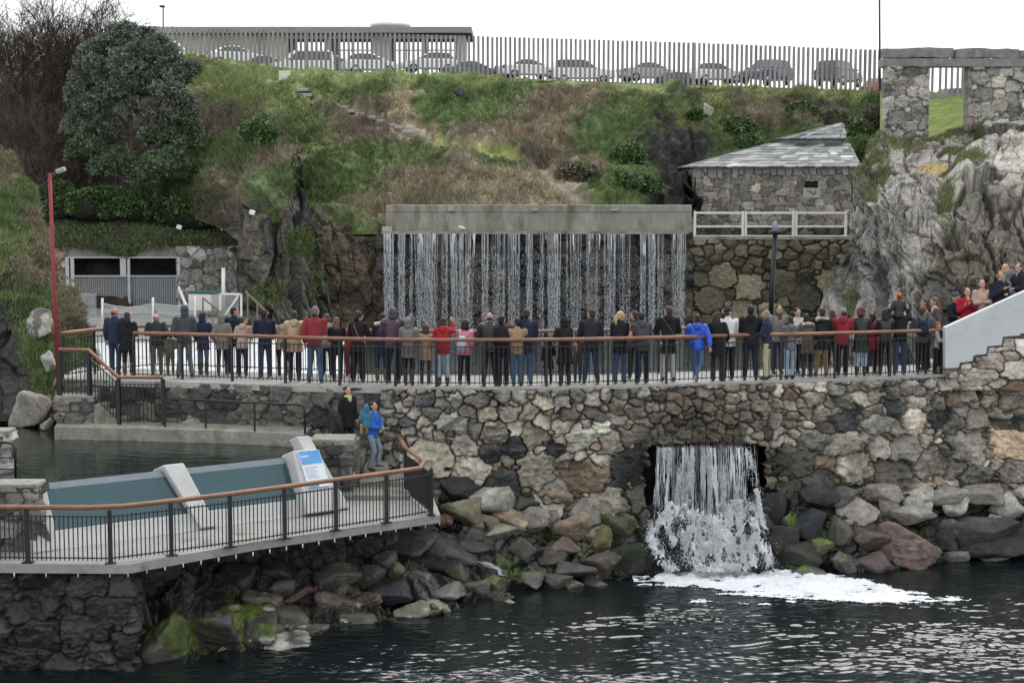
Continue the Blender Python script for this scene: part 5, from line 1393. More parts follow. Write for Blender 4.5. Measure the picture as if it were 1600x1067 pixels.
# right of the fall
for a in [(1418, 848, 100, 66, (.15, .112, .098), 'very large reddish flat-faced boulder at the right shore', 11), (1362, 845, 56, 32, RED, None), (1366, 883, 58, 40, (.085, .068, .062), None), (1410, 872, 34, 18, (.18, .165, .14), None), (1438, 880, 26, 16, (.20, .19, .165), None), (1480, 850, 34, 40, BLK, None), (1494, 868, 44, 18, (.16, .15, .13), None),
          (1540, 865, 70, 24, (.15, .145, .125), 'smooth oval boulder lying in the water at the right'), (1433, 780, 50, 36, PALE, 'bright white boulder at the foot of the wall, right side'), (1490, 785, 54, 40, (.36, .345, .305), 'pale block boulder right of the bright white one'), (1572, 795, 56, 54, (.30, .29, .26), 'large pale boulder at the right edge of the picture'), (1340, 797, 64, 38, GREY, None), (1390, 795, 34, 36, GREY, None),
          (1420, 806, 90, 30, (.22, .21, .19), None), (1282, 776, 64, 32, BLK, 'smooth blue-black boulder right of the fall'), (1262, 822, 56, 54, (.03, .032, .038), 'black wet boulder beside the lower fall, right side'), (1318, 830, 46, 44, (.10, .09, .075), None), (1352, 828, 40, 30, DARK, None), (1480, 826, 46, 30, (.10, .10, .09), None), (1530, 826, 110, 40, (.06, .06, .058), None), (1550, 850, 120, 34, (.035, .035, .035), None),
          (1470, 772, 70, 24, GREY, None), (1530, 770, 80, 26, GREY, None), (1552, 812, 24, 18, (.24, .22, .19), None), (1210, 800, 40, 60, BLK, None), (1222, 850, 50, 60, (.03, .032, .028), None), (1320, 775, 40, 30, DARK, None), (1600, 842, 60, 60, BLK, None), (1380, 770, 60, 26, GREY, None), (1250, 868, 60, 40, (.035, .037, .03), None)]:
    bl(*a[:6], planes=a[6] if len(a) > 6 else 13, sub=5 if len(a) > 6 else 4, gl='grey angular boulder at the foot of the wall, right of the fall', group='boulders along the right shore')
for a in [(1284, 858, 36, 34, 'bright green mossy boulder right of the foam', .95), (1320, 880, 40, 34, 'moss-streaked boulder at the waterline, next to the bright green one', .75), (1234, 822, 30, 40, None, .6), (1265, 892, 60, 20, None, .2), (1430, 895, 130, 20, None, .45)]:
    bl(*a[:4], DARK, a[4], moss=a[5], wet=True, mcol=(.085, .13, .015), gl='low mossy boulder at the waterline right of the fall', group='mossy boulders right of the fall')
# rocks in the fall itself
for u, v, w, h, Y in ((1056, 838, 44, 60, 39.35), (1060, 876, 44, 36, 38.9), (1168, 815, 22, 66, 39.45), (1142, 832, 26, 60, 39.5), (1100, 850, 70, 80, 39.7), (1160, 870, 40, 50, 39.3), (1185, 880, 40, 30, 39.0), (1196, 840, 36, 70, 39.7), (1015, 850, 40, 80, 39.6)):
    bl(u, v, w, h, (.02, .02, .019), Y=Y, wet=True, gl='black wet rock in the lower waterfall', group='black rocks in the lower fall')
# loose white-streaked rock at the cliff foot on the left
boulder(62, 508, 44, 50, 44.6, (.12, .115, .105), 'rock splashed with white lichen on the grassy cliff beside the red pole', seed=900, barn=.85)
boulder(76, 566, 22, 34, 43.4, (.3, .29, .27), 'small white rock at the foot of the grassy cliff behind the railing', seed=901, barn=.9)
boulder(45, 640, 60, 56, 42.2, (.24, .225, .20), 'pale water-worn rock at the pool edge under the grassy cliff', seed=902)
boulder(74, 662, 22, 18, 41.6, (.26, .25, .22), 'small round pale stone at the corner of the pool ledge', seed=903)
boulder(718, 145, 14, 12, 79.4, (.045, .045, .045), 'dark stone on the green slope below the fence', seed=904)
boulder(1108, 172, 16, 18, 78.6, (.30, .28, .24), 'pale upright stone on the slope above the hut', seed=905)
boulder(722, 357, 12, 8, 65.6, (.5, .5, .48), 'small white stone on the waterfall lip', seed=906, sub=2)
# ============================================================= STONE GATEWAY ON THE CRAG
gw = empty('stone_gateway', P(1490, 190, 60), 'roofless stone gateway with heavy granite lintels on top of the crag', 'gateway')
YG = 60.0
GWC = [(.34, .32, .285), (.27, .255, .225), (.40, .38, .34), (.22, .21, .19), (.30, .27, .22)]
def gwall(name, u0, u1, v0, v1, seed, depth_y=.6):
    V, nn, ss, tt = flatwall(u0, u1, v0, v1, YG, .028)
    V[0, :, 1] += depth_y; V[-1, :, 1] += depth_y; V[0, :, 0] = V[1, :, 0]; V[-1, :, 0] = V[-2, :, 0]
    nn[0] = nn[-1] = 0
    sd = pack(ss.max(), tt.max(), .045, .24, n=5000, seed=seed, asp=(1.1, 2.1), rot=.06, powr=1.4); sd[:, 5] = np.maximum(sd[:, 5], 4.5)
    V2, col, _, _ = stone_sheet(V, nn, ss, tt, sd, seed + 1, GWC, [4, 4, 3, 2, 2], depth=.05, joint=.028, mortar=(.09, .085, .075))
    return npmesh(name, V2.reshape(-1, 3), gridfaces(*ss.shape), M_STONE, gw, col.reshape(-1, 3))
gwall('pier', 1381.5, 1454, 104, 225, 141)
gwall('wall', 1510, 1700, 105, 205, 143)
g = np.random.default_rng(6)
def granite_block(name, u0, u1, v0, v1, Y0, Y1, seed, rough=.03):
    A = P(u0, v1, Y0); B = P(u1, v0, Y0)
    m = bmesh.new(); bmesh.ops.create_cube(m, size=1.)
    bmesh.ops.subdivide_edges(m, edges=m.edges, cuts=10, use_grid_fill=True)
    V = np.array([v.co[:] for v in m.verts]); V = V * [B[0] - A[0], Y1 - Y0, B[2] - A[2]] + [(A[0] + B[0]) / 2, (Y0 + Y1) / 2, (A[2] + B[2]) / 2]
    V = V + rough * np.stack([fbm(V * 2.2, 4, seed), fbm(V * 2.2, 4, seed + 9), 1.2 * fbm(V * 2.2, 4, seed + 19)], -1)
    for v, c in zip(m.verts, V): v.co = c
    me = bpy.data.meshes.new(name); m.to_mesh(me); m.free()
    me.polygons.foreach_set('use_smooth', [True] * len(me.polygons))
    mm = mat('rough_granite', (.22, .215, .20), rough=.92, n=((1.5, .2), (8., .2), (60., .3)), bump=[(8., .6, .03), (50., .5, .01)], tint=((.10, .10, .095), 2.2, .5, .7))
    return link(name, me, mm, gw)
granite_block('beam', 1380, 1720, 92, 104.5, YG - .12, YG + .65, 3, .012)
granite_block('lintel', 1382, 1491, 75.5, 91, YG - .05, YG + .6, 5, .03)
granite_block('lintel', 1493, 1592, 76.5, 91, YG - .05, YG + .6, 7, .03)
granite_block('lintel', 1595, 1720, 79, 91, YG - .05, YG + .6, 9, .03)
# ============================================================= FENCE
M_PALE = mat('weathered_picket', (.25, .245, .235), rough=.9, n=((.9, .35), (6., .25), (30., .2)), stretch=(1, 1, .4), bump=[(20., .3, .01)])
fn = empty('picket_fence', P(800, 126, 87), 'long fence of close upright grey pickets along the top of the hill', 'fence')
fu = np.array([186, 250, 300, 440, 740, 900, 1100, 1380]); fvb = np.array([80, 82, 88, 106, 121, 127, 134, 143.]); fvt = np.array([38, 41.5, 43, 48, 57, 61.5, 68, 79.]); fY = np.array([90.5, 90, 88.8, 88, 87, 86.5, 85.8, 85.2])
secs = np.linspace(186, 1380, 5); g = np.random.default_rng(3)
for a, b_ in zip(secs[:-1], secs[1:]):
    m = MB(); u = a
    while u < b_ - 2:
        Y = float(np.interp(u, fu, fY)); z1 = VZ(np.interp(u, fu, fvt), Y); z0 = VZ(np.interp(u, fu, fvb) + 5, Y)
        m.box((XU(u, Y), Y, (z0 + z1) / 2 + g.normal(0, .008)), (.12, .15, z1 - z0), rz=g.normal(0, .05))
        u += float(np.interp(u, [186, 1380], [7.0, 7.36]))
    m.build('pickets', M_PALE, fn)
m = MB()
for u in np.arange(640, 1380, 20):
    Y0, Y1 = float(np.interp(u, fu, fY)), float(np.interp(u + 20, fu, fY))
    m.bar(P(u, np.interp(u, fu, fvb) + 3.0, Y0 + .02), P(u + 20, np.interp(u + 20, fu, fvb) + 3.0, Y1 + .02), .22, .22)
m.build('kerb', M_CONCD, fn)
f2 = empty('picket_fence', P(1490, 148, 80), 'short run of grey pickets seen through the stone gateway', 'fence')
m = MB(); 
for i, u in enumerate([1440, 1449, 1461, 1470, 1479, 1488, 1507, 1516, 1525, 1534]):
    m.box((XU(u, 80), 80, VZ(125, 80)), (.085, .13, 2.0), rz=.1)
m.build('pickets', M_PALE, f2)
m = MB(); m.box((XU(1498, 80), 80, VZ(128, 80)), (.22, .22, 2.1)); m.build('post', M_PALE, f2)
m = MB(); m.bar(P(1430, 149, 80.05), P(1540, 155, 80.05), .22, .28); m.build('kerb', M_CONCD, f2)
# ============================================================= BUILDING
YB = 146.
bd = empty('long_building', P(500, 105, YB), 'low beige building with a flat concrete roof behind the fence', 'building')
bu0, bu1 = 150, 728
def bslab(name, u0, u1, v0, v1, Y0, Y1, m_, parent=bd, bevel=0.):
    b = MB(); A = P(u0, v1, Y0); B = P(u1, v0, Y0); b.box(((A[0] + B[0]) / 2, (Y0 + Y1) / 2, (A[2] + B[2]) / 2), (B[0] - A[0], Y1 - Y0, B[2] - A[2])); return b.build(name, m_, parent, bevel)
M_BEIGE = mat('beige_stone_cladding', (.50, .47, .41), rough=.9, n=((.7, .1), (5., .12), (40., .1)), stretch=(1, 1, 2.5))
wins = [(446, 512), (516, 583), (608, 660), (664, 714)]
edges_ = [150] + [q for w in wins for q in w] + [727]
for i in range(0, len(edges_), 2): bslab('wall', edges_[i], edges_[i + 1], 53, 122, YB, YB + 7, M_BEIGE)
for a, b_ in wins:
    bslab('wall', a, b_, 53, 61, YB, YB + .4, M_BEIGE)
    w = bslab('window', a, b_, 61.5, 122, YB + .5, YB + .54, mat('clear_window_glass', (.9, .92, .94), rough=.0, n=((.6, .04),), trans=1.))
    for v in (62, 79): bslab('frame', a, b_, v - .8, v + .8, YB + .38, YB + .5, M_BLACK, w)
    for u in (a, (a + b_) / 2, b_ - 1.4): bslab('frame', u, u + 1.4, 62, 122, YB + .38, YB + .5, M_BLACK, w)
rf = bslab('roof_slab', 195, 737, 42, 52, YB - 1.4, YB + 8, mat('roof_concrete', (.25, .26, .26), rough=.9, n=((.6, .1), (6., .1)), tint=((.15, .15, .145), .8, .55, .8)), bevel=.03)
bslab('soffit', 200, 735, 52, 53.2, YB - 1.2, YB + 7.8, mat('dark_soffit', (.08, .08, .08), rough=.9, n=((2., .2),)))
dm = MB(); c = P(610, 42, YB + 2); rr = XU(642, YB) - XU(610, YB)
dm.ell((c[0], c[1], c[2] + .1), (rr, rr, .42), nu=28, nv=14); dm.build('skylight_dome', mat('dome_acrylic', (.62, .63, .62), rough=.3, n=((2., .1),)), rf)
# ============================================================= CARS
M_TYRE = mat('tyre_rubber', (.02, .02, .02), rough=.9, n=((20., .2),))
M_RIM = mat('alloy_rim', (.4, .41, .42), rough=.35, metal=.8, n=((9., .1),))
M_WIN = mat('car_glass', (.030, .036, .045), rough=.08, n=((1.5, .3),), spec=.7)
M_LAMP = mat('lamp_lens', (.55, .55, .52), rough=.15, n=((9., .1),))
M_RLAMP = mat('red_lamp_lens', (.35, .02, .02), rough=.2, n=((9., .1),))
def paint(nm, c): return mat('paint_' + nm, c, rough=.28, coat=.6, n=((1.3, .05), (40., .03)))
PR = {  # side outlines: body (x, z) clockwise from the rear bumper, then the glasshouse
    'hatchback': dict(L=4.0, W=1.72, body=[(-2, .45), (-2.0, .85), (-1.85, 1.0), (1.0, .98), (1.75, .84), (2.0, .62), (2.0, .35), (-1.95, .30)], roof=[(-1.85, 1.0), (-1.5, 1.45), (-.9, 1.52), (.1, 1.50), (1.0, .98)]),
    'sedan': dict(L=4.5, W=1.78, body=[(-2.25, .5), (-2.2, .95), (-1.4, 1.0), (1.0, .97), (1.95, .82), (2.25, .6), (2.25, .35), (-2.2, .3)], roof=[(-1.55, 1.0), (-.9, 1.38), (-.3, 1.45), (.2, 1.43), (1.1, .97)]),
    'suv': dict(L=4.6, W=1.85, body=[(-2.3, .5), (-2.3, 1.05), (-2.2, 1.12), (1.0, 1.1), (2.05, 1.0), (2.3, .75), (2.3, .42), (-2.25, .38)], roof=[(-2.2, 1.12), (-2.0, 1.72), (-1.6, 1.80), (.2, 1.78), (1.1, 1.1)]),
    'van': dict(L=4.6, W=1.85, body=[(-2.3, .45), (-2.3, 1.1), (-2.28, 1.15), (1.3, 1.1), (2.1, .95), (2.3, .7), (2.3, .38), (-2.25, .35)], roof=[(-2.28, 1.15), (-2.2, 1.85), (-1.9, 1.92), (.5, 1.88), (1.35, 1.1)])}
CARS = 'cars parked behind the picket fence'
def car(kind, u, vtop, Y, pnt, label, flip=False, rz=None):
    Y = {95: 124., 96: 128., 94.5: 120., 88: 112.}[Y]
    if rz is None: rz = (1.05 if kind == 'suv' and pnt is not WH else .25) + .2 * math.sin(u)
    p = PR[kind]; W_ = p['W'] / 2
    c = empty('parked_car', (0, 0, 0), label, 'car', CARS)
    def sec(pts, wf):
        m = MB(); n = len(pts)
        for s in (-1, 1): pass
        V = [(x, -wf(z), z) for x, z in pts] + [(x, wf(z), z) for x, z in pts]
        m.add(V, [tuple(range(n)), tuple(range(n, 2 * n))[::-1]] + [(k, n + k, n + (k + 1) % n, (k + 1) % n) for k in range(n)])
        return m
    zt = max(z for _, z in p['roof']); zb = min(z for _, z in p['roof'])
    wf = lambda z: W_ if z < zb else W_ - .26 * (z - zb) / (zt - zb)
    body = sec(p['body'] , lambda z: W_ - .05 * abs(z - .7))
    rb_ = sec(p['roof'], lambda z: wf(z) - .04)
    body.add(rb_.v, rb_.f)
    body.build('body', pnt, c, bevel=.045)
    # side glass and screens
    r = p['roof']; gx = [(x * .93 - .02, z) for x, z in r]
    def inset(k, dz): 
        cx = sum(x for x, _ in r) / len(r); return [(cx + (x - cx) * k, zb + .05 + (z - zb) * dz) for x, z in r]
    q = inset(.90, .84)
    m = MB()
    for s in (-1, 1):
        n = len(q); mid = (q[0][0] + q[-1][0]) / 2
        V = [(x, s * (wf(z) - .033), z) for x, z in q] + [(x, s * (wf(z) - .06), z) for x, z in q]
        m.add(V, [tuple(range(n)), tuple(range(n, 2 * n))[::-1]] + [(k, n + k, n + (k + 1) % n, (k + 1) % n) for k in range(n)])
    m.build('side_windows', M_WIN, c)
    m = MB(); a, b_ = r[-1], r[-2]
    d = Vector((a[0] - b_[0], 0, a[1] - b_[1])); nn = Vector((-d.z, 0, d.x)).normalized(); nn = nn if nn.x > 0 else -nn
    pts = [Vector((b_[0] + d.x * t, s * (wf(b_[1] + d.z * t) - .14), b_[1] + d.z * t)) for t, s in ((.12, -1), (.12, 1), (.92, 1), (.92, -1))]
    m.add([x + nn * .012 for x in pts] + [x - nn * .01 for x in pts], [(0, 1, 2, 3), (7, 6, 5, 4), (0, 4, 5, 1), (1, 5, 6, 2), (2, 6, 7, 3), (3, 7, 4, 0)]); m.build('windscreen', M_WIN, c)
    m = MB()
    for s in (-1, 1):
        m.bar((.05 if kind != 'van' else -.1, s * (wf(zb + .3) - .028), zb + .06), (-.02 if kind != 'van' else -.1, s * (wf(zt) - .028), zt - .1), .07, .012, up=(0, 1, 0))
    m.build('pillar', pnt, c)
    for x in (-p['L'] * .31, p['L'] * .31):
        for s in (-1, 1):
            m = MB(); m.tube([(x, s * (W_ - .17), .32), (x, s * (W_ + .01), .32)], .32, 18); w = m.build('wheel', M_TYRE, c)
            m = MB(); m.tube([(x, s * (W_ - .02), .32), (x, s * (W_ + .02), .32)], .2, 14); m.build('rim', M_RIM, w)
    for s in (-1, 1):
        m = MB(); m.box((p['L'] / 2 - .10, s * (W_ - .22), p['body'][4][1] - .12), (.2, .34, .15)); m.build('headlight', M_LAMP, c, bevel=.03)
        m = MB(); m.box((-p['L'] / 2 + .05, s * (W_ - .12), p['body'][1][1] - .12), (.12, .2, .26)); m.build('tail_light', M_RLAMP, c, bevel=.02)
        m = MB(); m.box((.85, s * (W_ + .08), zb + .06), (.12, .2, .14)); m.build('mirror', pnt, c, bevel=.03)
        m = MB(); m.box((-.55, s * (W_ - .018), zb - .12), (.18, .02, .03)); m.build('door_handle', M_RIM, c)
    zt_ = VZ(vtop, Y)
    c.location = (XU(u, Y), Y, zt_ - zt)
    c.rotation_euler = (0, 0, (math.pi if flip else 0) + rz)
WH, SI, DG, DB, BK = paint('white', (.78, .79, .80)), paint('silver', (.36, .38, .40)), paint('dark_grey', (.06, .065, .07)), paint('dark_blue', (.035, .05, .09)), paint('black', (.018, .018, .02))
RD = paint('red', (.30, .03, .03))
for a in [('van', 274, 65, 95, WH, 'white car at the far left end of the row, half hidden by the dark tree'), ('sedan', 372, 73, 95, WH, 'white saloon left of the white van, in front of the beige building'), ('sedan', 425, 88, 95, DG, 'dark low saloon beside the white van'),
          ('van', 474, 79, 95, WH, 'white van in front of the leftmost window of the beige building', True), ('hatchback', 528, 88, 96, DG, 'dark hatchback right of the white van, in the building\'s shadow'), ('hatchback', 581, 84, 95, WH, 'white hatchback between the two window groups of the building', False),
          ('hatchback', 672, 82, 95, WH, 'white hatchback before the right windows of the building', True), ('sedan', 738, 96, 95, DG, 'dark grey saloon at the right corner of the building'), ('sedan', 824, 93, 95, WH, 'white saloon, first right of the building', False), ('suv', 909, 93, 95, WH, 'tall white off-roader between two saloons'),
          ('sedan', 1012, 98, 95, SI, 'silver saloon in the middle of the row'), ('hatchback', 1064, 113, 95, DG, 'low dark grey hatchback tucked right of the silver saloon'), ('hatchback', 1115, 99, 95, WH, 'white hatchback left of the two dark off-roaders', False), ('suv', 1193, 93, 94.5, DB, 'dark blue off-roader, left one of the two dark ones', True),
          ('suv', 1304, 96, 94.5, DG, 'dark grey off-roader, right one of the two dark ones near the tall dark pole'), ('hatchback', 1384, 122, 95, RD, 'red car mostly hidden behind the stone gateway pier'), ('hatchback', 1498, 138, 88, DB, 'dark car seen through the stone gateway')]:
    car(*a)
# ============================================================= POLES, LAMPS, SIGNS
M_POLE = mat('dark_pole_paint', (.05, .035, .04), rough=.6, n=((3., .2),))
o = empty('flag_pole', P(1375, 140, 83.), 'tall thin dark pole beside the stone gateway', 'pole')
b = MB(); b.tube([P(1375, 142, 83.), P(1374.5, 60, 83.), P(1374, -60, 83.)], [.055, .05, .045], 10); b.build('shaft', M_POLE, o)
b = MB(); b.tube([P(1375, 142, 83.) , P(1375, 138, 83.)], .09, 10); b.build('base_collar', M_POLE, o)
o = empty('lamp_post', P(254, 45, 112), 'small distant lamp post above the fence at the left', 'lamp')
b = MB(); b.tube([P(255, 90, 112), P(255, 12, 112)], .05, 8); b.build('shaft', M_BLACK, o)
b = MB(); b.box(P(253.5, 10.5, 112), (.34, .3, .14)); b.build('lamp_head', M_BLACK, o, bevel=.03)
o = empty('red_lamp_pole', P(88, 572, 41.3), 'tall red pole with a grey floodlight, at the left end of the walkway', 'lamp')
b = MB(); b.tube([(XU(88, 41.2), 41.2, 3.9), (XU(85, 41.2) - .0, 41.2, 6.5), (XU(82.5, 41.2), 41.2, VZ(271, 41.2))], [.05, .048, .043], 12); b.build('shaft', mat('red_pole_paint', (.27, .035, .04), rough=.5, n=((2., .15), (20., .1)), tint=((.30, .22, .2), 3., .68, .8)), o)
b = MB(); b.bar(P(82, 271, 41.2), P(90, 268, 41.15), .05); b.build('bracket', M_BLACK, o)
b = MB(); b.box(P(95, 266.5, 41.1), (.22, .2, .11), M=Matrix.Rotation(R(-20), 4, 'Y')); h_ = b.build('floodlight', mat('grey_housing', (.32, .33, .35), rough=.5, n=((5., .1),)), o, bevel=.02)
o = empty('promenade_lamp', (XU(1206, 63), 63.0, 3.2), 'black post with a rounded grey lens lamp in front of the rubble wall', 'lamp')
b = MB(); b.tube([(XU(1204, 63), 63, 3.1), (XU(1206, 63), 63, 5.2), (XU(1210, 63), 63, VZ(366, 63))], .095, 12); b.build('post', M_BLACK, o)
b = MB(); b.box(P(1210, 363, 63), (.36, .36, .10)); b.build('collar', M_BLACK, o, bevel=.02)
b = MB(); b.ell(P(1211, 355, 63), (.12, .12, .22)); b.build('lens', mat('lamp_glass', (.24, .27, .33), rough=.2, n=((6., .3),)), o)
o = empty('blank_sign', P(445, 126, 86.5), 'blank white board standing on the grassy slope', 'sign')
b = MB(); b.box(P(445, 118.5, 86.5), (.60, .04, .49)); b.build('board', M_WHITE, o, bevel=.008)
b = MB()
for u in (439, 451): b.bar(P(u, 118, 86.55), P(u, 132, 86.55), .05)
b.build('legs', M_CONC, o)
# concrete steps down the hill
o = empty('hill_steps', P(550, 180, 79), 'pale concrete steps zigzagging down the grassy slope', 'steps')
sp0 = [(472, 128, 17), (473, 134, 18), (474, 141, 19), (478, 149, 20), (519, 163, 14), (536, 168, 15), (548, 174, 14), (562, 179, 13), (578, 184, 16), (596, 190, 14), (612, 196, 14), (622, 199, 10), (637, 206, 18), (655, 213, 18)]
for u, v, w in sp0:
    Y = float(hill_d(np.array(u), np.array(v))) - .55
    b = MB(); b.box(P(u, v, Y), (w * Y / F, .45, .15)); b.build('step', M_CONC, o, bevel=.02)
# ============================================================= ENCLOSURE ON THE LEFT
ql = slab('pool_platform', [(XU(60, 72), 72.5), (-18.5, 46.0), (-11.2, 45.2), (-5.0, 49), (-5.6, 64.5), (XU(400, 70), 66), (XU(400, 72), 72.5)], 2.4, ZQ + .22, mat('pale_wet_concrete', (.52, .53, .52), rough=.55, n=((.5, .12), (4., .14), (30., .1)), bump=[(12., .3, .01)], tint=((.26, .27, .27), .7, .56, .74)))
struct(ql)
slope = MB(); Z0, Z1 = ZQ + .23, ZQ + .75
slope.add([(XU(110, 61), 60, Z0), (XU(400, 61), 60, Z0), (XU(390, 69), 69.8, Z1), (XU(100, 69), 69.8, Z1)], [(0, 1, 2, 3)])
struct(slope.build('wet_ramp', mat('wet_grey_concrete', (.27, .28, .28), rough=.4, n=((.6, .3), (4., .2), (30., .15)), bump=[(12., .3, .01)])))
YE = 70.0
en = empty('animal_shelter', P(235, 490, YE), 'low stone shelter with two wire-fronted bays under hanging greenery', 'shelter')
def ebox(name, u0, u1, v0, v1, Y0, Y1, m_, parent=en, bevel=0.): return bslab(name, u0, u1, v0, v1, Y0, Y1, m_, parent, bevel)
M_GALV = mat('galvanised_frame', (.40, .42, .43), rough=.6, n=((4., .15), (30., .1)))
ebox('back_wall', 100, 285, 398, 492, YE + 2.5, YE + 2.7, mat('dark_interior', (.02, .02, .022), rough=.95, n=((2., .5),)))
ebox('roof', 98, 285, 385, 400, YE - .05, YE + 2.9, M_CONCD)
ebox('side_wall', 98, 106, 400, 492, YE, YE + 2.6, M_CONCD)
ebox('side_wall', 278, 286, 400, 492, YE + .1, YE + 2.6, M_CONCD)
ebox('lintel', 103, 280, 398, 403, YE - .1, YE + .1, M_CONCD)
V, nn, ss, tt = flatwall(277, 380, 384, 495, YE - .15, .04)
sd = pack(ss.max(), tt.max(), .06, .24, n=2500, seed=151, asp=(1., 1.6))
V2, col, _, _ = stone_sheet(V, nn, ss, tt, sd, 152, [(.23, .22, .20), (.18, .17, .155), (.28, .27, .25), (.16, .13, .10)], [4, 3, 2, 1], depth=.07, joint=.05, mortar=(.11, .105, .095))
npmesh('wall', V2.reshape(-1, 3), gridfaces(*ss.shape), M_STONE, en, col.reshape(-1, 3))
V, nn, ss, tt = flatwall(88, 104, 388, 495, YE - .12, .04)
sd = pack(ss.max(), tt.max(), .06, .2, n=800, seed=153)
V2, col, _, _ = stone_sheet(V, nn, ss, tt, sd, 154, depth=.07, joint=.05)
npmesh('wall', V2.reshape(-1, 3), gridfaces(*ss.shape), M_STONE, en, col.reshape(-1, 3))
for u in (104, 112, 278): ebox('frame_post', u, u + 3, 402, 490, YE - .25, YE - .14, M_GALV)
ebox('frame_post', 188, 196.5, 402, 432, YE - .25, YE - .14, M_GALV); ebox('frame_post', 200.5, 202.5, 404, 490, YE - .28, YE - .18, M_GALV)
ebox('frame_bar', 104, 281, 401.5, 403.5, YE - .26, YE - .13, M_GALV); ebox('frame_bar', 114, 279, 430.5, 432.5, YE - .26, YE - .14, M_GALV)
for u0, u1, bc in ((114, 200, (.115, .125, .105)), (203, 277, (.13, .145, .16))):
    bk_ = ebox('bay_panel', u0, u1, 433, 490, YE - .05, YE, mat('backing_%d' % u0, bc, rough=.8, n=((.7, .25), (8., .15))))
    m = MB()
    for u in np.arange(u0, u1, 3.4): m.bar(P(u, 433, YE - .16), P(u, 489, YE - .16), .018)
    for v in np.arange(434, 490, 3.4): m.bar(P(u0, v, YE - .16), P(u1, v, YE - .16), .018)
    m.build('wire_mesh', M_GALV, bk_)
o = empty('wire_panel', P(132, 500, 67), 'grey wire panel fence below the wooden stair rail', 'fence')
m = MB()
for u in np.arange(112, 151, 2.6): m.bar(P(u, 459, 67), P(u, 506, 67), .018)
for v in np.arange(459, 507, 3.2): m.bar(P(112, v, 67), P(151, v, 67), .024)
m.build('mesh', M_GALV, o)
def wood_rail(name, label, pts, drops, Y, col=(.20, .15, .10), w=.07):
    o = empty(name, P(*pts[0], Y), label, 'railing'); mm = mat('weathered_wood', col, rough=.8, n=((3., .3), (20., .2)))
    for i, (a, b_) in enumerate(zip(pts[:-1], pts[1:])):
        m = MB(); m.bar(P(*a, Y), P(*b_, Y), w); m.build('rail', mm, o)
    for (u, v0, v1) in drops:
        m = MB(); m.bar(P(u, v0, Y), P(u, v1, Y), w * .9); m.build('post', mm, o)
wood_rail('wooden_stair_rail', 'weathered wooden stair rail left of the shelter, above the wire panel', [(86, 424), (112, 437), (146, 459)], [(88, 425, 470), (100, 431, 470), (110, 437, 475), (120, 443, 475), (132, 450, 475), (144, 458, 475)], 67.5)
wood_rail('wooden_stair_rail', 'brown wooden handrail descending right of the white crate', [(316, 465), (345, 488), (352, 497)], [(317, 466, 510), (332, 478, 512), (344, 487, 515)], 62.5, (.16, .11, .08), .06)
wood_rail('wooden_stair_rail', 'tan wooden handrail at the foot of the rock spur', [(383, 455), (420, 490)], [(387, 460, 500), (402, 474, 505)], 61.5, (.22, .17, .11), .06)
# net fence round the ramp: each span of net belongs to the one fence
nf = empty('net_fence', P(235, 503, 62.5), 'sagging white net fence on posts in front of the wire-fronted bays', 'fence')
npst = [(160, 466), (239, 465), (305, 462)]
for u, v in npst:
    m = MB(); m.tube([P(u, v, 62.5), P(u, 512, 62.5)], .045, 8); m.build('post', M_WHITE, nf)
M_NET = mat('white_net_cord', (.55, .55, .53), rough=.9, n=((9., .15),))
def net(pts_top, pts_bot, Y, n, k, parent, r=.008):
    m = MB(); T = [np.interp(np.linspace(0, 1, n), np.linspace(0, 1, len(pts_top)), [p[i] for p in pts_top]) for i in (0, 1)]
    Bt = [np.interp(np.linspace(0, 1, n), np.linspace(0, 1, len(pts_bot)), [p[i] for p in pts_bot]) for i in (0, 1)]
    q = [[P(T[0][i] * (1 - j / k) + Bt[0][i] * j / k, T[1][i] * (1 - j / k) + Bt[1][i] * j / k, Y) for j in range(k + 1)] for i in range(n)]
    for i in range(n - 1):
        m.bar(q[i][0], q[i + 1][0], r * 3); m.bar(q[i][k], q[i + 1][k], r * 2)
        for j in range(k):
            m.bar(q[i][j], q[i + 1][j + 1], r * 1.6); m.bar(q[i + 1][j], q[i][j + 1], r * 1.6)
    return m.build('net', M_NET, parent)
net([(160, 474), (180, 478), (200, 480), (220, 478), (239, 474)], [(160, 488), (200, 489), (239, 488)], 62.5, 19, 5, nf)
net([(239, 474), (255, 476), (275, 478), (292, 476), (305, 466)], [(247, 489), (270, 491), (305, 490)], 62.5, 17, 6, nf)
gt = empty('net_gate', P(360, 495, 62.8), 'white tube gate frame hung with netting at the foot of the spur', 'gate')
m = MB()
for a, b_ in (((344, 459), (377, 460)), ((377, 460), (377, 498)), ((344, 459), (344, 498)), ((372, 463), (352, 492))): m.bar(P(*a, 62.8), P(*b_, 62.8), .075)
m.build('frame', M_WHITE, gt); net([(346, 461), (360, 464), (374, 462)], [(344, 494), (360, 492), (372, 494)], 62.85, 9, 8, gt)
o = empty('white_post', P(349, 462, 63), 'thin white post standing beside the netted gate', 'post'); m = MB(); m.tube([P(349, 420, 63), P(349, 480, 63)], .07, 8); m.build('shaft', M_WHITE, o)
m = MB(); m.tube([P(349, 419, 63), P(349, 421, 63)], .08, 8); m.build('cap', M_WHITE, o)
o = MB(); o.bar(P(279, 449, 68), P(291, 478, 66), .09); o = o.build('leaning_plank', M_WHITE); tag(o, 'white plank leaning against the right bay of the shelter', 'plank')
cr = empty('storage_crate', P(318, 488, 66.5), 'white storage crate with a dark green lid beside the shelter', 'crate')
m = MB(); A = P(296, 486, 66.5); m.box((A[0] + .55, 67, A[2] + .34), (1.05, .9, .68), rz=-.35); m.build('box', M_WHITE, cr, bevel=.03)
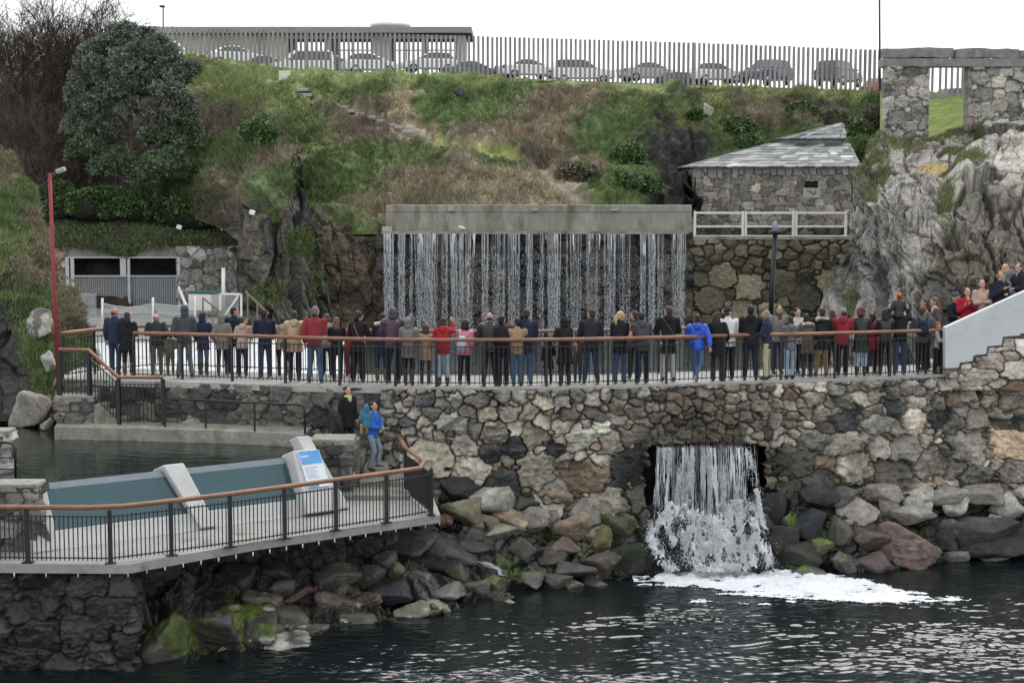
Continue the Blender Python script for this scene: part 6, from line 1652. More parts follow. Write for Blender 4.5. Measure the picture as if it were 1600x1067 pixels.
m = MB(); m.box((A[0] + .55, 67, A[2] + .72), (1.12, .97, .09), rz=-.35); m.build('lid', mat('green_plastic', (.02, .11, .08), rough=.5, n=((4., .15),)), cr, bevel=.03)
for u, v, Y, lab in ((280, 355, 69.3, 'white floodlight on the greenery above the shelter'), (394, 332, 63.0, 'small white floodlight on the face of the rock spur')):
    o = empty('floodlight', P(u, v + 5, Y), lab, 'lamp')
    m = MB(); m.box(P(u, v, Y), (.20, .16, .17), M=Matrix.Rotation(R(18), 4, 'Y')); m.build('housing', M_WHITE, o, bevel=.02)
    m = MB(); m.bar(P(u - 2, v + 3, Y), P(u - 3, v + 9, Y + .1), .04); m.build('bracket', M_BLACK, o)
# ============================================================= VEGETATION
M_GRASS = mat('grass_blades', attr=True, rough=.8, n=((1.5, .2),), spec=.15)
M_LEAF = mat('leaves', attr=True, rough=.42, n=((2., .25), (9., .2)), spec=.4)
M_LEAFD = mat('dull_leaves', attr=True, rough=.62, n=((2., .3), (9., .2)), spec=.25)
M_BARK = mat('bark', (.085, .07, .055), rough=.95, n=((3., .3), (20., .3)), bump=[(25., .6, .02)])
M_TWIG = mat('bare_twigs', attr=True, rough=.95, n=((2., .3),), spec=.1)
def tris(name, A, col, m, parent=None):
    """A (k,3,3) triangles with per-triangle colours"""
    k = len(A)
    return npmesh(name, A.reshape(-1, 3), np.arange(3 * k).reshape(-1, 3), m, parent, np.repeat(col, 3, 0), smooth=False)
def blades(pos, nrm, hgt, wid, col, g, per=3, lean=.5):
    k = len(pos) * per
    p = np.repeat(pos, per, 0) + g.normal(0, .05, (k, 3)) * [1, 1, .3]
    up = np.repeat(nrm, per, 0) * .35 + [0, 0, .8] + g.normal(0, lean, (k, 3)); up[:, 2] = np.abs(up[:, 2]) + .1; up /= np.linalg.norm(up, axis=1, keepdims=True)
    h = np.repeat(hgt, per) * g.uniform(.6, 1.25, k); w = np.repeat(wid, per)
    side = np.cross(up, g.normal(size=(k, 3))); side /= np.linalg.norm(side, axis=1, keepdims=True)
    # turn the blade's flat face outward from the slope
    b0, b1 = p - side * w[:, None] / 2, p + side * w[:, None] / 2
    tip = p + up * h[:, None] + np.array([0, 0, -.12]) * (h ** 2)[:, None]
    A = np.stack([b0, b1, tip], 1)
    c = np.repeat(col, per, 0) * np.exp(g.normal(0, .22, (k, 1))) * np.exp(g.normal(0, .05, (k, 3)))
    return A, c
def scatter(V, n, wmap, g):
    """random places on a grid sheet, chosen by a weight map (per cell), more where cells are larger"""
    a = np.linalg.norm(np.cross(V[1:, :-1] - V[:-1, :-1], V[:-1, 1:] - V[:-1, :-1]), axis=-1) * (wmap[:-1, :-1])
    pr = (a / a.sum()).ravel(); i = g.choice(len(pr), n, p=pr)
    r, c = np.divmod(i, V.shape[1] - 1); s, t = g.random(n)[:, None], g.random(n)[:, None]
    return V[r, c] * (1 - s) * (1 - t) + V[r + 1, c] * s * (1 - t) + V[r, c + 1] * (1 - s) * t + V[r + 1, c + 1] * s * t, r, c
def stuff(o): o['kind'] = 'stuff'; return o
g = np.random.default_rng(51)
isrock = sstep(.062, .085, colh.mean(-1)) * (1 - sstep(17, 11, pd))
pos, r, c = scatter(Vh2, 76000, isrock, g)
cc = colh[r, c]; brown = sstep(1.0, 1.35, cc[:, 0] / cc[:, 1])
clump = 1 + 1.1 * fbm(pos * 1.1, 4, 3)
top = sstep(150, 125, Vvh[r, c]) * (1 - brown)
A, c2 = blades(pos, np.array([0, -1., .3]) + 0 * pos, (.16 + .16 * brown) * np.clip(clump, .2, 2.4) * (1 - .65 * top), .030 + .012 * g.random(len(pos)), cc * np.where(brown > .5, 1.25, 1.2)[:, None], g, 3, .55)
stuff(tris('grass', A, np.clip(c2, .01, .6), M_GRASS))
# dry stalks and pale bracken stems
pos, r, c = scatter(Vh2, 9000, isrock * sstep(.95, 1.2, colh[..., 0] / colh[..., 1]), g)
A, c2 = blades(pos, np.array([0, -1., .3]) + 0 * pos, .30 + .25 * g.random(len(pos)), np.full(len(pos), .02), np.array([.26, .21, .15]) + 0 * pos, g, 2, .45)
stuff(tris('dry_bracken', A, c2, M_GRASS))
for nm, (o_, V_, U_, Vv_, n_), n, hh, cols, wm in (('spur_grass', SP, 15000, .30, None, lambda U, Vv, V: sstep(.25, -.15, (Vv - np.interp(U, [255, 330, 375, 400, 440, 470, 500], [400, 370, 320, 300, 250, 230, 300])) / 60. + .5 * fbm(V * .6, 4, 33)) + .0),
                                         ('cliff_grass', NC, 26000, .20, None, lambda U, Vv, V: sstep(.2, -.2, (Vv - np.interp(U, [-90, 0, 20, 60, 90, 130], [400, 430, 520, 600, 620, 640])) / 60. + .5 * fbm(V * .9, 4, 63)))):
    pos, r, c = scatter(V_, n, wm(U_, Vv_, V_) + 1e-6, g)
    pl_ = [(300, 120, 60, 40, LIME), (340, 180, 60, 40, HEATH), (400, 210, 45, 28, GREEN * .7), (380, 150, 60, 30, LIME * .9), (420, 240, 50, 30, BRAC), (330, 250, 60, 40, GREEN * .8), (350, 290, 40, 40, BRAC), (440, 290, 40, 30, GREEN), (300, 300, 60, 50, GREEN * .6), (350, 320, 40, 30, EARTH * .7)] if nm == 'spur_grass' else [(5, 260, 40, 40, BRAC * .8), (20, 310, 40, 40, GREEN), (60, 330, 30, 40, BRAC * .8), (45, 290, 30, 30, GREEN * .8), (10, 380, 50, 30, LIME * .8), (60, 420, 40, 50, BRAC * .9), (25, 360, 40, 30, GREEN), (50, 470, 60, 30, GREEN * .9), (100, 480, 40, 40, BRAC * .8), (50, 550, 50, 30, GREEN), (20, 560, 40, 30, BRAC), (80, 590, 40, 30, GREEN)]
    cp_, _ = patch_col(U_[r, c], Vv_[r, c], pos, pl_, 39 if nm == 'spur_grass' else 67)
    A, c2 = blades(pos, n_[r, c], hh * np.clip(1 + .7 * fbm(pos * 1.1, 3, 4), .3, 2), .022 + .014 * g.random(len(pos)), cp_ * 1.15, g, 3, .55)
    stuff(tris(nm, A, np.clip(c2, .01, .6), M_GRASS))
# tufts on the crag and the ledges of the spur
def tufts(name, sheet, spots, n, hh, cols, sd):
    o_, V_, U_, Vv_, n_ = sheet
    w = np.max([np.clip(1 - np.hypot((U_ - a) / ra, (Vv_ - b_) / rb), 0, 1) for a, b_, ra, rb in spots], axis=0) * (.4 + sstep(-.2, .4, fbm(V_ * 1.6, 3, sd)))
    pos, r, c = scatter(V_, n, w, g)
    A, c2 = blades(pos, n_[r, c], np.full(n, hh), np.full(n, .024), np.asarray(cols)[g.integers(0, len(cols), n)], g, 3, .6)
    stuff(tris(name, A, c2, M_GRASS))
tufts('crag_grass', RKc, [(1405, 222, 45, 30), (1355, 290, 16, 40), (1490, 204, 70, 9), (1500, 240, 26, 8), (1480, 335, 16, 40), (1520, 270, 36, 9), (1325, 470, 9, 30), (1590, 196, 60, 9), (1500, 287, 40, 10), (1370, 260, 26, 30)], 7000, .16, [GREEN, LIME * .8, BRAC], 81)
tufts('ledge_ferns', SP, [(470, 380, 28, 30), (487, 430, 14, 50), (425, 455, 30, 22), (400, 470, 30, 12), (440, 290, 26, 20), (420, 330, 20, 10)], 5200, .22, [GREEN, LIME * .8, GREEN * .7], 82)
# --- leaf clouds
def leaves(cent, out, size, col, g, per=6, ratio=.38, spread=.9, droop=0.):
    k = len(cent) * per
    d = np.repeat(out, per, 0) * .55 + g.normal(0, spread, (k, 3)); d[:, 2] -= droop; d /= np.linalg.norm(d, axis=1, keepdims=True)
    s = np.cross(d, g.normal(size=(k, 3))); s /= np.linalg.norm(s, axis=1, keepdims=True)
    L = np.repeat(size, per) * g.uniform(.7, 1.3, k); p = np.repeat(cent, per, 0) + g.normal(0, .03, (k, 3))
    w = (L * ratio)[:, None] / 2; nv = np.cross(d, s)
    a, b_, t = p, p + d * L[:, None] * .45 + s * w + nv * w * .4, p + d * L[:, None]
    e = p + d * L[:, None] * .45 - s * w + nv * w * .4
    A = np.concatenate([np.stack([a, b_, t], 1), np.stack([a, t, e], 1)])
    c = np.repeat(col, per, 0) * np.exp(g.normal(0, .2, (k, 1))) * np.exp(g.normal(0, .05, (k, 3)))
    return A, np.concatenate([c, c])
def lobes_points(lobes, n, g, shell=.75, up=-.5):
    """points through a set of ellipsoids (centre, radii): mostly near their outer skin, knocked about by noise"""
    vol = np.array([r[0] * r[1] + r[0] * r[2] + r[1] * r[2] for _, r in lobes]); pr = vol / vol.sum()
    i = g.choice(len(lobes), n, p=pr)
    d = g.normal(size=(n, 3)); d /= np.linalg.norm(d, axis=1, keepdims=True)
    d[:, 2] = np.where(d[:, 2] < up, -d[:, 2], d[:, 2])
    rad = np.where(g.random(n) < shell, g.uniform(.86, 1.06, n), g.uniform(.3, .9, n))
    C_ = np.array([c for c, _ in lobes])[i]; R_ = np.array([r for _, r in lobes])[i]
    q = C_ + d * R_ * rad[:, None]
    q = q + d * (.26 * fbm(q * 1.5, 3, 5))[:, None]
    return q, d
def core(lobes, g, seed, k=.8):
    Vs, Fs, n0 = [], [], 0
    for c, r in lobes:
        D, Fc = ICO[3]; V = D * (np.asarray(r) * k) * (1 + .12 * fbm(D * 2 + seed, 3, seed))[:, None] + c
        Vs.append(V); Fs.append(Fc + n0); n0 += len(V)
    return np.vstack(Vs), np.vstack(Fs)
M_CORE = mat('shaded_inner_foliage', (.018, .022, .012), rough=.95, n=((6., .5),))  # near-black blobs paint the shade between the leaves
def bush(name, label, cat, lobes_px, Y, n, size, cols, group=None, seed=1, per=6, core_k=.78, trunk=None, m=None, ratio=.4, dz=.6, droop=0., up=-.5, base=None):
    g = np.random.default_rng(seed)
    k = Y / F
    lobes = [(P(u, v, Y + dy), np.array([ru * k, max(ru, rv) * k * dz, rv * k])) for (u, v, ru, rv, dy) in lobes_px]
    lo = min(c[2] - r[2] for c, r in lobes)
    cx = float(np.mean([c[0] for c, _ in lobes]))
    o = empty(name, (cx, Y, lo if base is None else base), label, cat, group)
    q, d = lobes_points(lobes, n, g, up=up)
    col = np.asarray(cols)[g.choice(len(cols), n)] * np.exp(.35 * fbm(q * 1.3, 3, seed + 4))[:, None]
    A, c = leaves(q, d, np.full(n, size), col, g, per, ratio, .8, droop)
    crown = tris('foliage', A, np.clip(c, .006, .5), m or M_LEAF, o)
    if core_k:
        V, Fc = core(lobes, g, seed, core_k); npmesh('shade_core', V, Fc, M_CORE, o)
    return o, lobes
EV = [(.11, .135, .095), (.13, .155, .12), (.08, .10, .068), (.18, .205, .16)]
HG = [(.045, .095, .026), (.065, .125, .036), (.034, .068, .02), (.11, .175, .055)]
# big grey-green evergreen
YT = 71.
tl = [(150, 95, 27, 22, .1), (180, 73, 28, 20, .2), (212, 62, 28, 18, .3), (241, 75, 26, 20, .2), (263, 97, 24, 20, 0), (285, 123, 17, 18, 0), (235, 106, 30, 26, -.5), (200, 102, 32, 28, -.7), (166, 117, 30, 26, -.5), (140, 132, 24, 26, -.1), (128, 166, 15, 22, -.1), (150, 162, 23, 18, -.4), (186, 142, 32, 20, -.8), (226, 140, 28, 16, -.7), (262, 137, 22, 13, -.3), (206, 170, 18, 9, -.6), (165, 186, 17, 11, -.4), (270, 152, 12, 7, -.2), (118, 195, 17, 25, 0), (140, 208, 20, 18, -.2), (172, 206, 24, 12, -.4), (250, 180, 22, 10, -.5), (187, 55, 16, 10, .4), (226, 50, 18, 10, .4), (300, 113, 9, 13, .1), (112, 150, 9, 18, .1), (285, 165, 12, 9, -.2)]
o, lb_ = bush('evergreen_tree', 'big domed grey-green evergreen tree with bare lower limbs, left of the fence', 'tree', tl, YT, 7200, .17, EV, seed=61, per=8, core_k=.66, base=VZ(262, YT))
b = MB()
b.tube([P(206, 264, YT), P(205, 225, YT), P(203, 190, YT), P(200, 150, YT)], [.14, .12, .10, .06], 8)
for q in ([(205, 215), (225, 190), (248, 165), (262, 140)], [(204, 200), (185, 180), (165, 160)], [(206, 235), (240, 200), (272, 150), (285, 130)], [(204, 222), (170, 205), (140, 180)], [(203, 190), (215, 165), (225, 140)], [(205, 240), (190, 220), (182, 190), (178, 160)], [(205, 228), (222, 215), (232, 190), (236, 160)], [(206, 245), (232, 228), (252, 200), (262, 170)]):
    b.tube([P(u, v, YT + .1 * i) for i, (u, v) in enumerate(q)], np.linspace(.075, .03, len(q)), 6)
b.build('trunk', M_BARK, o)
YTl = 70.6
for lob, lab, sd in (([(140, 228, 26, 18, 0), (125, 235, 18, 16, 0)], 'leafy low evergreen bush under the left side of the big tree', 71), ([(180, 245, 24, 16, 0), (195, 262, 30, 20, -.2), (160, 262, 20, 18, 0)], 'bright-tipped evergreen bush at the foot of the big tree', 72),
                     ([(240, 215, 20, 14, 0), (262, 212, 22, 18, .1), (290, 195, 18, 22, .3), (298, 220, 12, 18, .3)], 'dark evergreen bush under the right side of the big tree', 73), ([(245, 252, 26, 18, 0), (270, 265, 18, 16, 0), (222, 275, 26, 16, -.2)], 'light green evergreen bush right of the tree trunk, above the hedge', 74)):
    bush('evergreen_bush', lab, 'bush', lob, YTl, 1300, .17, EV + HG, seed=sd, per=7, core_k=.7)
# hedge mounds above the shelter and ground cover hanging over it
for lob, lab, sd, n in (([(95, 318, 36, 28, 0), (130, 322, 34, 24, -.2), (70, 315, 18, 22, .2)], 'rounded dark green hedge bush beside the red pole', 75, 1700), ([(170, 325, 40, 24, 0), (210, 322, 38, 26, -.1), (235, 330, 22, 20, 0)], 'rounded dark green hedge bush in the middle above the shelter', 76, 1700),
                        ([(285, 335, 38, 26, -.1), (335, 332, 32, 26, 0), (310, 338, 36, 24, -.2)], 'rounded dark green hedge bush at the right, against the spur', 77, 1900)):
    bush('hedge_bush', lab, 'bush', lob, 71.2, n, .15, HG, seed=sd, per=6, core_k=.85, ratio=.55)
g = np.random.default_rng(81)
n = 6500
uu = g.uniform(74, 386, n); topv = np.interp(uu, [74, 100, 140, 180, 215, 250, 285, 330, 386], [352, 343, 352, 346, 350, 353, 358, 360, 358]); botv = np.interp(uu, [74, 90, 140, 170, 188, 205, 220, 260, 300, 340, 386], [388, 384, 386, 392, 400, 400, 388, 382, 380, 384, 398])
vv = topv + (botv - topv) * g.random(n) ** .8; fr = (vv - topv) / (botv - topv)
pos = P(uu, vv, YE - .25 + 1.5 * (1 - fr) ** 1.5 + .12 * fbm(np.stack([uu * .05, vv * .05, 0 * uu], -1), 3, 3))
col = np.asarray([(.10, .14, .06), (.13, .165, .075), (.075, .105, .045), (.15, .15, .09)])[g.integers(0, 4, n)] * np.exp(.3 * fbm(pos * 1.2, 3, 8))[:, None]
A, c = leaves(pos, np.array([0, -.6, .1]) + 0 * pos, np.full(n, .16), col, g, 6, .25, .8, .35)
stuff(tris('hanging_ground_cover', A, c, M_LEAFD))
m = MB(); ring = []
us_ = np.linspace(72, 388, 40)
Vb = np.stack([P(us_, np.interp(us_, [72, 140, 230, 388], [352, 352, 356, 362]), YE + 1.6), P(us_, np.interp(us_, [72, 140, 230, 388], [362, 362, 366, 370]), YE + .3), P(us_, np.full(40, 388.), YE - .02)], 1)
struct(npmesh('soil_bank', Vb.reshape(-1, 3), gridfaces(40, 3)[:, ::-1], mat('dark_soil', (.035, .032, .022), rough=1., n=((4., .3),))))
# shrubs dotted over the slope
HE = [(.12, .10, .075), (.15, .13, .085), (.09, .095, .05), (.10, .12, .055)]
SHG = 'low shrubs on the grassy slope'
for i, (u, v, ru, rv, Y, cs_) in enumerate([(405, 208, 24, 18, 67.4, HG), (1345, 215, 20, 26, 74, HG), (1362, 190, 16, 20, 79, HE), (1350, 245, 14, 22, 71.5, HG), (1250, 175, 26, 14, 80, HG), (1150, 200, 30, 18, 77.5, HG), (985, 245, 24, 16, 74.5, HG), (960, 285, 36, 16, 70.5, HG), (900, 270, 30, 14, 71.5, HE), (1090, 178, 20, 9, 80.5, HG), (1175, 230, 26, 14, 74.5, HG), (1300, 190, 22, 14, 79, HE), (1010, 290, 20, 12, 70.2, HG), (1220, 165, 20, 8, 81.5, HE)]):
    Yg = float(hill_d(np.array(float(u)), np.array(float(v + rv * .5)))) if u > 480 else Y
    bush('low_shrub', 'small leafy shrub growing on the grassy slope', 'shrub', [(u, v, ru, rv, 0), (u + ru * .5, v + rv * .3, ru * .7, rv * .7, -.1), (u - ru * .5, v + rv * .3, ru * .7, rv * .7, -.1)], Yg - .1, 420, .17, cs_, SHG, 200 + i, 6, .6, droop=.1)
# --- bare thicket at the top left
def bare(name, label, u0, Y, v_base, v_top, spread, n, seed, col, thick=.05, group=None, r0=.09):
    g = np.random.default_rng(seed)
    base = P(u0, v_base, Y); H = VZ(v_top, Y) - base[2]
    o = empty(name, base, label, 'tree' if name == 'bare_tree' else 'bush', group)
    T, Cc = [], []
    def twig(p, d, L, w, k):
        pts = [p]; 
        for i in range(4):
            d = d + g.normal(0, .20, 3) + [0, 0, .05]; d = d / np.linalg.norm(d); pts.append(pts[-1] + d * L / 4)
        ww = np.linspace(w, w * .55, 5); c = col * np.exp(g.normal(0, .25))
        a = g.uniform(0, 6.28)
        for i in range(4):
            dd = pts[i + 1] - pts[i]; s = np.cross(dd, [math.cos(a), math.sin(a) , .3]); s /= np.linalg.norm(s) + 1e-9
            s2 = np.cross(dd, s); s2 /= np.linalg.norm(s2) + 1e-9
            for q in (s, s2):
                A0, A1, B0_, B1_ = pts[i] - q * ww[i] / 2, pts[i] + q * ww[i] / 2, pts[i + 1] - q * ww[i + 1] / 2, pts[i + 1] + q * ww[i + 1] / 2
                T.append((A0, A1, B1_)); T.append((A0, B1_, B0_)); Cc.append(c); Cc.append(c)
        if k > 0:
            for _ in range(int(g.integers(3, 6))):
                j = int(g.integers(1, 5)); dv = d + g.normal(0, .55, 3); dv[2] = abs(dv[2]) * .6 + .25; dv /= np.linalg.norm(dv)
                twig(pts[j], dv, L * g.uniform(.45, .72), max(w * .55, .012), k - 1)
    b = MB()
    for i in range(n):
        d = np.array([g.normal(0, spread), g.normal(0, spread), 1.]); d /= np.linalg.norm(d)
        twig(base + [g.normal(0, .35 * spread * H), g.normal(0, .3), 0], d, H * g.uniform(.4, .62), thick, 3)
    tris('twigs', np.array(T), np.clip(np.array(Cc), .01, .4), M_TWIG, o)
    for i in range(3):
        x = base + [g.normal(0, .15), 0, -.3]; b.tube([x, x + [g.normal(0, .2), 0, H * .25], x + [g.normal(0, .5), 0, H * .5]], [r0, r0 * .7, r0 * .4], 7)
    b.build('trunk', M_BARK, o)
    return o
TC, TB, TW = np.array([.060, .050, .042]), np.array([.10, .078, .058]), np.array([.14, .12, .10])
for i, (u, Y, vb, vt, lab) in enumerate([(75, 76, 150, -70, 'bare dark-branched tree, tallest, rising out of the frame near the left corner'), (20, 77, 170, -40, 'bare tangled tree at the left edge of the picture'), (130, 76.5, 150, -30, 'bare brown tree right of the tallest one, behind the evergreen'), (165, 78, 130, -5, 'bare reddish-brown bushy tree nearest the fence end'), (45, 78, 170, -20, 'bare brown tree standing between the left-edge tree and the tallest one'), (105, 78, 150, -45, 'thin bare tree close behind the tallest one'), (-15, 78, 180, -50, 'bare tree partly cut off by the left edge of the picture')]):
    bare('bare_tree', lab, u, Y, vb, vt, .36, 14, 400 + i, TC if i in (0, 1) else TB * .8, .055, r0=.12)
BG = 'leafless bushes of the thicket at the left'
gq = np.random.default_rng(5)
for i, (u, Y, vb, vt) in enumerate([(20, 72, 300, 150), (60, 72.5, 290, 140), (95, 72.5, 290, 150), (125, 73, 280, 120), (40, 71.5, 340, 220), (75, 71.8, 320, 210), (110, 72, 320, 220), (5, 74, 220, 80), (60, 75, 200, 60), (100, 75, 190, 50), (150, 75, 180, 60), (145, 72.5, 290, 200), (185, 76, 110, 20), (-15, 73, 280, 130), (230, 78, 110, 60), (20, 76, 130, 20), (90, 77, 150, 20), (120, 77.5, 140, 10), (55, 77, 160, 30), (-10, 76.5, 160, 30), (150, 77.5, 120, 0), (185, 78, 100, -10), (80, 74, 240, 110), (30, 74, 260, 120), (110, 74.5, 240, 100), (140, 73.5, 250, 150), (60, 71.4, 360, 250), (25, 71.4, 360, 250)]):
    bare('bare_bush', 'leafless brown-grey bush of thin twigs in the thicket at the left', u, Y, vb, vt, .42, 11, 430 + i, (TB, TW * .9, TC * 1.2)[i % 3], .035, BG, .05)
# clump of hillside plants left of the hut: pale yellow-green clover patch is part of the grass
# ============================================================= PEOPLE
RAW = []                      # (object, voxel, extra mesh to append) turned into one clean surface each at the end
SKIN = mat('skin', (.42, .25, .18), rough=.6, n=((8., .1), (40., .06)), spec=.3)
M_HAIR = {}
def hairm(c):
    k = 'hair_%d_%d_%d' % tuple(int(q * 1000) for q in c)
    return mat(k, c, rough=.55, n=((40., .35), (8., .2)), stretch=(1, 1, .25), bump=[(60., .6, .012)], spec=.35)
def cloth(c, st='plain'):
    k = 'cloth_%s_%d_%d_%d' % (st, *[int(q * 1000) for q in c])
    if st == 'puffer': return mat(k, c, rough=.42, n=((5., .15), (30., .1)), wave=(5.5, .22, .012, 'Z'), bump=[(9., .4, .02)], spec=.4)
    if st == 'leather': return mat(k, c, rough=.38, n=((5., .2),), bump=[(10., .5, .02)], spec=.5)
    if st == 'denim': return mat(k, c, rough=.9, n=((3., .25), (14., .18), (80., .12)), bump=[(7., .6, .03), (20., .3, .01)])
    return mat(k, c, rough=.9, n=((4., .15), (40., .15)), bump=[(7., .6, .03), (24., .3, .01)])
def raw(name, m_, mtl, parent=None, vox=.02, sm=2, extra=None):
    me = bpy.data.meshes.new(name); me.from_pydata(m_.v, [], m_.f); me.update()
    bm = bmesh.new(); bm.from_mesh(me); bmesh.ops.recalc_face_normals(bm, faces=bm.faces); bm.to_mesh(me); bm.free()
    o = bpy.data.objects.new(name, me); C.objects.link(o); me.materials.append(mtl)
    if parent is not None: o.parent = parent
    r = o.modifiers.new('r', 'REMESH'); r.mode = 'VOXEL'; r.voxel_size = vox; r.use_smooth_shade = True
    if sm:
        q = o.modifiers.new('s', 'SMOOTH'); q.factor = .5; q.iterations = sm
    RAW.append((o, extra)); return o
def ring(c, rx, ry, n=16):
    return [Vector((c[0] + rx * math.cos(2 * math.pi * k / n), c[1] + ry * math.sin(2 * math.pi * k / n), c[2])) for k in range(n)]
ARMS = {'down': ((.245, -.01, 1.13), (.255, .05, .90)), 'rail': ((.255, .10, 1.17), (.16, .33, 1.16)), 'front': ((.265, .02, 1.15), (.09, .25, 1.22)), 'pocket': ((.285, -.05, 1.13), (.20, .09, .96)),
        'phone': ((.245, .06, 1.16), (.05, .24, 1.36)), 'up': ((.27, .16, 1.40), (.22, .22, 1.66)), 'cross': ((.26, .06, 1.17), (-.04, .2, 1.2)), 'over': ((.30, -.10, 1.16), (.33, -.20, .92)), 'hold': ((.25, .10, 1.15), (.05, .26, 1.12))}
NP = [0]
def person(u, vf, vt, label, face=0., fem=False, coat=((.02, .02, .022), 'plain', .80), legs=((.02, .02, .024), 'plain'), hair=('short', (.02, .015, .012)), shoes=(.03, .025, .02), boots=0., arms='rail', lean=.06, turn=0., nod=0.,
           hood=None, fur=None, z=None, Y=None, stance=.10, legpose=None, child=False, scarf=None, group=None, collar=None, strap=None, skinface=False, Hf=None, skirt=False):
    NP[0] += 1; g = np.random.default_rng(1000 + NP[0])
    if Y is None:
        p0 = G(u, vf, ZB); fy_ = float(front_y(p0[0])); Y = min(max(p0[1], fy_ + .34), fy_ + 2.05)
    z0 = ZB if z is None else z
    if face == 0. and legpose is None:
        face = float(g.normal(0, 11)); turn = turn if turn else float(g.normal(0, 24)); lean = lean if lean > .1 else float(g.uniform(.02, .17))
        if arms == 'rail' and g.random() < .45: arms = (('rail', 'front', 'pocket', 'down', 'hold')[int(g.integers(0, 5))], ('rail', 'front', 'pocket', 'phone', 'hold')[int(g.integers(0, 5))])
    x0 = XU(u, Y); H = VZ(vt, Y) - z0 if Hf is None else Hf
    H = H + .035 * lean / .2 * (1 if lean > .1 else 0)
    s = H / 1.755 if hood is None else H / 1.79
    hs = 1.22 if child else 1.0
    sh = (.168 if fem else .196) * (.92 if child else 1); hp = .155 if fem else .15
    yaw = R(turn); zh = .92
    def X(p, head=False):
        x, y, z_ = p
        if head:
            x, y, z_ = x * hs, y * hs, 1.53 + (z_ - 1.53) * hs - (hs - 1) * .04
            yy, zz = y - .0, z_ - 1.56
            cn, sn = math.cos(-nod), math.sin(-nod); yy, zz = yy * cn - zz * sn, yy * sn + zz * cn
            y, z_ = yy, zz + 1.56
            cy, sy = math.cos(yaw), math.sin(yaw); x, y = x * cy - y * sy, x * sy + y * cy
        a = -lean * min(max((z_ - zh) / .3, 0), 1)
        dy, dz = y, z_ - zh
        if z_ > zh: y, z_ = dy * math.cos(a) - dz * math.sin(a), zh + dy * math.sin(a) + dz * math.cos(a)
        return Vector((x * s, y * s, z_ * s))
    def fin(m_, head=False): m_.v = [tuple(X(q, head)) for q in m_.v]; return m_
    st = stance + g.uniform(-.015, .02); off = g.uniform(-.05, .05)
    if legpose == 'sit': L = [((sd * .10, 0, .92), (sd * .13, .30, .88), (sd * .12, .34, .50)) for sd in (-1, 1)]
    elif legpose == 'step': L = [((-.09, 0, .92), (-.12, .16, .56), (-.11, .10, .13)), ((.09, 0, .92), (.10, .10, .49), (.10, -.04, .08))]
    elif legpose == 'cross': L = [((-.09, 0, .92), (-.06, .02, .5), (.0, .0, .08)), ((.09, 0, .92), (.10, -.02, .52), (-.06, -.16, .14))]
    else: L = [((sd * .09, 0, .92), (sd * (.085 + st * .15), .015 + off * sd * .5, .50), (sd * st, -.01 + off * sd, .085)) for sd in (-1, 1)]
    ar = arms if isinstance(arms, tuple) else (arms, arms)
    A = []
    for sd, nm in ((-1, ar[0]), (1, ar[1])):
        e, w = ARMS[nm]; j = g.normal(0, .015, 3)
        A.append(((sd * sh, 0, 1.415), (sd * (e[0] - .196 + sh + j[0]), e[1] + j[1], e[2]), (sd * (w[0] + j[2]), w[1], w[2])))
    # --- the body: one continuous surface
    b = MB()
    for h_, k_, a_ in L:
        b.tube([h_, k_, a_], [.078, .054, .04], 10); b.ell(k_, (.054,) * 3); b.ell((a_[0], a_[1] + .05, a_[2] - .042), (.038, .105, .036))
    b.loft([ring((0, 0, .84), hp * .9, .10), ring((0, 0, .95), hp, .11), ring((0, 0, 1.08), .125, .095), ring((0, .01, 1.28), .15, .105), ring((0, 0, 1.40), sh * .92, .085), ring((0, -.005, 1.47), .08, .065)])
    hands = []
    for sh_, e_, w_ in A:
        b.tube([sh_, e_, w_], [.052, .042, .030], 9); b.ell(sh_, (.058,) * 3); b.ell(e_, (.043,) * 3)
        d = (Vector(w_) - Vector(e_)).normalized(); hands.append((Vector(w_), d))
        b.ell(Vector(w_) + d * .045, (.036, .030, .036))
    b.v = [tuple(X(q)) for q in b.v]
    hd = MB(); hd.tube([(0, -.01, 1.42), (0, .0, 1.58)], .053, 10)
    hd.ell((0, .008, 1.638), (.076, .098, .112), nu=16, nv=12); hd.ell((0, .048, 1.572), (.052, .055, .048)); hd.ell((0, .110, 1.622), (.013, .020, .026)); hd.ell((0, .096, 1.585), (.026, .014, .010)); hd.ell((0, .075, 1.668), (.06, .03, .018))
    for sd in (-1, 1): hd.ell((sd * .079, -.002, 1.632), (.012, .024, .034))
    fin(hd, True); b.add(hd.v, hd.f, True)
    fg = MB()
    for sd, (w_, d) in zip((-1, 1), hands):
        x_ = d.cross(Vector((0, 0, 1))); x_ = x_.normalized() if x_.length > .1 else Vector((1, 0, 0)); n_ = x_.cross(d)
        dn = n_ if n_.z < 0 else -n_
        for k, ln in enumerate((.070, .080, .075, .058)):
            r0 = w_ + d * .068 + x_ * (k - 1.5) * .018; fg.tube([r0, r0 + d * ln * .55 + dn * .012, r0 + d * ln * .8 + dn * .038], [.0095, .0085, .007], 5)
        r0 = w_ + d * .03 + x_ * (-sd) * .030; fg.tube([r0, r0 + d * .03 + x_ * (-sd) * .022 + dn * .01, r0 + d * .055 + x_ * (-sd) * .02 + dn * .022], [.011, .010, .008], 5)
    fin(fg)
    o = raw('person', b, SKIN, None, .017 * max(s, .7), 1, (fg.v, fg.f))
    tag(o, label, 'person', group)
    o.location = (x0, Y, z0); o.rotation_euler = (0, 0, R(-face))
    # --- trousers or skirt
    w_l = {'slim': .9, 'plain': 1.0, 'wide': 1.22, 'denim': 1.0}.get(legs[1], 1.)
    t = MB()
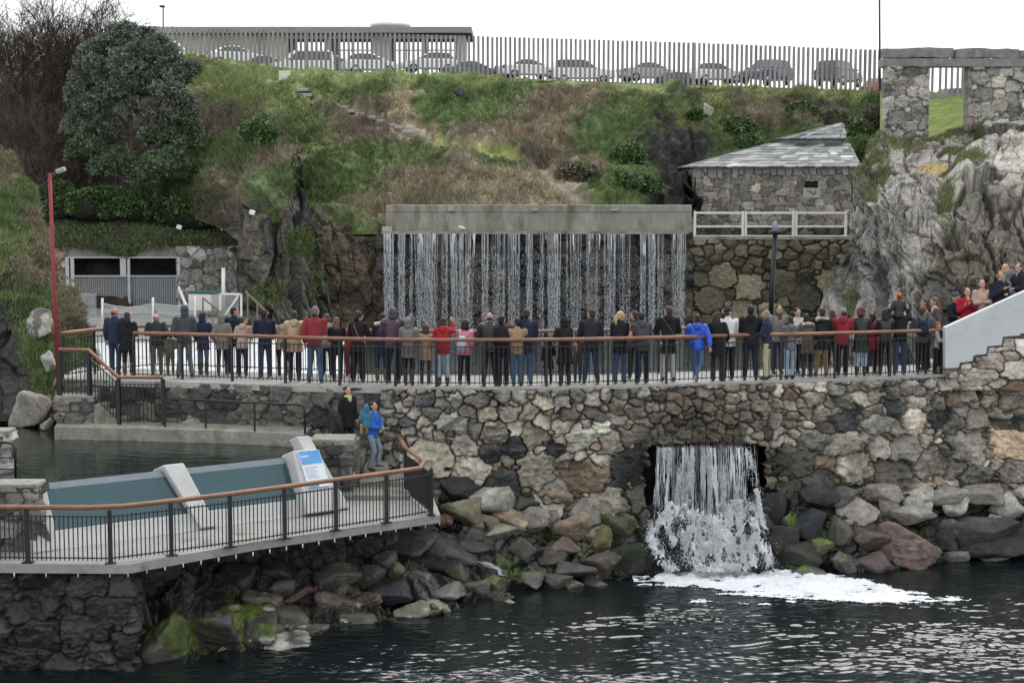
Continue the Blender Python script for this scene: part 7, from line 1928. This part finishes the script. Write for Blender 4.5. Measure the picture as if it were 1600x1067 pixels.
    for h_, k_, a_ in L:
        t.tube([h_, k_, (a_[0], a_[1], a_[2] + .0)], [.098 * (1 + (w_l - 1) * .5), .070 * w_l, .058 * w_l ** 1.4], 11); t.ell(k_, (.070 * w_l,) * 3)
    t.loft([ring((0, 0, .80), hp * 1.0, .115), ring((0, 0, .92), hp * 1.10, .125), ring((0, 0, 1.02), hp * .98, .11)])
    if skirt: t.loft([ring((0, 0, .42), .24, .20), ring((0, 0, .7), .2, .16), ring((0, 0, 1.0), .15, .11)])
    raw('trousers', fin(t), cloth(legs[0], 'denim' if legs[1] == 'denim' else 'plain'), o, .02 * max(s, .7), 2)
    for h_, k_, a_ in L:
        q = MB(); q.ell((a_[0], a_[1] + .055, a_[2] - .036), (.047, .125, .044)); q.ell((a_[0], a_[1] - .01, a_[2]), (.05, .055, .055))
        if boots:
            kk = (Vector(k_) - Vector(a_)) * boots; q.tube([a_, Vector(a_) + kk], [.056, .068], 10)
        raw('boot' if boots else 'shoe', fin(q), cloth(shoes, 'leather'), o, .016, 1)
    # --- coat or jacket
    cc, cs_, cl_ = coat; pf = .022 if cs_ == 'puffer' else .010
    c = MB()
    rings = []
    if cl_ < .78: rings += [ring((0, 0, cl_), hp * 1.22 + pf + (.04 if cl_ < .65 else .01), .155 + pf)]
    rings += [ring((0, 0, max(cl_, .80)), hp * 1.14 + pf, .132 + pf), ring((0, 0, .97), hp * 1.10 + pf, .13 + pf), ring((0, .005, 1.10), (.132 if fem else .15) + pf, .118 + pf), ring((0, .005, 1.27), (.158 if fem else .178) + pf, .128 + pf), ring((0, -.005, 1.39), sh * .99 + pf, .108 + pf), ring((0, -.012, 1.455), sh * .60, .085), ring((0, -.012, 1.50), .080, .075), ring((0, -.006, 1.535), .072, .07)]
    c.loft(rings)
    for sh_, e_, w_ in A:
        d = (Vector(w_) - Vector(e_)).normalized()
        c.ell(sh_, (.078 + pf, .078 + pf, .075 + pf)); c.tube([sh_, e_], [.074 + pf, .062 + pf], 11); c.ell(e_, (.062 + pf,) * 3); c.tube([e_, Vector(w_) - d * .01], [.061 + pf, .045 + pf * .7], 11)
    if hood == 'down': c.ell((0, -.105, 1.475), (.115, .075, .075)); c.ell((0, -.135, 1.42), (.085, .05, .06))
    fin(c)
    if hood == 'up':
        q = MB(); q.ell((0, -.022, 1.645), (.104, .118, .132), nu=16, nv=12); q.ell((0, -.045, 1.54), (.105, .09, .09)); fin(q, True); c.add(q.v, q.f, True)
    raw('coat', c, cloth(cc, cs_), o, .021 * max(s, .7), 2)
    def hpart(name, m_, mtl, amp=.012, vox=.016, head=True):
        m_.v = [tuple(Vector(q) + Vector(tuple(amp * vnoise(np.array([[q[0] * 22, q[1] * 22, q[2] * 14 + i * 9]]), NP[0] % 90 + i)[0] for i in range(3)))) for q in m_.v]
        return raw(name, fin(m_, head), mtl, o, vox * max(hs * s, .75), 1)
    hk, hc = hair
    if hk in ('beanie', 'flatcap', 'cap'):
        q = MB(); q.ell((0, -.008, 1.685), (.089, .108, .082), nu=16, nv=10)
        if hk != 'beanie': q.ell((0, .085, 1.69), (.07, .07, .018))
        hpart('hat', q, cloth(hc, 'plain'), .003)
        q = MB(); q.ell((0, -.035, 1.61), (.082, .075, .06)); hpart('hair', q, hairm((.03, .022, .017)), .006)
    elif hood != 'up' and hk != 'none':
        q = MB()
        if hk == 'bald': q.ell((0, -.030, 1.605), (.083, .080, .055))
        elif hk == 'curly':
            q.ell((0, -.022, 1.668), (.112, .112, .115), nu=18, nv=14); q.ell((0, -.06, 1.58), (.105, .075, .085), nu=18, nv=12)
        else:
            q.ell((0, -.016, 1.662), (.087, .100, .102), nu=18, nv=14); q.ell((0, -.045, 1.60), (.080, .065, .07))
        if hk in ('long', 'longcurl'):
            wv = .118 if hk == 'longcurl' else .094
            q.loft([ring((0, -.075, 1.36 if hk == 'long' else 1.33), wv * .75, .03), ring((0, -.078, 1.46), wv, .048), ring((0, -.055, 1.57), wv, .065), ring((0, -.03, 1.66), .088, .085)])
        if hk == 'bob': q.ell((0, -.035, 1.565), (.100, .075, .075))
        if hk == 'pony': q.tube([(0, -.10, 1.66), (0, -.145, 1.60), (.01, -.13, 1.50), (.02, -.12, 1.40)], [.03, .045, .045, .02], 9)
        hpart('hair', q, hairm(hc), .022 if 'curl' in hk else .008)
    if fur is not None:
        q = MB()
        if hood == 'up': pts = [(.115 * math.cos(a), .055 + .02 * math.sin(a), 1.645 + .135 * math.sin(a)) for a in np.linspace(0, 2 * math.pi, 20)]; q.tube(pts, .034, 8); hpart('fur_trim', q, hairm(fur), .03, .014)
        else: pts = [(.150 * math.cos(a), -.055 + .115 * math.sin(a), 1.475 - .02 * math.sin(a) - .02) for a in np.linspace(math.pi * .93, math.pi * 2.07, 16)]; q.tube(pts, .042, 8); hpart('fur_trim', q, hairm(fur), .03, .014, False)
    if scarf is not None:
        q = MB(); q.ell((0, .0, 1.505), (.105, .10, .055)); q.ell((0, .09, 1.43), (.06, .04, .08)); raw('scarf', fin(q), cloth(scarf), o, .016, 1)
    if collar is not None:
        q = MB(); q.tube([(0, -.01, 1.49), (0, -.01, 1.55)], .075, 12); raw('collar', fin(q), cloth(collar), o, .014, 1)
    if strap is not None:
        q = MB(); q.tube([(-sh * .8, .06, 1.45), (-sh * .5, -.115, 1.42), (.02, -.155, 1.2), (.16, -.12, 1.0), (.19, .0, .95)], .014, 6); raw('strap', fin(q), cloth(strap, 'leather'), o, .008, 0)
    if skinface:
        for sd in (-1, 1):
            q = MB(); q.ell((sd * .030, .096, 1.640), (.012, .008, .007), nu=8, nv=6); fin(q, True); e_ = q.build('eye', mat('eye', (.03, .02, .018), rough=.2, n=((30., .2),))); e_.parent = o; e_.data.transform(Matrix.Translation(e_.location)); e_.location = (0, 0, 0)
    o_place[o] = (X, (x0, Y, z0), R(-face), s)
    return o
o_place = {}
def carry(o, name, label, cat, parts, group=None):
    """a thing worn or held by a person: its own top-level object, built in that person's frame"""
    X, loc, rz, s = o_place[o]
    e = empty(name, (0, 0, 0), label, cat, group)
    for nm, fn_, mtl in parts:
        m = MB(); fn_(m); m.v = [tuple(X(q)) for q in m.v]; m.build(nm, mtl, e, bevel=0)
    e.location = loc; e.rotation_euler = (0, 0, rz)
    return e
def backpack(o, c, label, zc=1.22):
    def bag(m): m.ell((0, -.215, zc), (.15, .10, .22), nu=16, nv=12); m.ell((0, -.29, zc - .06), (.11, .06, .12))
    def str_(m):
        for sd in (-1, 1): m.tube([(sd * .10, -.16, zc + .2), (sd * .12, -.02, 1.50), (sd * .13, .15, 1.38), (sd * .15, .12, 1.15), (sd * .13, -.1, 1.05)], .02, 6)
    return carry(o, 'backpack', label, 'backpack', [('pack', bag, cloth(c, 'plain')), ('strap', str_, cloth(c, 'plain'))])
def handbag(o, c, label, side=1, zc=.98, y=-.02, w=.13):
    x = side * .27
    def bag(m): m.loft([ring((x, y, zc - .13), .05, w), ring((x, y, zc), .06, w * 1.05), ring((x, y, zc + .10), .03, w * .8)])
    def h_(m): m.tube([(x, y - w * .7, zc + .08), (x - side * .02, y - .03, zc + .3), (side * .19, -.03, 1.49), (x - side * .02, y + .06, zc + .3), (x, y + w * .7, zc + .08)], .011, 6)
    return carry(o, 'handbag', label, 'handbag', [('bag', bag, cloth(c, 'leather')), ('strap', h_, cloth(c, 'leather'))])
NAVY, BLACK, DNAVY = (.020, .028, .055), (.013, .013, .015), (.014, .018, .032)
JEAN, DJEAN, LJEAN, GJEAN = (.075, .12, .21), (.028, .042, .075), (.33, .40, .50), (.11, .125, .15)
DBR, BRN, BLKH, BLOND, GREYH = (.028, .018, .012), (.065, .036, .02), (.010, .009, .009), (.36, .26, .14), (.20, .19, .18)
TBOOT = (.16, .085, .04); DBOOT = (.045, .03, .022)
Q = person
Q(178, 587, 480, 'bald man in a navy jacket and dark jeans, leftmost on the walkway', coat=(NAVY, 'plain', .80), legs=(DJEAN, 'denim'), hair=('bald', (.05, .04, .03)), turn=-40, lean=.08)
Q(198, 588, 487, 'woman in a long black hooded coat with tan boots, beside the bald man', fem=True, coat=(BLACK, 'plain', .70), hair=('bob', DBR), hood='down', boots=.75, shoes=TBOOT)
Q(243, 586, 491, 'grey-haired man in a black jacket and olive trousers bending over the far railing', coat=((.022, .023, .027), 'plain', .82), legs=((.10, .10, .075), 'plain'), hair=('bald', GREYH), lean=.55, turn=-35)
Q(264, 586, 521, 'child in an olive green padded jacket, head down below the rail', child=True, coat=((.075, .085, .045), 'puffer', .74), hair=('short', DBR), legs=((.10, .10, .08), 'plain'), lean=.25, hood='down')
Q(287, 590, 477, 'tall person in a dark grey hooded jacket, hood up, and grey jeans', coat=((.055, .058, .064), 'plain', .84), legs=((.15, .165, .19), 'denim'), hood='up', stance=.15, turn=20)
Q(316, 586, 487, 'woman in a navy coat with fur-edged hood up and brown boots', fem=True, coat=(NAVY, 'plain', .72), legs=(JEAN, 'slim'), hood='up', fur=(.22, .17, .12), boots=.7, shoes=DBOOT)
Q(346, 586, 490, 'person in a taupe hooded jacket with the hood up', fem=True, coat=((.17, .15, .13), 'plain', .74), legs=(BLACK, 'slim'), hood='up', boots=.6, shoes=DBOOT)
Q(365, 580, 481, 'dark-haired man in a navy sweater looking right, behind the beige jacket', coat=(DNAVY, 'plain', .84), legs=(DJEAN, 'denim'), hair=('short', BLKH), turn=-75)
Q(377, 588, 496, 'woman in a pale pinkish jacket with a maroon hood', fem=True, coat=((.36, .28, .24), 'plain', .82), legs=(DNAVY, 'plain'), hair=('short', DBR), lean=.28, collar=(.10, .02, .035), turn=-60, hood='down')
p = Q(413, 590, 484, 'black-haired man in a dark navy jacket and dark jeans, facing slightly right', coat=(DNAVY, 'plain', .80), legs=(DJEAN, 'denim'), hair=('short', BLKH), turn=-30)
Q(440, 588, 493, 'woman in a pinkish beige padded jacket carrying a brown handbag', fem=True, coat=((.33, .24, .18), 'puffer', .80), legs=(BLACK, 'slim'), hair=('bob', DBR), hood='down', boots=.6, shoes=BLACK)
p = Q(459, 596, 483, 'brown-haired woman in a tan down coat with a thick hood', fem=True, coat=((.40, .28, .18), 'puffer', .74), legs=(DNAVY, 'slim'), hair=('bob', DBR), hood='down', boots=.5, shoes=BLACK)
handbag(p, (.17, .09, .07), 'pinkish brown handbag hanging beside the tan down coat', -1, .98)
Q(491, 598, 480, 'broad man with short grey hair in a red sweater and blue jeans', coat=((.21, .03, .035), 'plain', .84), legs=(JEAN, 'denim'), hair=('short', (.12, .10, .085)), collar=BLACK, stance=.15)
Q(510, 580, 492, 'brown-haired woman with a pale collar, half hidden right of the red sweater', fem=True, coat=((.20, .19, .18), 'plain', .80), hair=('bob', (.05, .04, .03)), collar=(.5, .48, .45))
Q(526, 595, 497, 'woman with long light brown hair in a black jacket', fem=True, coat=(BLACK, 'plain', .82), hair=('long', (.13, .075, .04)), boots=.6, shoes=BLACK)
Q(546, 586, 503, 'person in a red jacket and red trousers hidden behind the curly-haired one', coat=((.22, .025, .03), 'plain', .8), legs=((.16, .02, .025), 'plain'), hair=('short', DBR))
Q(558, 597, 488, 'person with black curly hair in a long black velvet coat and flared trousers', fem=True, coat=((.014, .011, .010), 'plain', .74), legs=(BLACK, 'wide'), hair=('curly', BLKH), strap=(.12, .08, .06), turn=-55, arms=('rail', 'rail'))
Q(595, 595, 489, 'dark-haired woman in a navy parka with a cream fur hood', fem=True, coat=(NAVY, 'plain', .70), legs=(DJEAN, 'slim'), hair=('short', BLKH), hood='down', fur=(.55, .49, .40), boots=.6, shoes=TBOOT)
Q(614, 599, 478, 'tall person in a plum padded jacket with the hood up', coat=((.060, .035, .055), 'puffer', .80), legs=(DNAVY, 'denim'), hood='up', turn=-15)
Q(638, 602, 494, 'person in a grey-taupe padded coat with a grey hood up, tall dark boots', fem=True, coat=((.135, .13, .13), 'puffer', .72), legs=(BLACK, 'slim'), hood='up', boots=.85, shoes=DBOOT, fur=(.16, .16, .16))
Q(664, 600, 508, 'brown-haired girl in a beige coat and brown boots', fem=True, child=True, coat=((.34, .26, .17), 'plain', .72), legs=(DBOOT, 'slim'), hair=('bob', BRN), boots=.8, shoes=DBOOT)
Q(692, 604, 495, 'woman in a bright red padded jacket with pale blue jeans and ankle boots', fem=True, coat=((.33, .02, .03), 'plain', .82), legs=(LJEAN, 'denim'), hair=('bob', DBR), hood='down', boots=.35, shoes=DBOOT, arms=('rail', 'up'))
p = Q(725, 601, 503, 'girl in a pink patterned jacket with purple shoes', fem=True, child=True, coat=((.55, .16, .22), 'puffer', .82), legs=(BLACK, 'plain'), hair=('bob', BLKH), shoes=(.15, .03, .17), arms=('rail', 'front'))
backpack(p, (.42, .46, .58), 'pale blue and white backpack on the girl in pink', 1.12)
Q(765, 605, 488, 'balding man in a black padded jacket standing close to the near railing', coat=((.017, .018, .021), 'puffer', .80), hair=('bald', (.06, .055, .05)), stance=.14)
Q(786, 604, 494, 'person in a black coat right of the balding man in black padding', coat=(BLACK, 'plain', .78), hair=('short', BLKH), turn=-50)
Q(795, 592, 507, 'small child in a dark grey coat beside the tan jacket', child=True, coat=((.07, .07, .068), 'plain', .74), hair=('short', BRN), legs=(DJEAN, 'denim'))
Q(808, 604, 498, 'dark-haired man in a tan jacket and blue jeans', coat=((.30, .21, .12), 'plain', .82), legs=(JEAN, 'denim'), hair=('short', BLKH), turn=40)
Q(822, 602, 484, 'tall man in a dark navy blazer and blue jeans behind the tan jacket', coat=((.018, .022, .042), 'plain', .76), legs=(JEAN, 'denim'), hair=('short', DBR))
Q(857, 600, 528, 'small child in a black coat, left of the black hooded coat', child=True, coat=(BLACK, 'plain', .6), hair=('short', BLKH), hood='up')
p = Q(883, 602, 495, 'person in a long black coat with the hood up', fem=True, coat=(BLACK, 'plain', .55), hood='up', boots=.6, shoes=BLACK)
handbag(p, (.34, .20, .13), 'tan leather bag hanging at the right of the black hooded coat', 1, .98)
Q(903, 597, 524, 'child in a brown coat and jeans, right of the black hooded coat', child=True, coat=((.07, .055, .045), 'plain', .72), legs=(DJEAN, 'denim'), hair=('short', DBR))
Q(924, 600, 484, 'man with thick brown hair in a charcoal jacket and navy jeans', coat=((.020, .021, .026), 'plain', .80), legs=(DJEAN, 'denim'), hair=('short', DBR), stance=.15)
p = Q(969, 599, 488, 'woman with a blonde ponytail in a black coat and blue jeans', fem=True, coat=(BLACK, 'plain', .74), legs=((.045, .08, .16), 'denim'), hair=('pony', BLOND))
handbag(p, (.28, .12, .06), 'tan shoulder bag behind the blonde ponytail woman', 1, 1.16, -.08)
Q(992, 592, 486, 'dark-haired person mostly hidden behind the dark grey hooded jacket', coat=((.05, .05, .052), 'plain', .8), hair=('short', DBR), turn=40)
Q(1004, 599, 487, 'person in a dark grey jacket with a lowered hood and dark jeans', coat=((.060, .064, .070), 'plain', .80), legs=(DNAVY, 'denim'), hair=('short', BLKH), hood='down', lean=.16)
Q(1045, 596, 477, 'tall man with receding hair in a long black coat and pale trousers', coat=(BLACK, 'plain', .66), legs=((.42, .41, .39), 'plain'), hair=('short', (.04, .028, .02)), hood='down', strap=(.04, .04, .04), turn=35, stance=.14)
Q(1090, 601, 489, 'youth in a bright blue padded jacket leaning with one arm over the near railing', coat=((.022, .075, .46), 'puffer', .84), legs=(JEAN, 'denim'), hair=('short', DBR), hood='down', legpose='cross', arms=('rail', 'over'), lean=.02, Y=float(front_y(XU(1090, 41))) + .30, shoes=(.3, .25, .2))
Q(1122, 598, 487, 'woman with long dark curly hair in a black coat', fem=True, coat=(BLACK, 'plain', .66), hair=('longcurl', DBR), boots=.6, shoes=BLACK)
Q(1139, 594, 482, 'man in a white sweater and dark cap facing right', coat=((.60, .60, .60), 'plain', .82), legs=(BLACK, 'plain'), hair=('cap', DNAVY), turn=-60, lean=.12)
Q(1174, 598, 476, 'tall black-haired man in a black hooded sweater', coat=(BLACK, 'plain', .82), legs=(DNAVY, 'plain'), hair=('short', BLKH), hood='down', stance=.14)
Q(1200, 594, 485, 'older grey-haired man in a navy jacket and beige trousers, facing left', coat=(NAVY, 'plain', .80), legs=((.42, .36, .25), 'plain'), hair=('short', GREYH), face=-70, skinface=True)
Q(1216, 584, 475, 'bearded man in a grey jacket facing the camera, at the far railing', coat=((.19, .185, .17), 'plain', .80), legs=(DJEAN, 'denim'), hair=('short', DBR), face=165, skinface=True, scarf=(.06, .05, .045), arms='pocket')
Q(1236, 593, 492, 'woman with a purple hood lining, grey jacket and pale blue jeans', fem=True, coat=((.13, .13, .145), 'plain', .82), legs=(LJEAN, 'denim'), hair=('bob', DBR), collar=(.22, .05, .22), hood='down')
Q(1245, 584, 481, 'black-haired woman in a cream jacket facing the camera', fem=True, coat=((.50, .47, .42), 'plain', .78), legs=(BLACK, 'slim'), hair=('bob', BLKH), face=160, skinface=True, arms='phone')
Q(1263, 589, 490, 'woman in a brownish coat with a wide pale-edged hood and black leggings', fem=True, coat=((.10, .085, .075), 'plain', .66), legs=(BLACK, 'slim'), hair=('bob', BLKH), hood='down', fur=(.35, .32, .28), boots=.8, shoes=BLACK)
Q(1285, 588, 480, 'man in a black parka with grey fur hood and tan trousers', coat=((.016, .016, .019), 'plain', .70), legs=((.27, .17, .08), 'plain'), hair=('short', DBR), hood='down', fur=(.34, .33, .31), stance=.14)
Q(1301, 583, 484, 'woman with long brown hair in a dark coat behind the fur-hooded parka', fem=True, coat=((.03, .025, .024), 'plain', .70), hair=('long', (.05, .03, .02)))
Q(1318, 587, 479, 'man in a grey flat cap and a dark red jacket', coat=((.24, .025, .04), 'plain', .80), legs=(BLACK, 'plain'), hair=('flatcap', (.22, .22, .22)), hood='down', turn=30)
Q(1347, 587, 482, 'woman with auburn curly hair in a long black padded coat', fem=True, coat=((.014, .015, .018), 'puffer', .62), legs=(LJEAN, 'denim'), hair=('curly', (.08, .028, .016)), boots=.4, shoes=BLACK)
Q(1363, 584, 491, 'boy in a red jacket right of the auburn curls', child=True, coat=((.26, .02, .035), 'plain', .74), legs=(BLACK, 'plain'), hair=('short', DBR))
Q(1373, 580, 500, 'child in a pink jacket behind the long black hair', child=True, fem=True, coat=((.50, .17, .27), 'plain', .8), legs=((.10, .05, .09), 'plain'), hair=('bob', DBR))
Q(1385, 586, 482, 'woman with long straight black hair in a black leather jacket', fem=True, coat=(BLACK, 'leather', .84), legs=(BLACK, 'slim'), hair=('long', BLKH), boots=.5, shoes=BLACK)
pf_ = Q(1408, 585, 484, 'man in a black jacket and blue jeans carrying a child on his shoulders', coat=(BLACK, 'plain', .82), legs=((.04, .07, .14), 'denim'), hair=('short', BLKH), arms='up', stance=.13, Hf=1.76)
o = pf_.location
Q(1405, 0, 0, 'small child with an orange-red woolly hat riding on a man\'s shoulders', child=True, coat=((.018, .019, .023), 'puffer', .84), legs=(DNAVY, 'plain'), hair=('beanie', (.62, .09, .03)), legpose='sit', Hf=1.12, Y=o[1] - .03, z=ZB + 1.50 - .58, arms='front')
p = Q(1443, 584, 479, 'youth in a slate grey jacket with a navy backpack, near the right end', coat=((.085, .095, .11), 'plain', .82), legs=(BLACK, 'plain'), hair=('short', BRN), turn=-40)
backpack(p, DNAVY, 'dark navy backpack on the youth in slate grey', 1.2)
Q(1449, 578, 466, 'woman with long brown hair and a beige jacket looking left', fem=True, coat=((.36, .29, .22), 'plain', .80), hair=('long', BRN), face=-70, skinface=True)
Q(1463, 584, 504, 'small child in a striped pale top by the white parapet', child=True, coat=((.36, .33, .31), 'plain', .84), legs=(BLACK, 'plain'), hair=('short', (.14, .08, .045)), face=100, skinface=True)
# on the stairs behind the white parapet
def stair(u, vt, label, back=.35, **k):
    Yq = Yp + back + .35; x = XU(u, Yq); zz = ZB + .14 * max(0, int((x - XU(1482, 42.5)) / .28) + 1)
    return Q(u, 0, vt, label, Y=Yq, z=zz, **k)
stair(1472, 466, 'woman in a dark brown padded jacket and cream scarf leaning at the stair foot', fem=True, coat=((.045, .036, .032), 'puffer', .80), hair=('long', (.10, .055, .03)), face=-80, scarf=(.52, .44, .36), lean=.25, skinface=True, arms='front')
stair(1491, 459, 'child with a dark blue woolly hat peeping out left of the red zip jacket', child=True, back=1.0, coat=(DNAVY, 'plain', .8), hair=('beanie', (.05, .06, .08)), face=150, skinface=True)
p = stair(1511, 449, 'black-haired man in a red zip jacket looking down at his phone', coat=((.33, .012, .03), 'plain', .82), legs=(DJEAN, 'denim'), hair=('short', BLKH), face=175, nod=-.45, arms='phone', skinface=True)
m_ = carry(p, 'phone', 'small phone held by the man in the red zip jacket', 'phone', [('phone_body', lambda m: m.box((.0, .315, 1.40), (.075, .02, .12)), M_BLACK)])
def bdg(m): m.ell((.09, .150, 1.33), (.035, .012, .035))
carry(p, 'badge', 'round white badge on the red zip jacket', 'badge', [('disc', bdg, M_WHITE)])
stair(1533, 436, 'woman with brown hair in a beige-pink jacket looking down', fem=True, coat=((.42, .31, .25), 'plain', .80), hair=('bob', (.06, .035, .022)), face=170, nod=-.4, arms='front', skinface=True)
stair(1519, 432, 'brown-haired person half hidden behind the beige-pink jacket', fem=True, back=1.2, coat=((.05, .045, .04), 'plain', .80), hair=('bob', BRN), face=10)
stair(1541, 428, 'person in a dark coat behind, between the beige-pink and the navy coat', back=1.3, coat=((.05, .042, .036), 'plain', .80), hair=('short', DBR), face=30)
stair(1560, 423, 'woman with dark curly hair in a navy coat, chin in hand', fem=True, coat=(DNAVY, 'plain', .74), hair=('longcurl', DBR), face=165, skinface=True, arms=('front', 'phone'))
stair(1568, 413, 'blonde woman at the back, upper stairs', fem=True, back=1.3, coat=((.30, .24, .18), 'plain', .8), hair=('bob', (.42, .28, .13)), face=60)
stair(1576, 422, 'child in a grey-blue hood held against the man in black', child=True, back=.55, coat=((.15, .17, .20), 'plain', .8), hood='up', face=120)
stair(1592, 409, 'man in a black hooded jacket at the right edge of the picture', coat=((.014, .016, .022), 'plain', .78), hair=('short', (.035, .026, .02)), face=-120, nod=-.3, hood='down', skinface=True)
# the couple on the lower stairs
def low(u, v, vt, Yq, label, **k): return Q(u, 0, vt, label, Y=Yq, z=VZ(v, Yq), **k)
w = low(541, 711, 603, 39.6, 'woman in a black coat with a pale green scarf carrying a pushchair down the stairs', fem=True, coat=(BLACK, 'plain', .72), legs=(BLACK, 'slim'), hair=('bob', BLKH), scarf=(.42, .46, .20), face=140, nod=-.35, skinface=True, shoes=(.12, .012, .03), arms=('down', 'down'))
mn = low(580, 735, 627, 38.7, 'man in a blue jacket and faded jeans carrying a toddler on his arm', coat=((.025, .11, .42), 'plain', .82), legs=((.20, .245, .30), 'denim'), hair=('short', BLKH), face=110, nod=-.3, skinface=True, legpose='step', arms=('hold', 'hold'), shoes=(.03, .03, .03))
Q(571, 0, 0, 'toddler in a teal padded jacket and mustard trousers held in the man\'s arms', child=True, coat=((.018, .14, .21), 'puffer', .84), legs=((.42, .29, .08), 'plain'), hair=('short', BRN), hood='up', legpose='sit', Hf=.98, Y=38.42, z=VZ(632, 38.42) - .98, face=-20, arms='front', shoes=(.05, .05, .07))
# folded pushchair
pc = empty('pushchair', (0, 0, 0), 'folded dark grey pushchair held beside the woman in black', 'pushchair')
m = MB(); m.loft([ring((.02, 0, .30), .10, .10), ring((.0, 0, .55), .17, .15), ring((-.05, 0, .85), .14, .14), ring((-.12, 0, 1.02), .04, .08)]); m.build('seat_fabric', cloth((.035, .035, .04), 'plain'), pc)
m = MB()
for sd in (-1, 1): m.tube([(-.24, sd * .2, 1.12), (-.16, sd * .2, .9), (.18, sd * .2, .35), (.38, sd * .2, .12)], .016, 7); m.tube([(-.1, sd * .2, .75), (-.2, sd * .2, .15)], .014, 7)
m.tube([(-.24, -.2, 1.12), (-.27, 0, 1.14), (-.24, .2, 1.12)], .018, 7); m.build('frame', M_BLACK, pc)
for x in (.38, -.2):
    for sd in (-1, 1):
        m = MB(); m.tube([(x, sd * .2 - .02, .10), (x, sd * .2 + .02, .10)], .095, 14); m.build('wheel', M_TYRE, pc)
pc.location = (XU(524, 39.35), 39.35, VZ(704, 39.35)); pc.rotation_euler = (0, R(0), R(15))

# --- turn every raw part into one clean surface
bpy.context.view_layer.update()
dg = bpy.context.evaluated_depsgraph_get()
NEW = []
for o, ex in RAW:
    NEW.append(bpy.data.meshes.new_from_object(o.evaluated_get(dg), depsgraph=dg))
for (o, ex), me in zip(RAW, NEW):
    o.modifiers.clear()
    if ex is not None:
        bm = bmesh.new(); bm.from_mesh(me); vs = [bm.verts.new(q) for q in ex[0]]
        for f in ex[1]:
            try: bm.faces.new([vs[i] for i in f]).smooth = True
            except ValueError: pass
        bmesh.ops.recalc_face_normals(bm, faces=[f for f in bm.faces if len(f.verts) > 4]); bm.to_mesh(me); bm.free()
    old = o.data; nm = old.name; o.data = me; bpy.data.meshes.remove(old); me.name = nm
